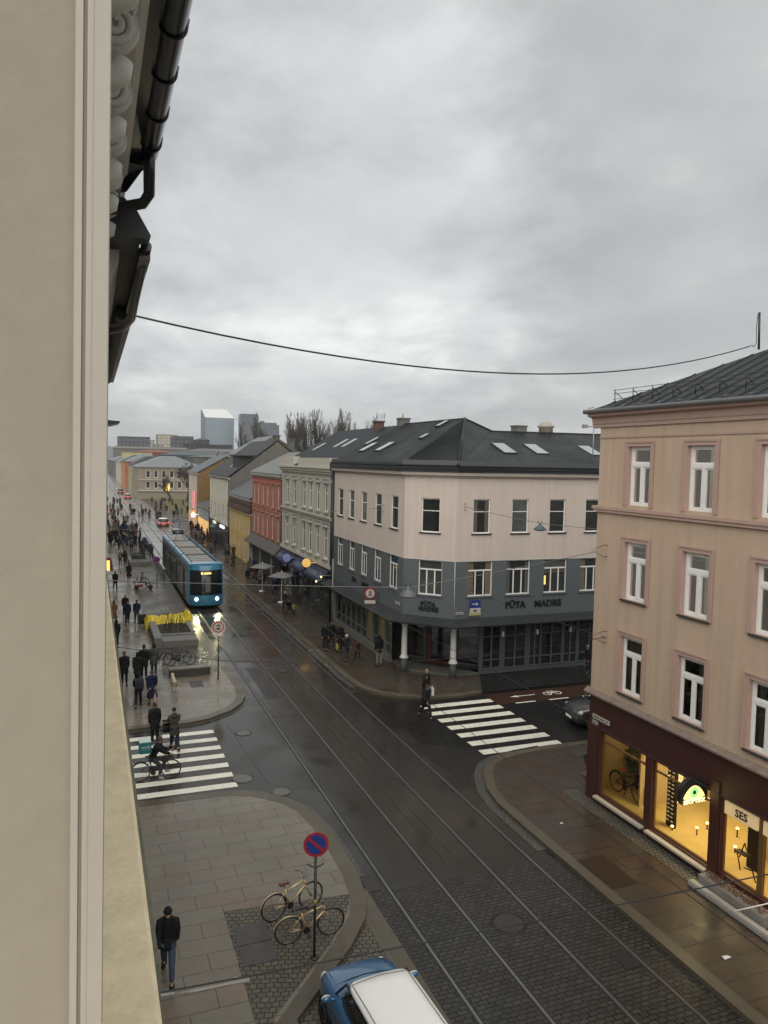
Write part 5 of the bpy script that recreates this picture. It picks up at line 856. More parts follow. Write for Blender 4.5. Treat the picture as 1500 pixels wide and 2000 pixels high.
    for k, m in D.items():
        m.transform(Matrix.Translation((0, 0, -zlow if pose not in ('ride', 'sit') else 0))); m.materials.clear(); m.materials.append(None)
    D['J'] = J; D['hm'] = hm; D['z'] = -zlow; return D
FIG = {}
def fig(pose, coat): 
    if (pose, coat) not in FIG: FIG[(pose, coat)] = figure(pose, coat)
    return FIG[(pose, coat)]
skinm = M('skin', (.36, .215, .15), .55, var=.04)
def cloth(c): return M('cloth_%d_%d_%d' % tuple(int(v*500) for v in c), c, .85, var=.22, vs=7, bump=.5, bs=16, bd=.02, spec=.25)
def person(x, y, label, pose='walk', coat='short', jc=(.012, .012, .014), tc_=(.012, .012, .016), hc=(.03, .02, .014), head='hair', rz=0, h=1.72, z=.12, group=None, sc=(.015, .014, .013)):
    D = fig(pose, coat); t = thing('person', label, 'person', (x, y, z), rz, group); k = h/1.74; t.scale = (k, k, k)
    def part(nm, key, m):
        o = bpy.data.objects.new(nm, D[key]); COL.objects.link(o); o.parent = t
        o.material_slots[0].link = 'OBJECT'; o.material_slots[0].material = m; return o
    part('body', 'body', skinm); part('jacket' if coat == 'short' else ('dress' if coat == 'dress' else 'coat'), 'jacket', cloth(jc)); part('trousers', 'trousers', cloth(tc_)); part('shoe', 'shoe1', cloth(sc)); part('shoe', 'shoe2', cloth(sc)); part({'hat': 'hat', 'hood': 'hood'}.get(head, 'hair'), head, cloth(hc))
    return t
BK_ = (.010, .010, .012); NV = (.012, .016, .035); DG = (.03, .032, .034); BR = (.06, .035, .02); OL = (.04, .044, .028); JN = (.045, .065, .10)
person(1.53, 16.72, 'man in black padded jacket, blue jeans and dark beanie walking below the ledge', 'walk', 'short', BK_, JN, (.012, .010, .012), 'hat', R(172), 1.76)
person(2.35, 31.5, 'person in black jacket on the crosswalk left of the stroller, seen from behind', 'stand', 'mid', BK_, BK_, BR, 'hair', R(5), 1.72, .005)
person(3.05, 30.75, 'person in long olive padded coat pushing the stroller over the crosswalk', 'push', 'mid', OL, NV, (.02, .02, .025), 'hat', R(4), 1.72, .005)
person(1.5, 39.84, 'broad person in black coat carrying a dark bag, leftmost of the group on the pavement', 'stand', 'mid', BK_, BK_, (.09, .06, .04), 'hair', R(10), 1.74)
person(2.14, 40.0, 'person in black coat, second from left in the group on the pavement', 'walk', 'mid', (.014, .013, .012), BK_, BK_, 'longhair', R(-5), 1.7)
person(2.50, 40.75, 'dark haired man in black coat behind the group on the pavement', 'stand', 'mid', BK_, BK_, (.02, .013, .01), 'hair', R(0), 1.80)
person(3.02, 41.1, 'person in grey green coat with a white bag, rightmost of the group on the pavement', 'stand', 'mid', (.055, .062, .050), DG, BK_, 'longhair', R(-8), 1.74)
person(1.97, 36.2, 'person in navy jacket with a backpack striding in front of the group', 'stride', 'short', (.02, .022, .034), (.012, .013, .018), BK_, 'longhair', R(-6), 1.68)
person(2.58, 36.2, 'woman in long dark blue coat with bare calves walking behind the backpack wearer', 'walk', 'dress', (.008, .014, .040), (.30, .19, .14), BR, 'hair', R(3), 1.74)
person(1.36, 48.5, 'person in black jacket walking alone close to the ledge', 'walk', 'short', (.012, .016, .022), BK_, BK_, 'hood', R(175), 1.70)
person(1.40, 55.0, 'woman with long rust red hair and ochre skirt close to the ledge', 'walk', 'dress', (.15, .075, .028), (.05, .04, .03), (.10, .022, .012), 'longhair', R(10), 1.68)
person(2.25, 54.6, 'person in navy jacket and black trousers left of the suitcase owner', 'stride', 'short', NV, BK_, (.03, .02, .02), 'hair', R(180), 1.74)
person(2.22, 57.2, 'person in black sweater with light hair walking behind the navy jacket', 'walk', 'short', BK_, BK_, (.22, .14, .07), 'hair', R(180), 1.72)
person(2.88, 54.8, 'person in navy jacket and blue jeans pulling a dark suitcase', 'walk', 'short', NV, (.05, .07, .085), (.04, .02, .015), 'hair', R(0), 1.72)
person(1.87, 69.3, 'person in black coat with grey bag below the lit yellow sign', 'walk', 'mid', BK_, BK_, BR, 'hair', R(185), 1.70)
person(3.19, 73.6, 'woman in black coat over dark red skirt behind the mobility scooter', 'stand', 'dress', (.020, .012, .013), (.06, .012, .014), BK_, 'longhair', R(170), 1.70)
person(2.81, 85.0, 'left one of a pair in dark clothes beside the far stone planter', 'walk', 'short', (.14, .11, .09), DG, (.2, .12, .06), 'hair', R(0), 1.70)
person(3.25, 84.2, 'right one of a pair in dark clothes beside the far stone planter', 'stride', 'mid', (.03, .016, .014), DG, BR, 'longhair', R(0), 1.72)
person(4.54, 97.7, 'person in grey blue jacket and black trousers walking towards the square', 'walk', 'short', (.07, .085, .09), BK_, BK_, 'hair', R(0), 1.74)
person(13.21, 68.5, 'person in black jacket and pale trousers at the kerb by the yellow house', 'stand', 'short', BK_, (.13, .12, .11), BK_, 'hair', R(20), 1.68)
person(13.6, 55.9, 'person in black jacket bending over a pram on the right pavement', 'push', 'short', BK_, DG, (.3, .28, .25), 'hat', R(175), 1.66)
person(13.98, 54.6, 'small child in yellow green jacket beside the pram', 'walk', 'short', (.16, .17, .02), DG, BK_, 'hat', R(175), 1.02)
person(13.2, 43.8, 'person in black jacket with a pale stripe, leftmost of the group by the grey building', 'stand', 'short', BK_, (.012, .014, .014), BK_, 'hair', R(160), 1.76)
person(13.72, 44.3, 'tall person in dark red and black, second in the group by the grey building', 'walk', 'short', BK_, (.05, .018, .018), (.06, .02, .015), 'hair', R(170), 1.80)
person(13.95, 43.3, 'person in black coat with a yellow bag in the group by the grey building', 'stand', 'mid', BK_, BK_, BR, 'longhair', R(175), 1.72)
person(13.78, 41.5, 'person with white cap and navy jacket walking out of the group', 'stride', 'short', (.012, .013, .02), DG, (.45, .44, .42), 'hat', R(178), 1.56)
person(14.47, 41.5, 'child in black and red jacket beside the white capped person', 'walk', 'short', (.035, .012, .012), BK_, (.07, .03, .02), 'hair', R(180), 1.14)
person(15.1, 39.6, 'person in black hood and light grey trousers standing at the shop front', 'stand', 'short', BK_, (.17, .16, .145), BK_, 'hood', R(10), 1.78)
person(15.0, 32.95, 'woman in black holding a hand to her head beyond the right crosswalk', 'phone', 'short', BK_, BK_, (.25, .16, .08), 'hair', R(195), 1.66, .07)
person(14.2, 31.1, 'person in black coat stepping on the first stripe of the right crosswalk', 'walk', 'mid', BK_, BK_, BR, 'hair', R(195), 1.64, .005)
person(25.6, 34.7, 'person in black beside a bicycle by the grey shop windows', 'stand', 'short', BK_, BK_, (.12, .11, .1), 'hair', R(90), 1.66)
def held(name, mb, m, loc_, label, cat): o = mb.obj(name, m, None, .004); o.location = loc_; return tag(o, label, cat)
whm = M('white_plastic', (.60, .58, .56), .5); sm_ = M('suitcase_black', (.015, .018, .018), .5)
mb = MB(); mb.box(-.03, .03, -.13, .13, 0, .36); mb.tube([(0, -.07, .36), (0, 0, .48), (0, .07, .36)], .008, 5); held('carrier_bag', mb, whm, (3.36, 41.05, .55), 'white carrier bag hanging from the hand of the grey green coat', 'bag')
mb = MB(); mb.box(-.05, .05, -.12, .12, 0, .38); mb.tube([(0, -.07, .38), (0, 0, .5), (0, .07, .38)], .008, 5); held('carrier_bag', mb, whm, (15.3, 32.85, .48), 'white carrier bag held by the woman in black at the right crosswalk', 'bag')
mb = MB(); mb.box(-.05, .05, -.1, .1, 0, .3); mb.tube([(0, -.07, .3), (0, 0, .42), (0, .07, .3)], .008, 5); held('carrier_bag', mb, M('yellow_plastic', (.35, .33, .04), .5), (13.72, 43.1, .38), 'yellow carrier bag in the group by the grey building', 'bag')
mb = MB(); mb.box(-.06, .06, -.16, .16, 0, .32); mb.tube([(0, -.08, .32), (0, 0, .5), (0, .08, .32)], .008, 5); held('handbag', mb, cloth(BK_), (1.15, 39.75, .42), 'dark bag in the left hand of the broad person in the black coat', 'bag')
mb = MB(); mb.box(-.16, .16, -.09, .09, 0, .42); mb.box(-.11, .11, -.13, -.09, .05, .24); held('backpack', mb, cloth((.028, .028, .034)), (1.97, 35.98, 1.06), 'grey backpack on the back of the striding person in navy', 'backpack')
t = thing('suitcase', 'dark upright suitcase on wheels beside the person in jeans', 'suitcase', (3.24, 54.3, .12)); mb = MB(); mb.box(-.24, .24, -.14, .14, .06, .72); mb.obj('shell', sm_, t, .03); mb = MB(); mb.tube([(-.1, .1, .7), (-.14, .35, 1.05), (-.02, .35, 1.05), (0, .1, .7)], .012, 5); mb.obj('handle', steel, t)
for sx in (-1, 1): mb = MB(); mb.tube([(sx*.2-.02, 0, .05), (sx*.2+.02, 0, .05)], .05, 10); mb.obj('wheel', rubber, t)
# distant crowd: one mesh per pose, clothes coloured per figure
rnd = random.Random(11)
def crowdmesh(pose, coat, head):
    D = fig(pose, coat); bm = bmesh.new(); mi = []
    for k, key in enumerate(('body', 'jacket', 'trousers', head)):
        n0 = len(bm.faces); bm.from_mesh(D[key]); bm.faces.ensure_lookup_table()
        for f_ in bm.faces[n0:]: f_.material_index = k
    ix = [f_.material_index for f_ in bm.faces]; me = bpy.data.meshes.new('crowd_person'); bm.to_mesh(me); bm.free()
    for _ in range(4): me.materials.append(skinm)
    for p, i_ in zip(me.polygons, ix): p.use_smooth = True; p.material_index = i_
    return me
CM = [crowdmesh(*a) for a in (('walk', 'short', 'hair'), ('stride', 'mid', 'longhair'), ('stand', 'mid', 'hair'), ('pocket', 'short', 'hat'), ('walk', 'long', 'longhair'), ('stand', 'short', 'hood'))]
pal = [BK_, BK_, BK_, NV, DG, BR, (.05, .012, .014), (.11, .02, .025), (.10, .09, .075), OL, (.04, .05, .08), (.16, .15, .14), (.03, .03, .07)]; pnm = ['black', 'black', 'black', 'navy', 'dark grey', 'brown', 'dark red', 'red', 'beige', 'olive', 'blue grey', 'pale grey', 'blue']
zones = [(46, (1.6, 6.4), (88, 130), 'left pavement by far planters'), (34, (1.8, 6.4), (130, 200), 'far down the left pavement'), (26, (13.2, 15.5), (86, 124), 'right pavement by lit shops'), (40, (13.4, 24), (138, 205), 'on the far square'), (16, (7, 12.4), (142, 175), 'crossing beyond the cars'), (12, (13.4, 15.3), (58, 84), 'by the grey parasols')]
for n_, xr, yr, where in zones:
    for k in range(n_):
        ci = rnd.randrange(6); me = CM[ci]; mm = [('figure', 'walking'), ('long haired figure', 'striding'), ('figure', 'coated, standing'), ('hatted figure', 'strolling'), ('long haired figure', 'long coated, walking'), ('hooded figure', 'standing')][ci]; o = bpy.data.objects.new('person', me); COL.objects.link(o); i = rnd.randrange(len(pal)); x = rnd.uniform(*xr); y = rnd.uniform(*yr); o.location = (x, y, .0 if (7 < x < 12.6) else .12)
        o.rotation_euler = (0, 0, rnd.choice([0, PI, PI, 0, PI/2])+rnd.uniform(-.3, .3)); s_ = rnd.uniform(.92, 1.06); o.scale = (s_, s_, s_)
        for q_, c in ((1, pal[i]), (2, rnd.choice(pal[:5])), (3, rnd.choice([(.02, .014, .01), (.06, .035, .02), (.2, .13, .07), BK_]))): o.material_slots[q_].link = 'OBJECT'; o.material_slots[q_].material = cloth(c)
        tag(o, 'small %s in %s, %s, %s' % (mm[0], pnm[i], mm[1]+(' away' if abs(o.rotation_euler[2]) < .4 else ''), where), 'person', 'people %s' % where)
# ================================================================== BICYCLES
def bicycle(x, y, rz, label, fc=(.30, .26, .18), z=.12, lean=0, saddle=(.10, .03, .02), group=None, rider=False):
    t = thing('bicycle', label, 'bicycle', (x, y, z), rz, group); t.rotation_euler = (lean, 0, rz); fm_ = M('bike_%d_%d_%d' % tuple(int(v*500) for v in fc), fc, .35, metal=.4, coat=.3); r = .34
    for cx_ in (-.52, .54):
        mb = MB(); n = 26; mb.tube([(cx_+r*math.cos(2*PI*i/n), 0, r+.005+r*math.sin(2*PI*i/n)) for i in range(n+1)], .019, 6, 0, False)
        w = mb.obj('wheel', rubber, t); mb = MB(); mb.tube([(cx_+(r-.025)*math.cos(2*PI*i/n), 0, r+(r-.025)*math.sin(2*PI*i/n)) for i in range(n+1)], .008, 4, 0, False)
        for i in range(14): a = 2*PI*i/14; mb.tube([(cx_, .02*(-1)**i, r), (cx_+(r-.03)*math.cos(a), 0, r+(r-.03)*math.sin(a))], .0022, 3, 0, False)
        mb.tube([(cx_, -.05, r), (cx_, .05, r)], .022, 8); mb.obj('spokes', steel, w)
    bb, st, sb, hd, hb = (-.08, 0, .28), (-.22, 0, .74), (-.20, 0, .66), (.34, 0, .80), (.37, 0, .66)
    mb = MB()
    for a, b, q_ in ((bb, st, .025), (sb, hd, .025), (bb, hb, .028), (hd, hb, .026), (bb, (-.52, .05, r), .009), (bb, (-.52, -.05, r), .009), (sb, (-.52, .05, r), .008), (sb, (-.52, -.05, r), .008)): mb.tube([a, b], q_, 6)
    mb.obj('frame', fm_, t)
    mb = MB(); mb.tube([hb, (.40, .05, .62), (.54, .05, r)], .011, 5); mb.tube([hb, (.40, -.05, .62), (.54, -.05, r)], .011, 5); mb.obj('fork', fm_, t)
    mb = MB(); mb.tube([(.34, 0, .80), (.32, 0, .93)], .013, 6); mb.tube([(.22, -.28, .96), (.32, -.2, .95), (.35, 0, .94), (.32, .2, .95), (.22, .28, .96)], .012, 6); mb.obj('handlebar', steel, t)
    mb = MB(); mb.tube([(-.22, 0, .74), (-.24, 0, .84)], .012, 6); mb.ext([(-.36, -.07, .85), (-.36, .07, .85), (-.22, .04, .85), (-.08, .015, .845), (-.08, -.015, .845), (-.22, -.04, .85)], (0, 0, .035)); mb.obj('saddle', M('saddle_%d' % int(saddle[0]*500), saddle, .6), t)
    mb = MB(); mb.lathe([(.09, -.004), (.09, .004)], (0, 0, 0), 18); mb.v = [(bb[0]+a, -.05+c, bb[2]+b) for a, b, c in mb.v]; mb.tube([(-.08, -.07, .28), (-.08, .07, .28)], .012, 5); mb.tube([(-.08, -.07, .28), (-.02, -.08, .13)], .009, 5); mb.tube([(-.08, .07, .28), (-.14, .08, .43)], .009, 5); mb.box(-.06, .02, -.13, -.07, .115, .135); mb.box(-.18, -.10, .07, .13, .425, .445); mb.obj('crank', blk, t)
    mb = MB(); mb.tube([(-.52+(r+.03)*math.cos(R(a)), 0, r+(r+.03)*math.sin(R(a))) for a in range(60, 185, 15)], .016, 4); mb.obj('mudguard', fm_, t)
    return t
g_ = 'bicycles locked around the no parking sign'
bicycle(4.72, 18.22, R(14), 'pale gold bicycle with red brown saddle, the farther of the two at the sign', (.60, .47, .26), group=g_); bicycle(4.86, 17.10, R(2), 'pale gold and grey bicycle in front, closest to the sign pole', (.55, .42, .22), group=g_, saddle=(.03, .03, .03), lean=R(4))
bicycle(4.55, 43.1, R(-3), 'dark bicycle parked between the planter and the stone bench', (.03, .03, .03), saddle=(.02, .02, .02)); bicycle(4.35, 43.45, R(4), 'second dark bicycle right behind the first one at the planter', (.05, .05, .055), saddle=(.02, .02, .02))
bicycle(25.9, 34.4, R(3), 'dark bicycle by the grey shop windows at the beige corner', (.02, .02, .02)); bicycle(13.8, 64.2, R(70), 'bicycle with reddish wheels among the people by the salmon house', (.10, .04, .04))
bicycle(14.9, 55.4, R(80), 'dark bicycle leaning at the ornate house shop', (.03, .03, .03)); bicycle(15.0, 53.7, R(84), 'grey bicycle leaning at the ornate house shop', (.06, .06, .06))
bicycle(17.02, 20.62, R(-86), 'dark bicycle with orange saddle bag inside the left shop window', (.02, .02, .02), z=.42, saddle=(.5, .10, .02))
cyc = bicycle(2.12, 28.0, R(-2), 'black bicycle ridden over the left crosswalk', (.02, .02, .022), z=.014)
p_ = person(2.0, 28.0, 'courier in black jacket riding the bicycle over the crosswalk', 'ride', 'short', BK_, (.05, .055, .06), (.07, .05, .04), 'hair', R(-92), 1.72, -.06, sc=(.3, .28, .25))
t = thing('delivery_bag', 'square turquoise delivery bag on the back of the courier', 'delivery bag', (1.76, 28.0, 1.08)); mb = MB(); mb.box(-.22, .2, -.22, .22, 0, .40); mb.obj('box', M('turquoise_fabric', (.012, .16, .165), .6, var=.1), t, .015)
mb = MB(); mb.box(-.21, .19, -.21, .21, .404, .43); mb.box(-.2, .16, -.226, -.222, .14, .145); mb.obj('lid', M('white_lid', (.45, .55, .54), .5), t); me = textmesh('wolt', .17, .002, .004); me.materials.clear(); me.materials.append(M('pale_letters', (.40, .55, .60), .5)); o = bpy.data.objects.new('lettering', me); COL.objects.link(o); o.parent = t; o.matrix_local = Matrix.Translation((0, -.226, .25)) @ Matrix(((1, 0, 0), (0, 0, -1), (0, 1, 0))).to_4x4()
# ================================================================== CARS
def ring(y, w, zb, zt, crown=.03, n=5):
    h = [(0, zb), (w*.86, zb), (w*.97, zb+.10), (w, (zb+zt)/2), (w*.975, zt-.12), (w*.90, zt-.025), (w*.72, zt), (0, zt+crown)]; return [(x, y, z) for x, z in h]+[(-x, y, z) for x, z in h[-2:0:-1]]
def loft(mb, rings, mi=0, cap=True):
    n = len(rings[0]); b = len(mb.v); mb.v += [p for r_ in rings for p in r_]
    for i in range(len(rings)-1):
        for k in range(n): mb.f.append([b+i*n+k, b+i*n+(k+1) % n, b+(i+1)*n+(k+1) % n, b+(i+1)*n+k]); mb.mi.append(mi); mb.sm.append(True)
    if cap: mb.f += [[b+k for k in range(n)][::-1], [b+(len(rings)-1)*n+k for k in range(n)]]; mb.mi += [mi, mi]; mb.sm += [True, True]
def pring(y0, y1, w, z, n=28, e=4.0, crn=0):
    o_ = []
    for i in range(n):
        a = 2*PI*i/n; c, s_ = math.cos(a), math.sin(a); x = w*math.copysign(abs(c)**(2/e), c); y = (y0+y1)/2+(y1-y0)/2*math.copysign(abs(s_)**(2/e), s_); o_.append((x, y, z+crn*(1-(x/w)**2)))
    return o_
carglass = M('car_glass', (.010, .012, .014), .05, spec=.6); carblack = M('tyre_black', (.012, .012, .012), .7)
def car(x, y, rz, label, paint, roofm_=None, L=3.85, Wd=1.72, z=.012, H_=1.45, tail=False, hatch=True, group=None):
    t = thing('car', label, 'car', (x, y, z), rz, group); k = L/3.8; w = Wd/2; mb = MB()
    P_ = [(-1.90, .62, .30, .70), (-1.86, .74, .24, .84), (-1.72, .82, .20, .92), (-1.2, .86, .18, .94), (-.4, .86, .18, .95), (.5, .86, .18, .96), (.95, .86, .18, .96), (1.3, .85, .18, .925), (1.6, .80, .19, .87), (1.78, .72, .22, .80), (1.87, .62, .27, .70), (1.90, .50, .30, .60)]
    loft(mb, [ring(a*k, b/.86*w, c, d*H_/1.45) for a, b, c, d in P_]); bd = mb.obj('body', paint, t)
    for sx in (-1, 1): g = MB(); g.box(sx*w*1.0-.006, sx*w*1.0+.006, .05*k, .06*k, .3, .9); g.box(sx*w-.03, sx*w+.012, -.5*k, -.38*k, .80, .83); g.obj('door_handle', M('chrome', (.5, .5, .5), .2, metal=1), bd)
    zt = H_; mb = MB(); rs = [pring(-1.74*k, 1.02*k, w*.90, .90*H_/1.45), pring(-1.70*k, .80*k, w*.865, 1.06*H_/1.45), pring(-1.64*k, .52*k, w*.80, 1.26*H_/1.45), pring(-1.58*k, .42*k, w*.765, zt-.07)]; loft(mb, rs, 0); mb.obj('windows', carglass, t)
    mb = MB(); rs = [pring(-1.62*k, .46*k, w*.79, zt-.085, 40, 7), pring(-1.64*k, .48*k, w*.80, zt-.06, 40, 7), pring(-1.58*k, .42*k, w*.765, zt-.022, 40, 7, .015), pring(-1.2*k, .1*k, w*.5, zt+.004, 40, 6, .02), pring(-.7*k, -.4*k, w*.1, zt+.025, 40, 5)]; loft(mb, rs, 0)
    mb.obj('roof', roofm_ or paint, t)
    mb = MB()
    mb.tube([(-w*.70, .30*k, zt-.004), (0, .36*k, zt+.006), (w*.70, .30*k, zt-.004)], .005, 4)
    for sx in (-1, 1): mb.tube([(sx*w*.70, .30*k, zt-.004), (sx*w*.69, -.5*k, zt+.008), (sx*w*.70, -1.45*k, zt-.008)], .006, 4)
    mb.obj('roof_seam', carblack, t); mb = MB(); mb.tube([(-w*.80, 1.06*k, .93), (-w*.4, 1.10*k, .965), (0, 1.12*k, .975), (w*.4, 1.10*k, .965), (w*.80, 1.06*k, .93)], .012, 4); mb.tube([(-w*.72, 1.05*k, .945), (-w*.74, 1.5*k, .90), (-w*.62, 1.74*k, .80)], .005, 4); mb.tube([(w*.72, 1.05*k, .945), (w*.74, 1.5*k, .90), (w*.62, 1.74*k, .80)], .005, 4); mb.obj('bonnet_seam', carblack, t)
    for sx in (-1, 1):
        mb = MB()
        for ya, yb in ((.84, .44), (-.25, -.28), (-1.66, -1.52)): mb.tube([(sx*w*.85, ya*k, .93), (sx*w*.76, yb*k, zt-.07)], .026, 5)
        mb.tube([(sx*w*.77, .44*k, zt-.085), (sx*w*.77, -1.52*k, zt-.085)], .014, 4); mb.obj('window_pillars', carblack, t)
    for yy in (-1.18*k, 1.22*k):
        for sx in (-1, 1):
            mb = MB(); mb.lathe([(.18, -.10), (.305, -.10), (.31, -.06), (.31, .08), (.29, .10), (.2, .10)], (0, 0, 0), 22); mb.v = [(sx*(w-.09)+c*sx, yy+a, .31+b) for a, b, c in mb.v]; wh = mb.obj('wheel', carblack, t)
            mb = MB(); mb.lathe([(.20, .08), (.19, .104), (.05, .09)], (0, 0, 0), 16); mb.v = [(sx*(w-.09)+c*sx, yy+a, .31+b) for a, b, c in mb.v]; mb.obj('rim', M('alloy', (.25, .25, .25), .3, metal=.8), wh)
    for sx in (-1, 1):
        mb = MB(); mb.ellip((sx*w*.76, 1.66*k, .72), .11, .14, .11, 12, 8); mb.obj('headlight', M('lamp_lens', (.55, .55, .55), .1), t)
        mb = MB(); mb.box(sx*w*.86-.09, sx*w*.86+.09, -1.92*k, -1.80*k, .62, .84); mb.obj('tail_light', M('tail_lit', (.6, .02, .02), .3, emis=(1, .05, .03), es=1.2) if tail else M('tail_red', (.25, .01, .01), .2), t)
        mb = MB(); mb.ellip((sx*(w+.12), .72*k, .97), .10, .05, .065, 14, 10); mb.tube([(sx*w*.9, .70*k, .93), (sx*(w+.05), .72*k, .95)], .025, 5); mi_ = mb.obj('mirror', paint, t); mb = MB(); mb.ellip((sx*(w+.12), .745*k, .975), .098, .045, .062, 14, 10); mb.obj('cap', roofm_ or paint, mi_)
    mb = MB(); mb.ellip((0, 1.82*k, .50), .42, .10, .13, 14, 8); mb.obj('grille', carblack, t); mb = MB(); mb.box(-.26, .26, 1.90*k, 1.915*k, .36, .47); mb.box(-.26, .26, -1.925*k, -1.90*k, .52, .63); mb.obj('number_plate', white, t)
    mb = MB(); mb.tube([(-.5, .92*k, .955), (.05, .70*k, 1.10)], .01, 4); mb.tube([(.0, .95*k, .955), (.5, .66*k, 1.10)], .01, 4); mb.obj('wiper', carblack, t)
    return t
car(5.32, 13.18, R(3), 'blue small hatchback with white roof parked on the cobbles', M('car_blue', (.028, .115, .24), .25, coat=1, var=.02), M('car_white', (.80, .81, .78), .3, coat=.6, var=.02), L=3.85, Wd=1.70)
car(22.15, 28.1, R(82), 'grey car waiting in the side street behind the beige corner', M('car_grey', (.06, .065, .072), .25, metal=.5, coat=1), L=4.3, Wd=1.78)
car(11.5, 91.5, R(0), 'dark car with glowing red tail lights right of the tram', M('car_dark', (.02, .02, .022), .25, coat=1), L=4.2, Wd=1.78, tail=True, group='cars down the street')
car(11.3, 111, R(0), 'dark grey car behind the tram, roof only', M('car_slate', (.05, .055, .06), .25, coat=1), L=4.4, Wd=1.8, H_=1.6, tail=True, group='cars down the street')
car(11.2, 133, R(0), 'red car with pale roof following the street to the square', M('car_red', (.20, .012, .016), .25, coat=1), M('car_white', (.62, .63, .60)), L=4.2, tail=True, group='cars down the street')
car(9.2, 221, R(0), 'red and white car far down the street, the nearer of two', M('car_red', (.20, .012, .016)), M('car_white', (.62, .63, .60)), L=4.2, tail=True, group='cars down the street'); car(8.4, 252, R(0), 'dark red car far down the street, the farther of two', M('car_wine', (.10, .01, .014), .3, coat=1), L=4.2, tail=True, group='cars down the street')
# ================================================================== TRAM
tb = M('tram_blue', (.04, .195, .32), .3, coat=.6, var=.03); tg = M('tram_window', (.030, .031, .028), .07, var=.3, vs=.7, spec=.7); tdk = M('tram_dark', (.02, .022, .024), .5); troof = M('tram_roof_unit', (.20, .19, .17), .5, var=.15, wet=.2); tside = M('tram_side', (.05, .06, .065), .3, coat=.4)
T = thing('tram', 'light blue articulated tram with lit headlights coming towards the crossing', 'tram', (8.26, 59.1, 0))
LT = 24.0
def nose(x, z): return .62*(abs(x)/1.3)**3+(.30*((z-1.0)/2.2)**2 if z > 1.0 else .10*((1.0-z)/.7)**2)
def patch(mb, x0, x1, z0, z1, lift=0, nx=14, nz=8, mi=0):
    b = len(mb.v)
    for j in range(nz+1):
        for i in range(nx+1): x = x0+(x1-x0)*i/nx; z = z0+(z1-z0)*j/nz; mb.v.append((x, nose(x, z)-lift, z))
    for j in range(nz):
        for i in range(nx): a = b+j*(nx+1)+i; mb.f.append([a, a+1, a+nx+2, a+nx+1]); mb.mi.append(mi); mb.sm.append(True)
mb = MB(); patch(mb, -1.3, 1.3, .32, 3.35, 0, 20, 16)
for sx in (-1, 1): mb.add([(sx*1.3, .62+.0, .32), (sx*1.3, 1.4, .32), (sx*1.3, 1.4, 3.35), (sx*1.3, nose(1.3, 3.35), 3.35), (sx*1.3, nose(1.3, 2.2), 2.2), (sx*1.3, nose(1.3, 1.0), 1.0)], [(0, 1, 2, 3, 4, 5)])
mb.add([(x, nose(x, 3.35), 3.35) for x in [-1.3+2.6*i/12 for i in range(13)]]+[(1.3, 1.5, 3.35), (-1.3, 1.5, 3.35)], [list(range(15))]); mb.obj('cab', tb, T)
mb = MB(); patch(mb, -1.22, 1.22, 1.12, 3.02, .012, 16, 10); ws_ = mb.obj('windscreen', M('tram_windscreen', (.012, .013, .015), .08, spec=.6), T)
mb = MB(); patch(mb, -.1, .28, 1.35, 2.55, .016, 4, 6); mb.obj('driver_seat_reflection', M('seat_grey', (.10, .105, .105), .3), ws_)
yl = M('display_yellow', (.9, .7, .2), emis=(1, .78, .18), es=1.6); mb = MB(); patch(mb, -.42, -.28, 2.72, 2.86, .03, 3, 2); x = -.2
for w_ in (.07, .1, .07, .1, .09): patch(mb, x, x+w_, 2.73, 2.85, .03, 2, 2); x += w_+.025
mb.obj('destination_display', yl, T)
for sx in (-1, 1):
    mb = MB(); mb.lathe([(.13, 0), (.14, .02), (.12, .04), (.02, .045)], (0, 0, 0), 18); xx = sx*.78; yy = nose(.78, .82); mb.v = [(xx+a, yy-.03-c, .82+b) for a, b, c in mb.v]; mb.obj('headlight', M('headlight_lit', (1, 1, .95), emis=(1, .97, .88), es=3.2), T)
    L_ = bpy.data.lights.new('headlight_beam', 'SPOT'); L_.energy = 170; L_.spot_size = R(70); L_.spot_blend = .8; L_.color = (1, .92, .50); L_.shadow_soft_size = .12; o = bpy.data.objects.new('headlight_beam', L_); COL.objects.link(o); o.location = (8.26+xx, 58.9, .82); o.rotation_euler = Vector((-.12, -1, -.05)).to_track_quat('-Z', 'Y').to_euler()
mb = MB(); mb.box(-.2, .2, .12-.02, .16, .62, .72); mb.box(-.12, .12, .13, .17, .44, .50); mb.obj('fleet_number', M('pale_letters2', (.35, .5, .6), .5), T)
seg = [(1.4, 6.6), (7.1, 12.2), (12.7, 17.8), (18.3, 24.0)]
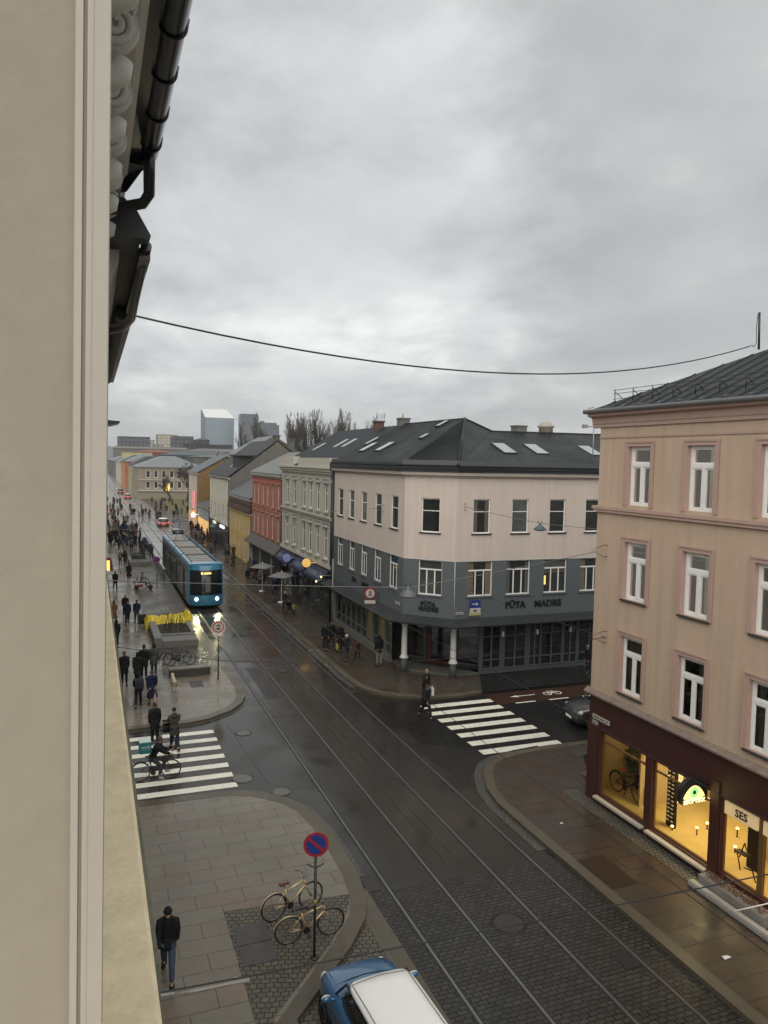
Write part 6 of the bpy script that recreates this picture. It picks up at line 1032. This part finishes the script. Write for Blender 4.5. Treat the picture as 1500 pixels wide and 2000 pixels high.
for i, (a, b) in enumerate(seg):
    mb = MB(); mb.box(-1.3, 1.3, a, b, .34, 3.25); bdy = mb.obj('car_body', tside, T)
    mb = MB()
    for sx in (-1, 1): mb.ext([(sx*1.31, a, 3.0), (sx*1.31, a, 3.28), (sx*1.22, a, 3.48), (sx*1.02, a, 3.55), (sx*.98, a, 3.25), (sx*1.2, a, 3.0)], (0, b-a, 0))
    if i == 0: mb.box(-1.25, 1.25, .62, 1.6, 3.352, 3.5)
    mb.obj('roof_edge', tb, T)
    for sx in (-1, 1):
        mb = MB(); mb.box(sx*1.304-.004, sx*1.304+.004, a+.12, b-.12, 1.05, 2.85); w = mb.obj('side_window', tg, T)
        mb = MB()
        for q_ in (.33, .66): yy = a+(b-a)*q_; mb.box(sx*1.31-.006, sx*1.31+.006, yy-.05, yy+.05, .5, 2.85)
        mb.obj('window_post', tside, w)
        mb = MB(); yy = a+(b-a)*.5; mb.box(sx*1.312-.008, sx*1.312+.008, yy-.65, yy+.65, .42, 2.8); mb.obj('door', tdk, T)
    mb = MB(); mb.box(-.97, .97, a+.1, b-.1, 3.26, 3.30, 1); n_ = 4
    for k in range(n_): yy = a+.35+(b-a-.6)*k/n_; mb.box(-.85, .85, yy, yy+(b-a)/n_*.72, 3.30, 3.46)
    mb.obj('roof_unit', [troof, tdk], T)
for a, b in ((6.6, 7.1), (12.2, 12.7), (17.8, 18.3)): mb = MB(); mb.box(-1.2, 1.2, a, b, .4, 3.35); mb.obj('bellows', M('bellows_blue', (.012, .035, .07), .6), T)
mb = MB(); mb.box(-1.15, 1.15, .75, 23.8, .12, .34); mb.obj('underframe', tdk, T)
mb = MB(); mb.tube([(-.5, 19, 3.5), (0, 20.2, 4.4), (.5, 19, 3.5)], .03, 5); mb.tube([(0, 20.2, 4.4), (0, 19.2, 5.25)], .03, 5); mb.tube([(-.8, 19.2, 5.28), (.8, 19.2, 5.28)], .025, 5); mb.obj('pantograph', tdk, T)
# ================================================================== SIGNS
polem = M('sign_pole', (.035, .045, .04), .45, metal=.4, var=.3, vs=10); redm2 = M('sign_red_dull', (.16, .010, .014), .5); redm = M('sign_red', (.34, .012, .018), .45, var=.06); bluem = M('sign_blue', (.012, .035, .21), .45, var=.06); wsg = M('sign_white', (.50, .43, .40), .5)
def disc(mb, r, y, z, n=32, mi=0, th=.004): k = len(mb.v); mb.lathe([(r, 0), (r, th)], (0, 0, 0), n, mi); mb.v[k:] = [(a, y-c, z+b) for a, b, c in mb.v[k:]]
def noparking(x, y, zc, r, label, rz, h):
    t = thing('no_parking_sign', label, 'road sign', (x, y, .12), rz); mb = MB(); mb.tube([(0, 0, 0), (0, 0, zc-r+.02)], .033, 10); mb.lathe([(.09, 0), (.09, .03), (.04, .05)], n=12); mb.tube([(0, 0, 1.3), (0, 0, 1.44)], .035, 10, 1); mb.obj('pole', [polem, M('sticker_yellow', (.35, .28, .05), .5)], t)
    mb = MB(); disc(mb, r, -.04, zc, 36, 0); disc(mb, r*.79, -.045, zc, 36, 1); mb.rbox((0, -.052, zc), r*1.75, .004, r*.22, 0, R(42)); mb.obj('sign_face', [redm, bluem], t)
    mb = MB(); mb.tube([(-.19, .0, zc-r-.18), (-.1, -.0, zc-r-.24), (.0, -.02, zc-r-.26), (.1, 0, zc-r-.24), (.19, 0, zc-r-.18)], .018, 5); mb.obj('bracket', polem, t)
    return t
noparking(4.78, 16.36, 2.75, .29, 'blue and red no parking sign on a dark pole by the two bicycles', R(-12), 0); noparking(5.4, 70.0, 2.46, .27, 'blue no parking sign farther up the left pavement beside the tram', R(-8), 0)
def motorsign(loc_, label, rz, pole=0, square=False):
    t = thing('no_motor_vehicles_sign', label, 'road sign', loc_, rz); mb = MB()
    if pole: mb.tube([(0, .03, -pole), (0, .03, .1)], .035, 8); mb.lathe([(.08, 0), (.08, .03)], (0, .03, -pole), 10); mb.obj('pole', polem, t)
    else: mb.tube([(.2, .0, .0), (.55, .05, 0)], .025, 5); mb.tube([(.2, .0, -.6), (.55, .05, -.6)], .025, 5); mb.obj('bracket', polem, t)
    mb = MB()
    if square: mb.box(-.33, .33, -.03, -.02, -.33, .34); disc(mb, .26, -.03, 0, 32, 1)
    else: disc(mb, .36, -.02, 0, 32, 1); disc(mb, .29, -.03, 0, 32, 0); disc(mb, .235, -.035, 0, 32, 1)
    o = mb.obj('sign_face', [redm2 if square else redm, wsg], t)
    g = MB(); g.box(-.12, .12, -.044, -.038, -.13, -.075); g.box(-.07, .08, -.044, -.038, -.075, -.03); g.ellip((-.05, -.04, .06), .045, .006, .04, 10, 6); g.ellip((.07, -.04, .06), .045, .006, .04, 10, 6); g.rbox((0, -.041, .10), .14, .006, .03, 0, R(20)); g.rbox((.02, -.041, .15), .05, .006, .05); g.obj('pictogram', ink, o)
    g = MB(); g.box(-.24 if not square else -.32, .24 if not square else .32, -.03, -.02, -.62 if square else -.50, -.41 if square else -.38); g.obj('lower_plate', wsg, t); return t
motorsign((6.15, 39.75, 2.88), 'round red ringed no motor vehicles sign on a pole at the left street corner', R(-9), 2.76); motorsign((15.4, 42.1, 3.86), 'square red no motor vehicles sign with white plate fixed to the grey wall', R(-18), 0, True)
t = thing('one_way_sign', 'blue sign with white arrow over a pale plate on the blue grey wall', 'road sign', (19.35, 36.33, 3.86)); mb = MB(); mb.box(-.32, .32, -.02, 0, .02, .42); mb.obj('sign_face', bluem, t); mb = MB(); mb.box(-.2, .06, -.026, -.021, .20, .25); mb.ext([(.05, -.026, .13), (.20, -.026, .225), (.05, -.026, .32)], (0, .005, 0)); mb.obj('arrow', wsg, t)
mb = MB(); mb.box(-.32, .32, -.02, 0, -.26, .0); mb.box(-.36, .36, -.018, -.001, -.40, -.27, 1); mb.obj('lower_plate', [wsg, M('ochre_plate', (.36, .34, .14), .5)], t); mb = MB(); mb.box(-.12, .12, -.026, -.021, -.19, -.14); mb.box(-.07, .08, -.026, -.021, -.14, -.09); mb.obj('pictogram', ink, t)
t = thing('lit_kiosk_sign', 'lit yellow and red shop sign sticking out at the left edge', 'sign', (.9, 62, 3.3)); mb = MB(); mb.box(-.3, .38, -.1, .1, -.45, .35); mb.obj('case', M('yellow_glow', (.9, .7, .2), emis=(1, .72, .15), es=1.0, var=.3, vs=4), t); mb = MB(); mb.ext([(.38, -.1, -.45), (.38, -.1, .65), (.52, -.1, .4), (.66, -.1, -.45)], (0, .3, 0)); mb.box(-.4, .38, -.11, .11, .36, .55); mb.obj('awning', M('red_awning', (.20, .02, .03), .6), t)
t = thing('street_pole', 'pale grey pole at the shop front of the corner building', 'pole', (15.25, 49.1, .12)); mb = MB(); mb.tube([(0, 0, 0), (0, 0, 4.9)], .06, 8); mb.obj('pole', M('pole_grey', (.22, .22, .20), .5, metal=.3), t)
for y, z in ((50.4, 3.7), (51.6, 3.2)): t = thing('wall_lantern', 'small warm lantern on an arm at the dark shop, %s' % ('upper one' if z > 3.5 else 'lower one'), 'lantern', (14.8, y, z)); mb = MB(); mb.tube([(1.1, 0, 0), (0, 0, 0)], .025, 5); mb.obj('arm', wirel, t); mb = MB(); mb.ellip((0, 0, -.08), .07, .07, .08, 8, 6); mb.obj('lit_bulb', M('dim_bulb', (1, .8, .5), emis=(1, .62, .25), es=1.5), t)
# ================================================================== STREET FURNITURE
stone = M('grey_granite', (.14, .138, .125), .6, var=.12, vs=2, bump=.3, wet=.2); soil = M('soil', (.03, .026, .018), .95, var=.3, bump=.5); woodb = M('weathered_wood', (.10, .075, .055), .7, var=.2, vs=3, wet=.2)
t = thing('stone_planter', 'long grey stone planter box with bare twigs, half covered by a yellow sheet', 'planter', (3.5, 47.2, .12)); mb = MB()
mb.box(0, .45, 0, 6.3, 0, .62); mb.box(2.35, 2.6, 1.7, 6.3, 0, .55); mb.box(.45, 2.5, 1.4, 1.75, 0, .50); mb.box(.45, 2.6, 5.9, 6.3, 0, .62); mb.box(.46, 2.6, 0, 1.39, 0, .42); mb.obj('box', stone, t, .02)
mb = MB(); mb.box(.46, 2.34, 1.76, 5.89, 0, .42); mb.obj('earth', soil, t); rnd = random.Random(3); mb = MB()
for k in range(46):
    x, y = rnd.uniform(.6, 2.2), rnd.uniform(2, 5.6); mb.tube([(x, y, .4), (x+rnd.uniform(-.15, .15), y+rnd.uniform(-.15, .15), .8+rnd.uniform(0, .4)), (x+rnd.uniform(-.3, .3), y+rnd.uniform(-.3, .3), 1.1+rnd.uniform(0, .7))], [.012, .009, .005], 4)
mb.obj('twigs', twigm, t)
mb = MB(); n, m = 40, 10; rnd = random.Random(9); V0 = len(mb.v)
for j in range(m+1):
    for i in range(n+1):
        u = i/n; v = j/m; x = 3.3+3.0*u; y = 52.2+1.6*v-.35*math.sin(u*9)*.4; z = .74+.22*math.sin(u*7+v*2)*.25+(.22*math.sin(u*31+v*8)*.25)+(-.55*max(0, .25-v)/.25)*(.7 if u > .1 else 1)+.35*max(0, 1-abs(u-.93)/.08)+rnd.uniform(-.03, .03)
        if u < .06: z -= .35*(1-u/.06)
        mb.v.append((x, y, z+.1))
for j in range(m):
    for i in range(n): a = j*(n+1)+i; mb.f.append([a, a+1, a+n+2, a+n+1]); mb.mi.append(0); mb.sm.append(False)
o = mb.obj('yellow_tarpaulin', M('yellow_sheet', (.60, .46, .02), .45, var=.25, vs=3, bump=.3)); so_ = o.modifiers.new('s', 'SOLIDIFY'); so_.thickness = .02; tag(o, 'crumpled bright yellow sheet draped over the planter end', 'tarpaulin')
def bench(x0, x1, y, label, h=.42, d=.5):
    t = thing('stone_bench', label, 'bench', ((x0+x1)/2, y, .12), R(1)); w = (x1-x0)/2; mb = MB(); mb.box(-w, w, -d/2+.03, d/2-.03, 0, h-.09); mb.obj('base', M('bench_base', (.05, .042, .034), .7, var=.2), t); mb = MB(); mb.box(-w-.03, w+.03, -d/2, d/2, h-.088, h); mb.obj('seat', M('bench_top', (.12, .105, .085), .5, var=.15, wet=.25), t, .01)
bench(3.78, 5.9, 41.0, 'low brown topped stone bench in front of the dark bicycles')
for (x0, x1, y, lb) in ((3.7, 5.85, 85.3, 'dark planted box on the left pavement beside the tram tail'), (3.7, 6.6, 123, 'long dark planted box farthest down the left pavement'), (3.7, 5.6, 105, 'dark planted box between the two far ones on the left pavement')):
    t = thing('stone_planter', lb, 'planter', ((x0+x1)/2, y, .12), 0, 'planters down the left pavement'); w = (x1-x0)/2; mb = MB(); mb.box(-w, w, 0, .35, 0, .5); mb.box(-w, w, 3.4, 3.75, 0, .5); mb.box(-w, -w+.3, .35, 3.4, 0, .5); mb.box(w-.3, w, .35, 3.4, 0, .5); mb.box(-w, w, -.9, -.02, 0, .42); mb.obj('box', stone, t, .02)
    mb = MB(); rnd = random.Random(int(y))
    for k in range(160): c = Vector((rnd.uniform(-w+.3, w-.3), rnd.uniform(.4, 3.3), .5+rnd.uniform(0, .5))); a = rnd.uniform(0, 6); d_ = Vector((math.cos(a), math.sin(a), rnd.uniform(-.2, .8)))*.2; e_ = Vector((-math.sin(a), math.cos(a), 0))*.07; mb.add([c-e_, c+e_, c+d_+e_*.4, c+d_-e_*.4], [(0, 1, 2, 3)])
    mb.obj('shrub', M('dark_leaf', (.02, .032, .016), .7, var=.3), t); mb = MB(); mb.box(-w+.31, w-.31, .36, 3.39, 0, .44); mb.obj('earth', soil, t)
t = thing('railing', 'low dark railing along the kerb beside the tram', 'railing', (6.35, 73, .12)); mb = MB()
for k in range(16): mb.tube([(0, k, 0), (0, k, .9)], .03, 5)
mb.tube([(0, 0, .9), (0, 15, .9)], .03, 5); mb.tube([(0, 0, .45), (0, 15, .45)], .02, 5); mb.obj('bars', M('rail_brown', (.05, .045, .035), .6), t)
# stroller, pram, mobility scooter
def stroller(x, y, rz, label, col, z):
    t = thing('stroller', label, 'stroller', (x, y, z), rz); mb = MB()
    for sx in (-1, 1): mb.tube([(sx*.24, -.45, 1.0), (sx*.24, .0, .55), (sx*.24, .38, .1)], .014, 5); mb.tube([(sx*.24, .1, .5), (sx*.26, -.32, .16)], .012, 5)
    mb.tube([(-.24, -.45, 1.0), (.24, -.45, 1.0)], .016, 6); mb.obj('frame', steel, t); mb = MB(); mb.ext([(-.2, -.2, .5), (.2, -.2, .5), (.2, .28, .38), (-.2, .28, .38)], (0, 0, .12)); mb.ext([(-.2, -.22, .5), (.2, -.22, .5), (.2, -.34, .95), (-.2, -.34, .95)], (0, .06, 0)); mb.obj('seat', cloth(col), t, .02)
    mb = MB(); P_ = []; n = 8
    for i in range(n+1): a = PI*.08+PI*.62*i/n; P_.append((-.05-.34*math.cos(a), .62+.36*math.sin(a)))
    mb.add([(-.23, -y_*1 if 0 else y_, z_) for y_, z_ in P_]+[(.23, y_, z_) for y_, z_ in P_], [(i, i+1, n+2+i, n+1+i) for i in range(n)], 0, True); mb.obj('canopy', cloth(col), t)
    for sx, yy, r in ((-1, -.32, .16), (1, -.32, .16), (-1, .38, .11), (1, .38, .11)): mb = MB(); mb.tube([(sx*.28-.02, yy, r), (sx*.28+.02, yy, r)], r, 14); mb.obj('wheel', carblack, t)
stroller(2.86, 31.55, R(2), 'dark stroller with a pale strap between the pair on the left crosswalk', (.02, .015, .015), .014); stroller(13.75, 55.1, R(175), 'dark pram beside the child in yellow green', BK_, .13)
t = thing('mobility_scooter', 'red three wheeled mobility scooter on the left pavement', 'scooter', (4.05, 68.9, .12), R(-92)); rs_ = M('scooter_red', (.20, .015, .02), .35, coat=.5)
mb = MB(); mb.box(-.28, .28, -.55, .1, .25, .5); mb.box(-.24, .24, .1, .6, .18, .24); mb.obj('body', rs_, t, .04); mb = MB(); mb.box(-.22, .22, -.35, .08, .62, .7); mb.box(-.22, .22, -.42, -.34, .7, 1.1); mb.obj('seat', blk, t, .02); mb = MB(); mb.tube([(0, .7, .3), (0, .5, .95)], .04, 6); mb.tube([(-.25, .45, .98), (.25, .45, .98)], .02, 6); mb.obj('tiller', blk, t); mb = MB(); mb.box(-.22, .22, -.8, -.45, .6, .85); mb.obj('basket', M('scooter_box', (.35, .12, .12), .5), t, .02)
for x_, y_ in ((-.25, -.45), (.25, -.45), (0, .72)): mb = MB(); mb.tube([(x_-.05, y_, .2), (x_+.05, y_, .2)], .2, 14); mb.obj('wheel', carblack, t)
person(4.0, 68.9, 'person in grey beige jacket sitting on the red mobility scooter', 'sit', 'short', (.13, .12, .10), DG, (.05, .03, .02), 'hair', R(-92), 1.7, .12-.16)
# dog
t = thing('dog', 'cream coloured dog standing in front of the stone bench', 'dog', (3.78, 38.2, .12), R(8)); t.scale = (1.1, 1.1, 1.1)
V = [(0, -.22, .44), (0, 0, .43), (0, .2, .46), (0, .32, .58), (0, .38, .68), (0, .47, .66), (0, .54, .64), (0, -.34, .50), (0, -.46, .60)]; E_ = [(0, 1), (1, 2), (2, 3), (3, 4), (4, 5), (5, 6), (0, 7), (7, 8)]; Rr = [(.09, .10), (.10, .11), (.115, .13), .075, .075, .05, .03, .03, .02]
for sx in (-1, 1): k = len(V); V += [(sx*.07, .2, .36), (sx*.07, .21, .2), (sx*.07, .2, .03), (sx*.07, -.2, .36), (sx*.075, -.17, .24), (sx*.075, -.28, .16), (sx*.075, -.25, .03), (sx*.05, .36, .74)]; E_ += [(2, k), (k, k+1), (k+1, k+2), (0, k+3), (k+3, k+4), (k+4, k+5), (k+5, k+6), (4, k+7)]; Rr += [.05, .035, .03, .06, .04, .025, .028, .022]
me = skin(V, E_, Rr, 1); me.materials.clear(); me.materials.append(M('dog_fur', (.42, .36, .27), .9, var=.15, vs=12)); o = bpy.data.objects.new('body', me); COL.objects.link(o); o.parent = t
# parasols and tables
for x, y, lb in ((13.9, 65.5, 'grey parasol at the salmon house, the farther of two'), (14.3, 60.0, 'grey parasol at the salmon house, the nearer of two')):
    t = thing('parasol', lb, 'parasol', (x, y, .12), 0, 'parasols on the right pavement'); mb = MB(); mb.tube([(0, 0, 0), (0, 0, 2.6)], .03, 6); mb.lathe([(.3, 0), (.3, .06)], n=12); mb.obj('pole', white, t); mb = MB(); mb.lathe([(1.15, 2.1), (1.1, 2.16), (.6, 2.36), (.05, 2.5)], n=4); mb.obj('canopy', M('parasol_cloth', (.15, .15, .155), .8), t)
# things at the beige shop
t = thing('wooden_planter', 'weathered grey planter box with rusty heather under the second shop windows', 'planter', (15.65, 15.9, .12)); mb = MB(); mb.box(0, .42, -2.2, 0, .0, .34); mb.obj('box', M('planter_wood', (.20, .19, .17), .7, var=.2), t, .02); mb = MB(); rnd = random.Random(2)
for k in range(700): c = Vector((rnd.uniform(.05, .38), rnd.uniform(-2.12, -.08), .30+rnd.uniform(0, .14))); a = rnd.uniform(0, 6); d_ = Vector((math.cos(a)*.05, math.sin(a)*.05, .05)); e_ = Vector((-math.sin(a), math.cos(a), 0))*.016; mb.add([c-e_, c+e_, c+d_], [(0, 1, 2)])
mb.obj('heather', M('heather', (.11, .045, .03), .8, var=.5, vs=9), t)
t = thing('stone_step', 'pale rounded stone kerb around the planter and the cellar well', 'step', (15.5, 15.9, .12)); mb = MB(); mb.box(-.12, .1, -7, 0.1, 0, .16); mb.obj('kerb', M('step_pale', (.28, .27, .25), .6, var=.12), t, .03); mb = MB(); mb.box(.12, .62, -7, -2.5, -.0, .02); mb.obj('well', M('well_floor', (.20, .16, .10), .8, var=.2), t)
t = thing('leaning_rod', 'thin white rod leaning over the kerb by the shop', 'rod', (15.45, 14.45, .14)); mb = MB(); mb.tube([(0, 0, 0), (.02, -.03, .12), (.10, -.98, .85)], .014, 6); mb.obj('rod', white, t)
t = thing('wine_barrel_table', 'brown bench like stand with dark board against the beige corner', 'street stand', (16.85, 22.25, .12), R(-5)); mb = MB(); mb.lathe([(.34, .36), (.38, .42), (.38, .50), (.34, .52)], (0, 0, 0), 20, 0, 1.15, .8); mb.lathe([(.14, 0), (.14, .36)], (0, 0, 0), 10); mb.obj('base', M('stand_brown', (.12, .05, .035), .5, var=.15), t); mb = MB(); mb.ext([(-.28, -.1, .53), (.28, -.1, .53), (.36, .42, 1.0), (-.2, .42, 1.0)], (0, .02, .03)); mb.obj('board', blk, t)
t = thing('ladder_chair', 'dark folded chair standing in the window below the SES board', 'chair', (16.55, 15.2, .62)); mb = MB()
for a, b in (((0, 0, 1.05), (0, -.5, 0)), ((0, 0, 1.05), (0, .18, .5)), ((0, -.15, .72), (0, .3, .68)), ((0, .3, .68), (0, .12, .1)), ((0, -.3, .3), (0, -.02, .25))): mb.tube([(.0, a[1], a[2]), (0, b[1], b[2])], .022, 5)
mb.box(-.12, .12, -.16, .3, .68, .71); mb.obj('frame', blk, t); t.scale = (.85, .85, .85)
t = thing('green_plant', 'round dark green bush in the left shop window', 'plant', (18.0, 21.05, .43)); mb = MB(); rnd = random.Random(6)
for k in range(900):
    a, b = rnd.uniform(0, 2*PI), math.acos(rnd.uniform(-1, 1)); r_ = .62*rnd.uniform(.7, 1); c = Vector((r_*math.sin(b)*math.cos(a), r_*math.sin(b)*math.sin(a), 1.0+1.1*r_*math.cos(b))); d_ = Vector((rnd.gauss(0, .06), rnd.gauss(0, .06), rnd.gauss(0, .06))); e_ = Vector((rnd.gauss(0, .03), rnd.gauss(0, .03), rnd.gauss(0, .03))); mb.add([c-e_, c+e_, c+d_], [(0, 1, 2)])
mb.obj('leaves', M('bush_leaf', (.05, .075, .012), .7, var=.3), t); mb = MB(); mb.lathe([(.22, 0), (.28, .35)], n=12); mb.obj('pot', blk, t)
for k, (x, y, s_) in enumerate(((14.12, 20.19, .05), (13.97, 13.18, .10), (2.95, 16.25, .05))):
    mb = MB(); mb.add([(-s_, -s_*.5, 0), (s_*1.2, -s_*.4, .01), (s_, s_*.6, .0), (0, s_*.3, .035), (-s_*.8, s_*.7, .01)], [(0, 1, 3), (1, 2, 3), (2, 4, 3), (4, 0, 3)]); o = mb.obj('litter', whm); o.location = (x, y, .132); tag(o, ['tiny white scrap of paper on the pavement past the brown cover plate', 'white crumpled paper on the pavement nearer the camera', 'small pale scrap beside the dark cover plates'][k], 'litter', 'scraps of litter')

# ================================================================== AIR
mb = MB(); mb.box(-700, 3200, -60, 5000, -1.2, 140); o = mb.obj('haze', None); o['kind'] = 'stuff'
hm_ = bpy.data.materials.new('haze_air'); hm_.use_nodes = True; t_ = hm_.node_tree; t_.nodes.clear(); ho = t_.nodes.new('ShaderNodeOutputMaterial'); pv = t_.nodes.new('ShaderNodeVolumePrincipled')
pv.inputs['Color'].default_value = (.86, .90, .94, 1); pv.inputs['Density'].default_value = .00017; pv.inputs['Anisotropy'].default_value = .2; t_.links.new(pv.outputs[0], ho.inputs['Volume']); o.data.materials.clear(); o.data.materials.append(hm_)
S.cycles.volume_bounces = 0; S.cycles.volume_max_steps = 64
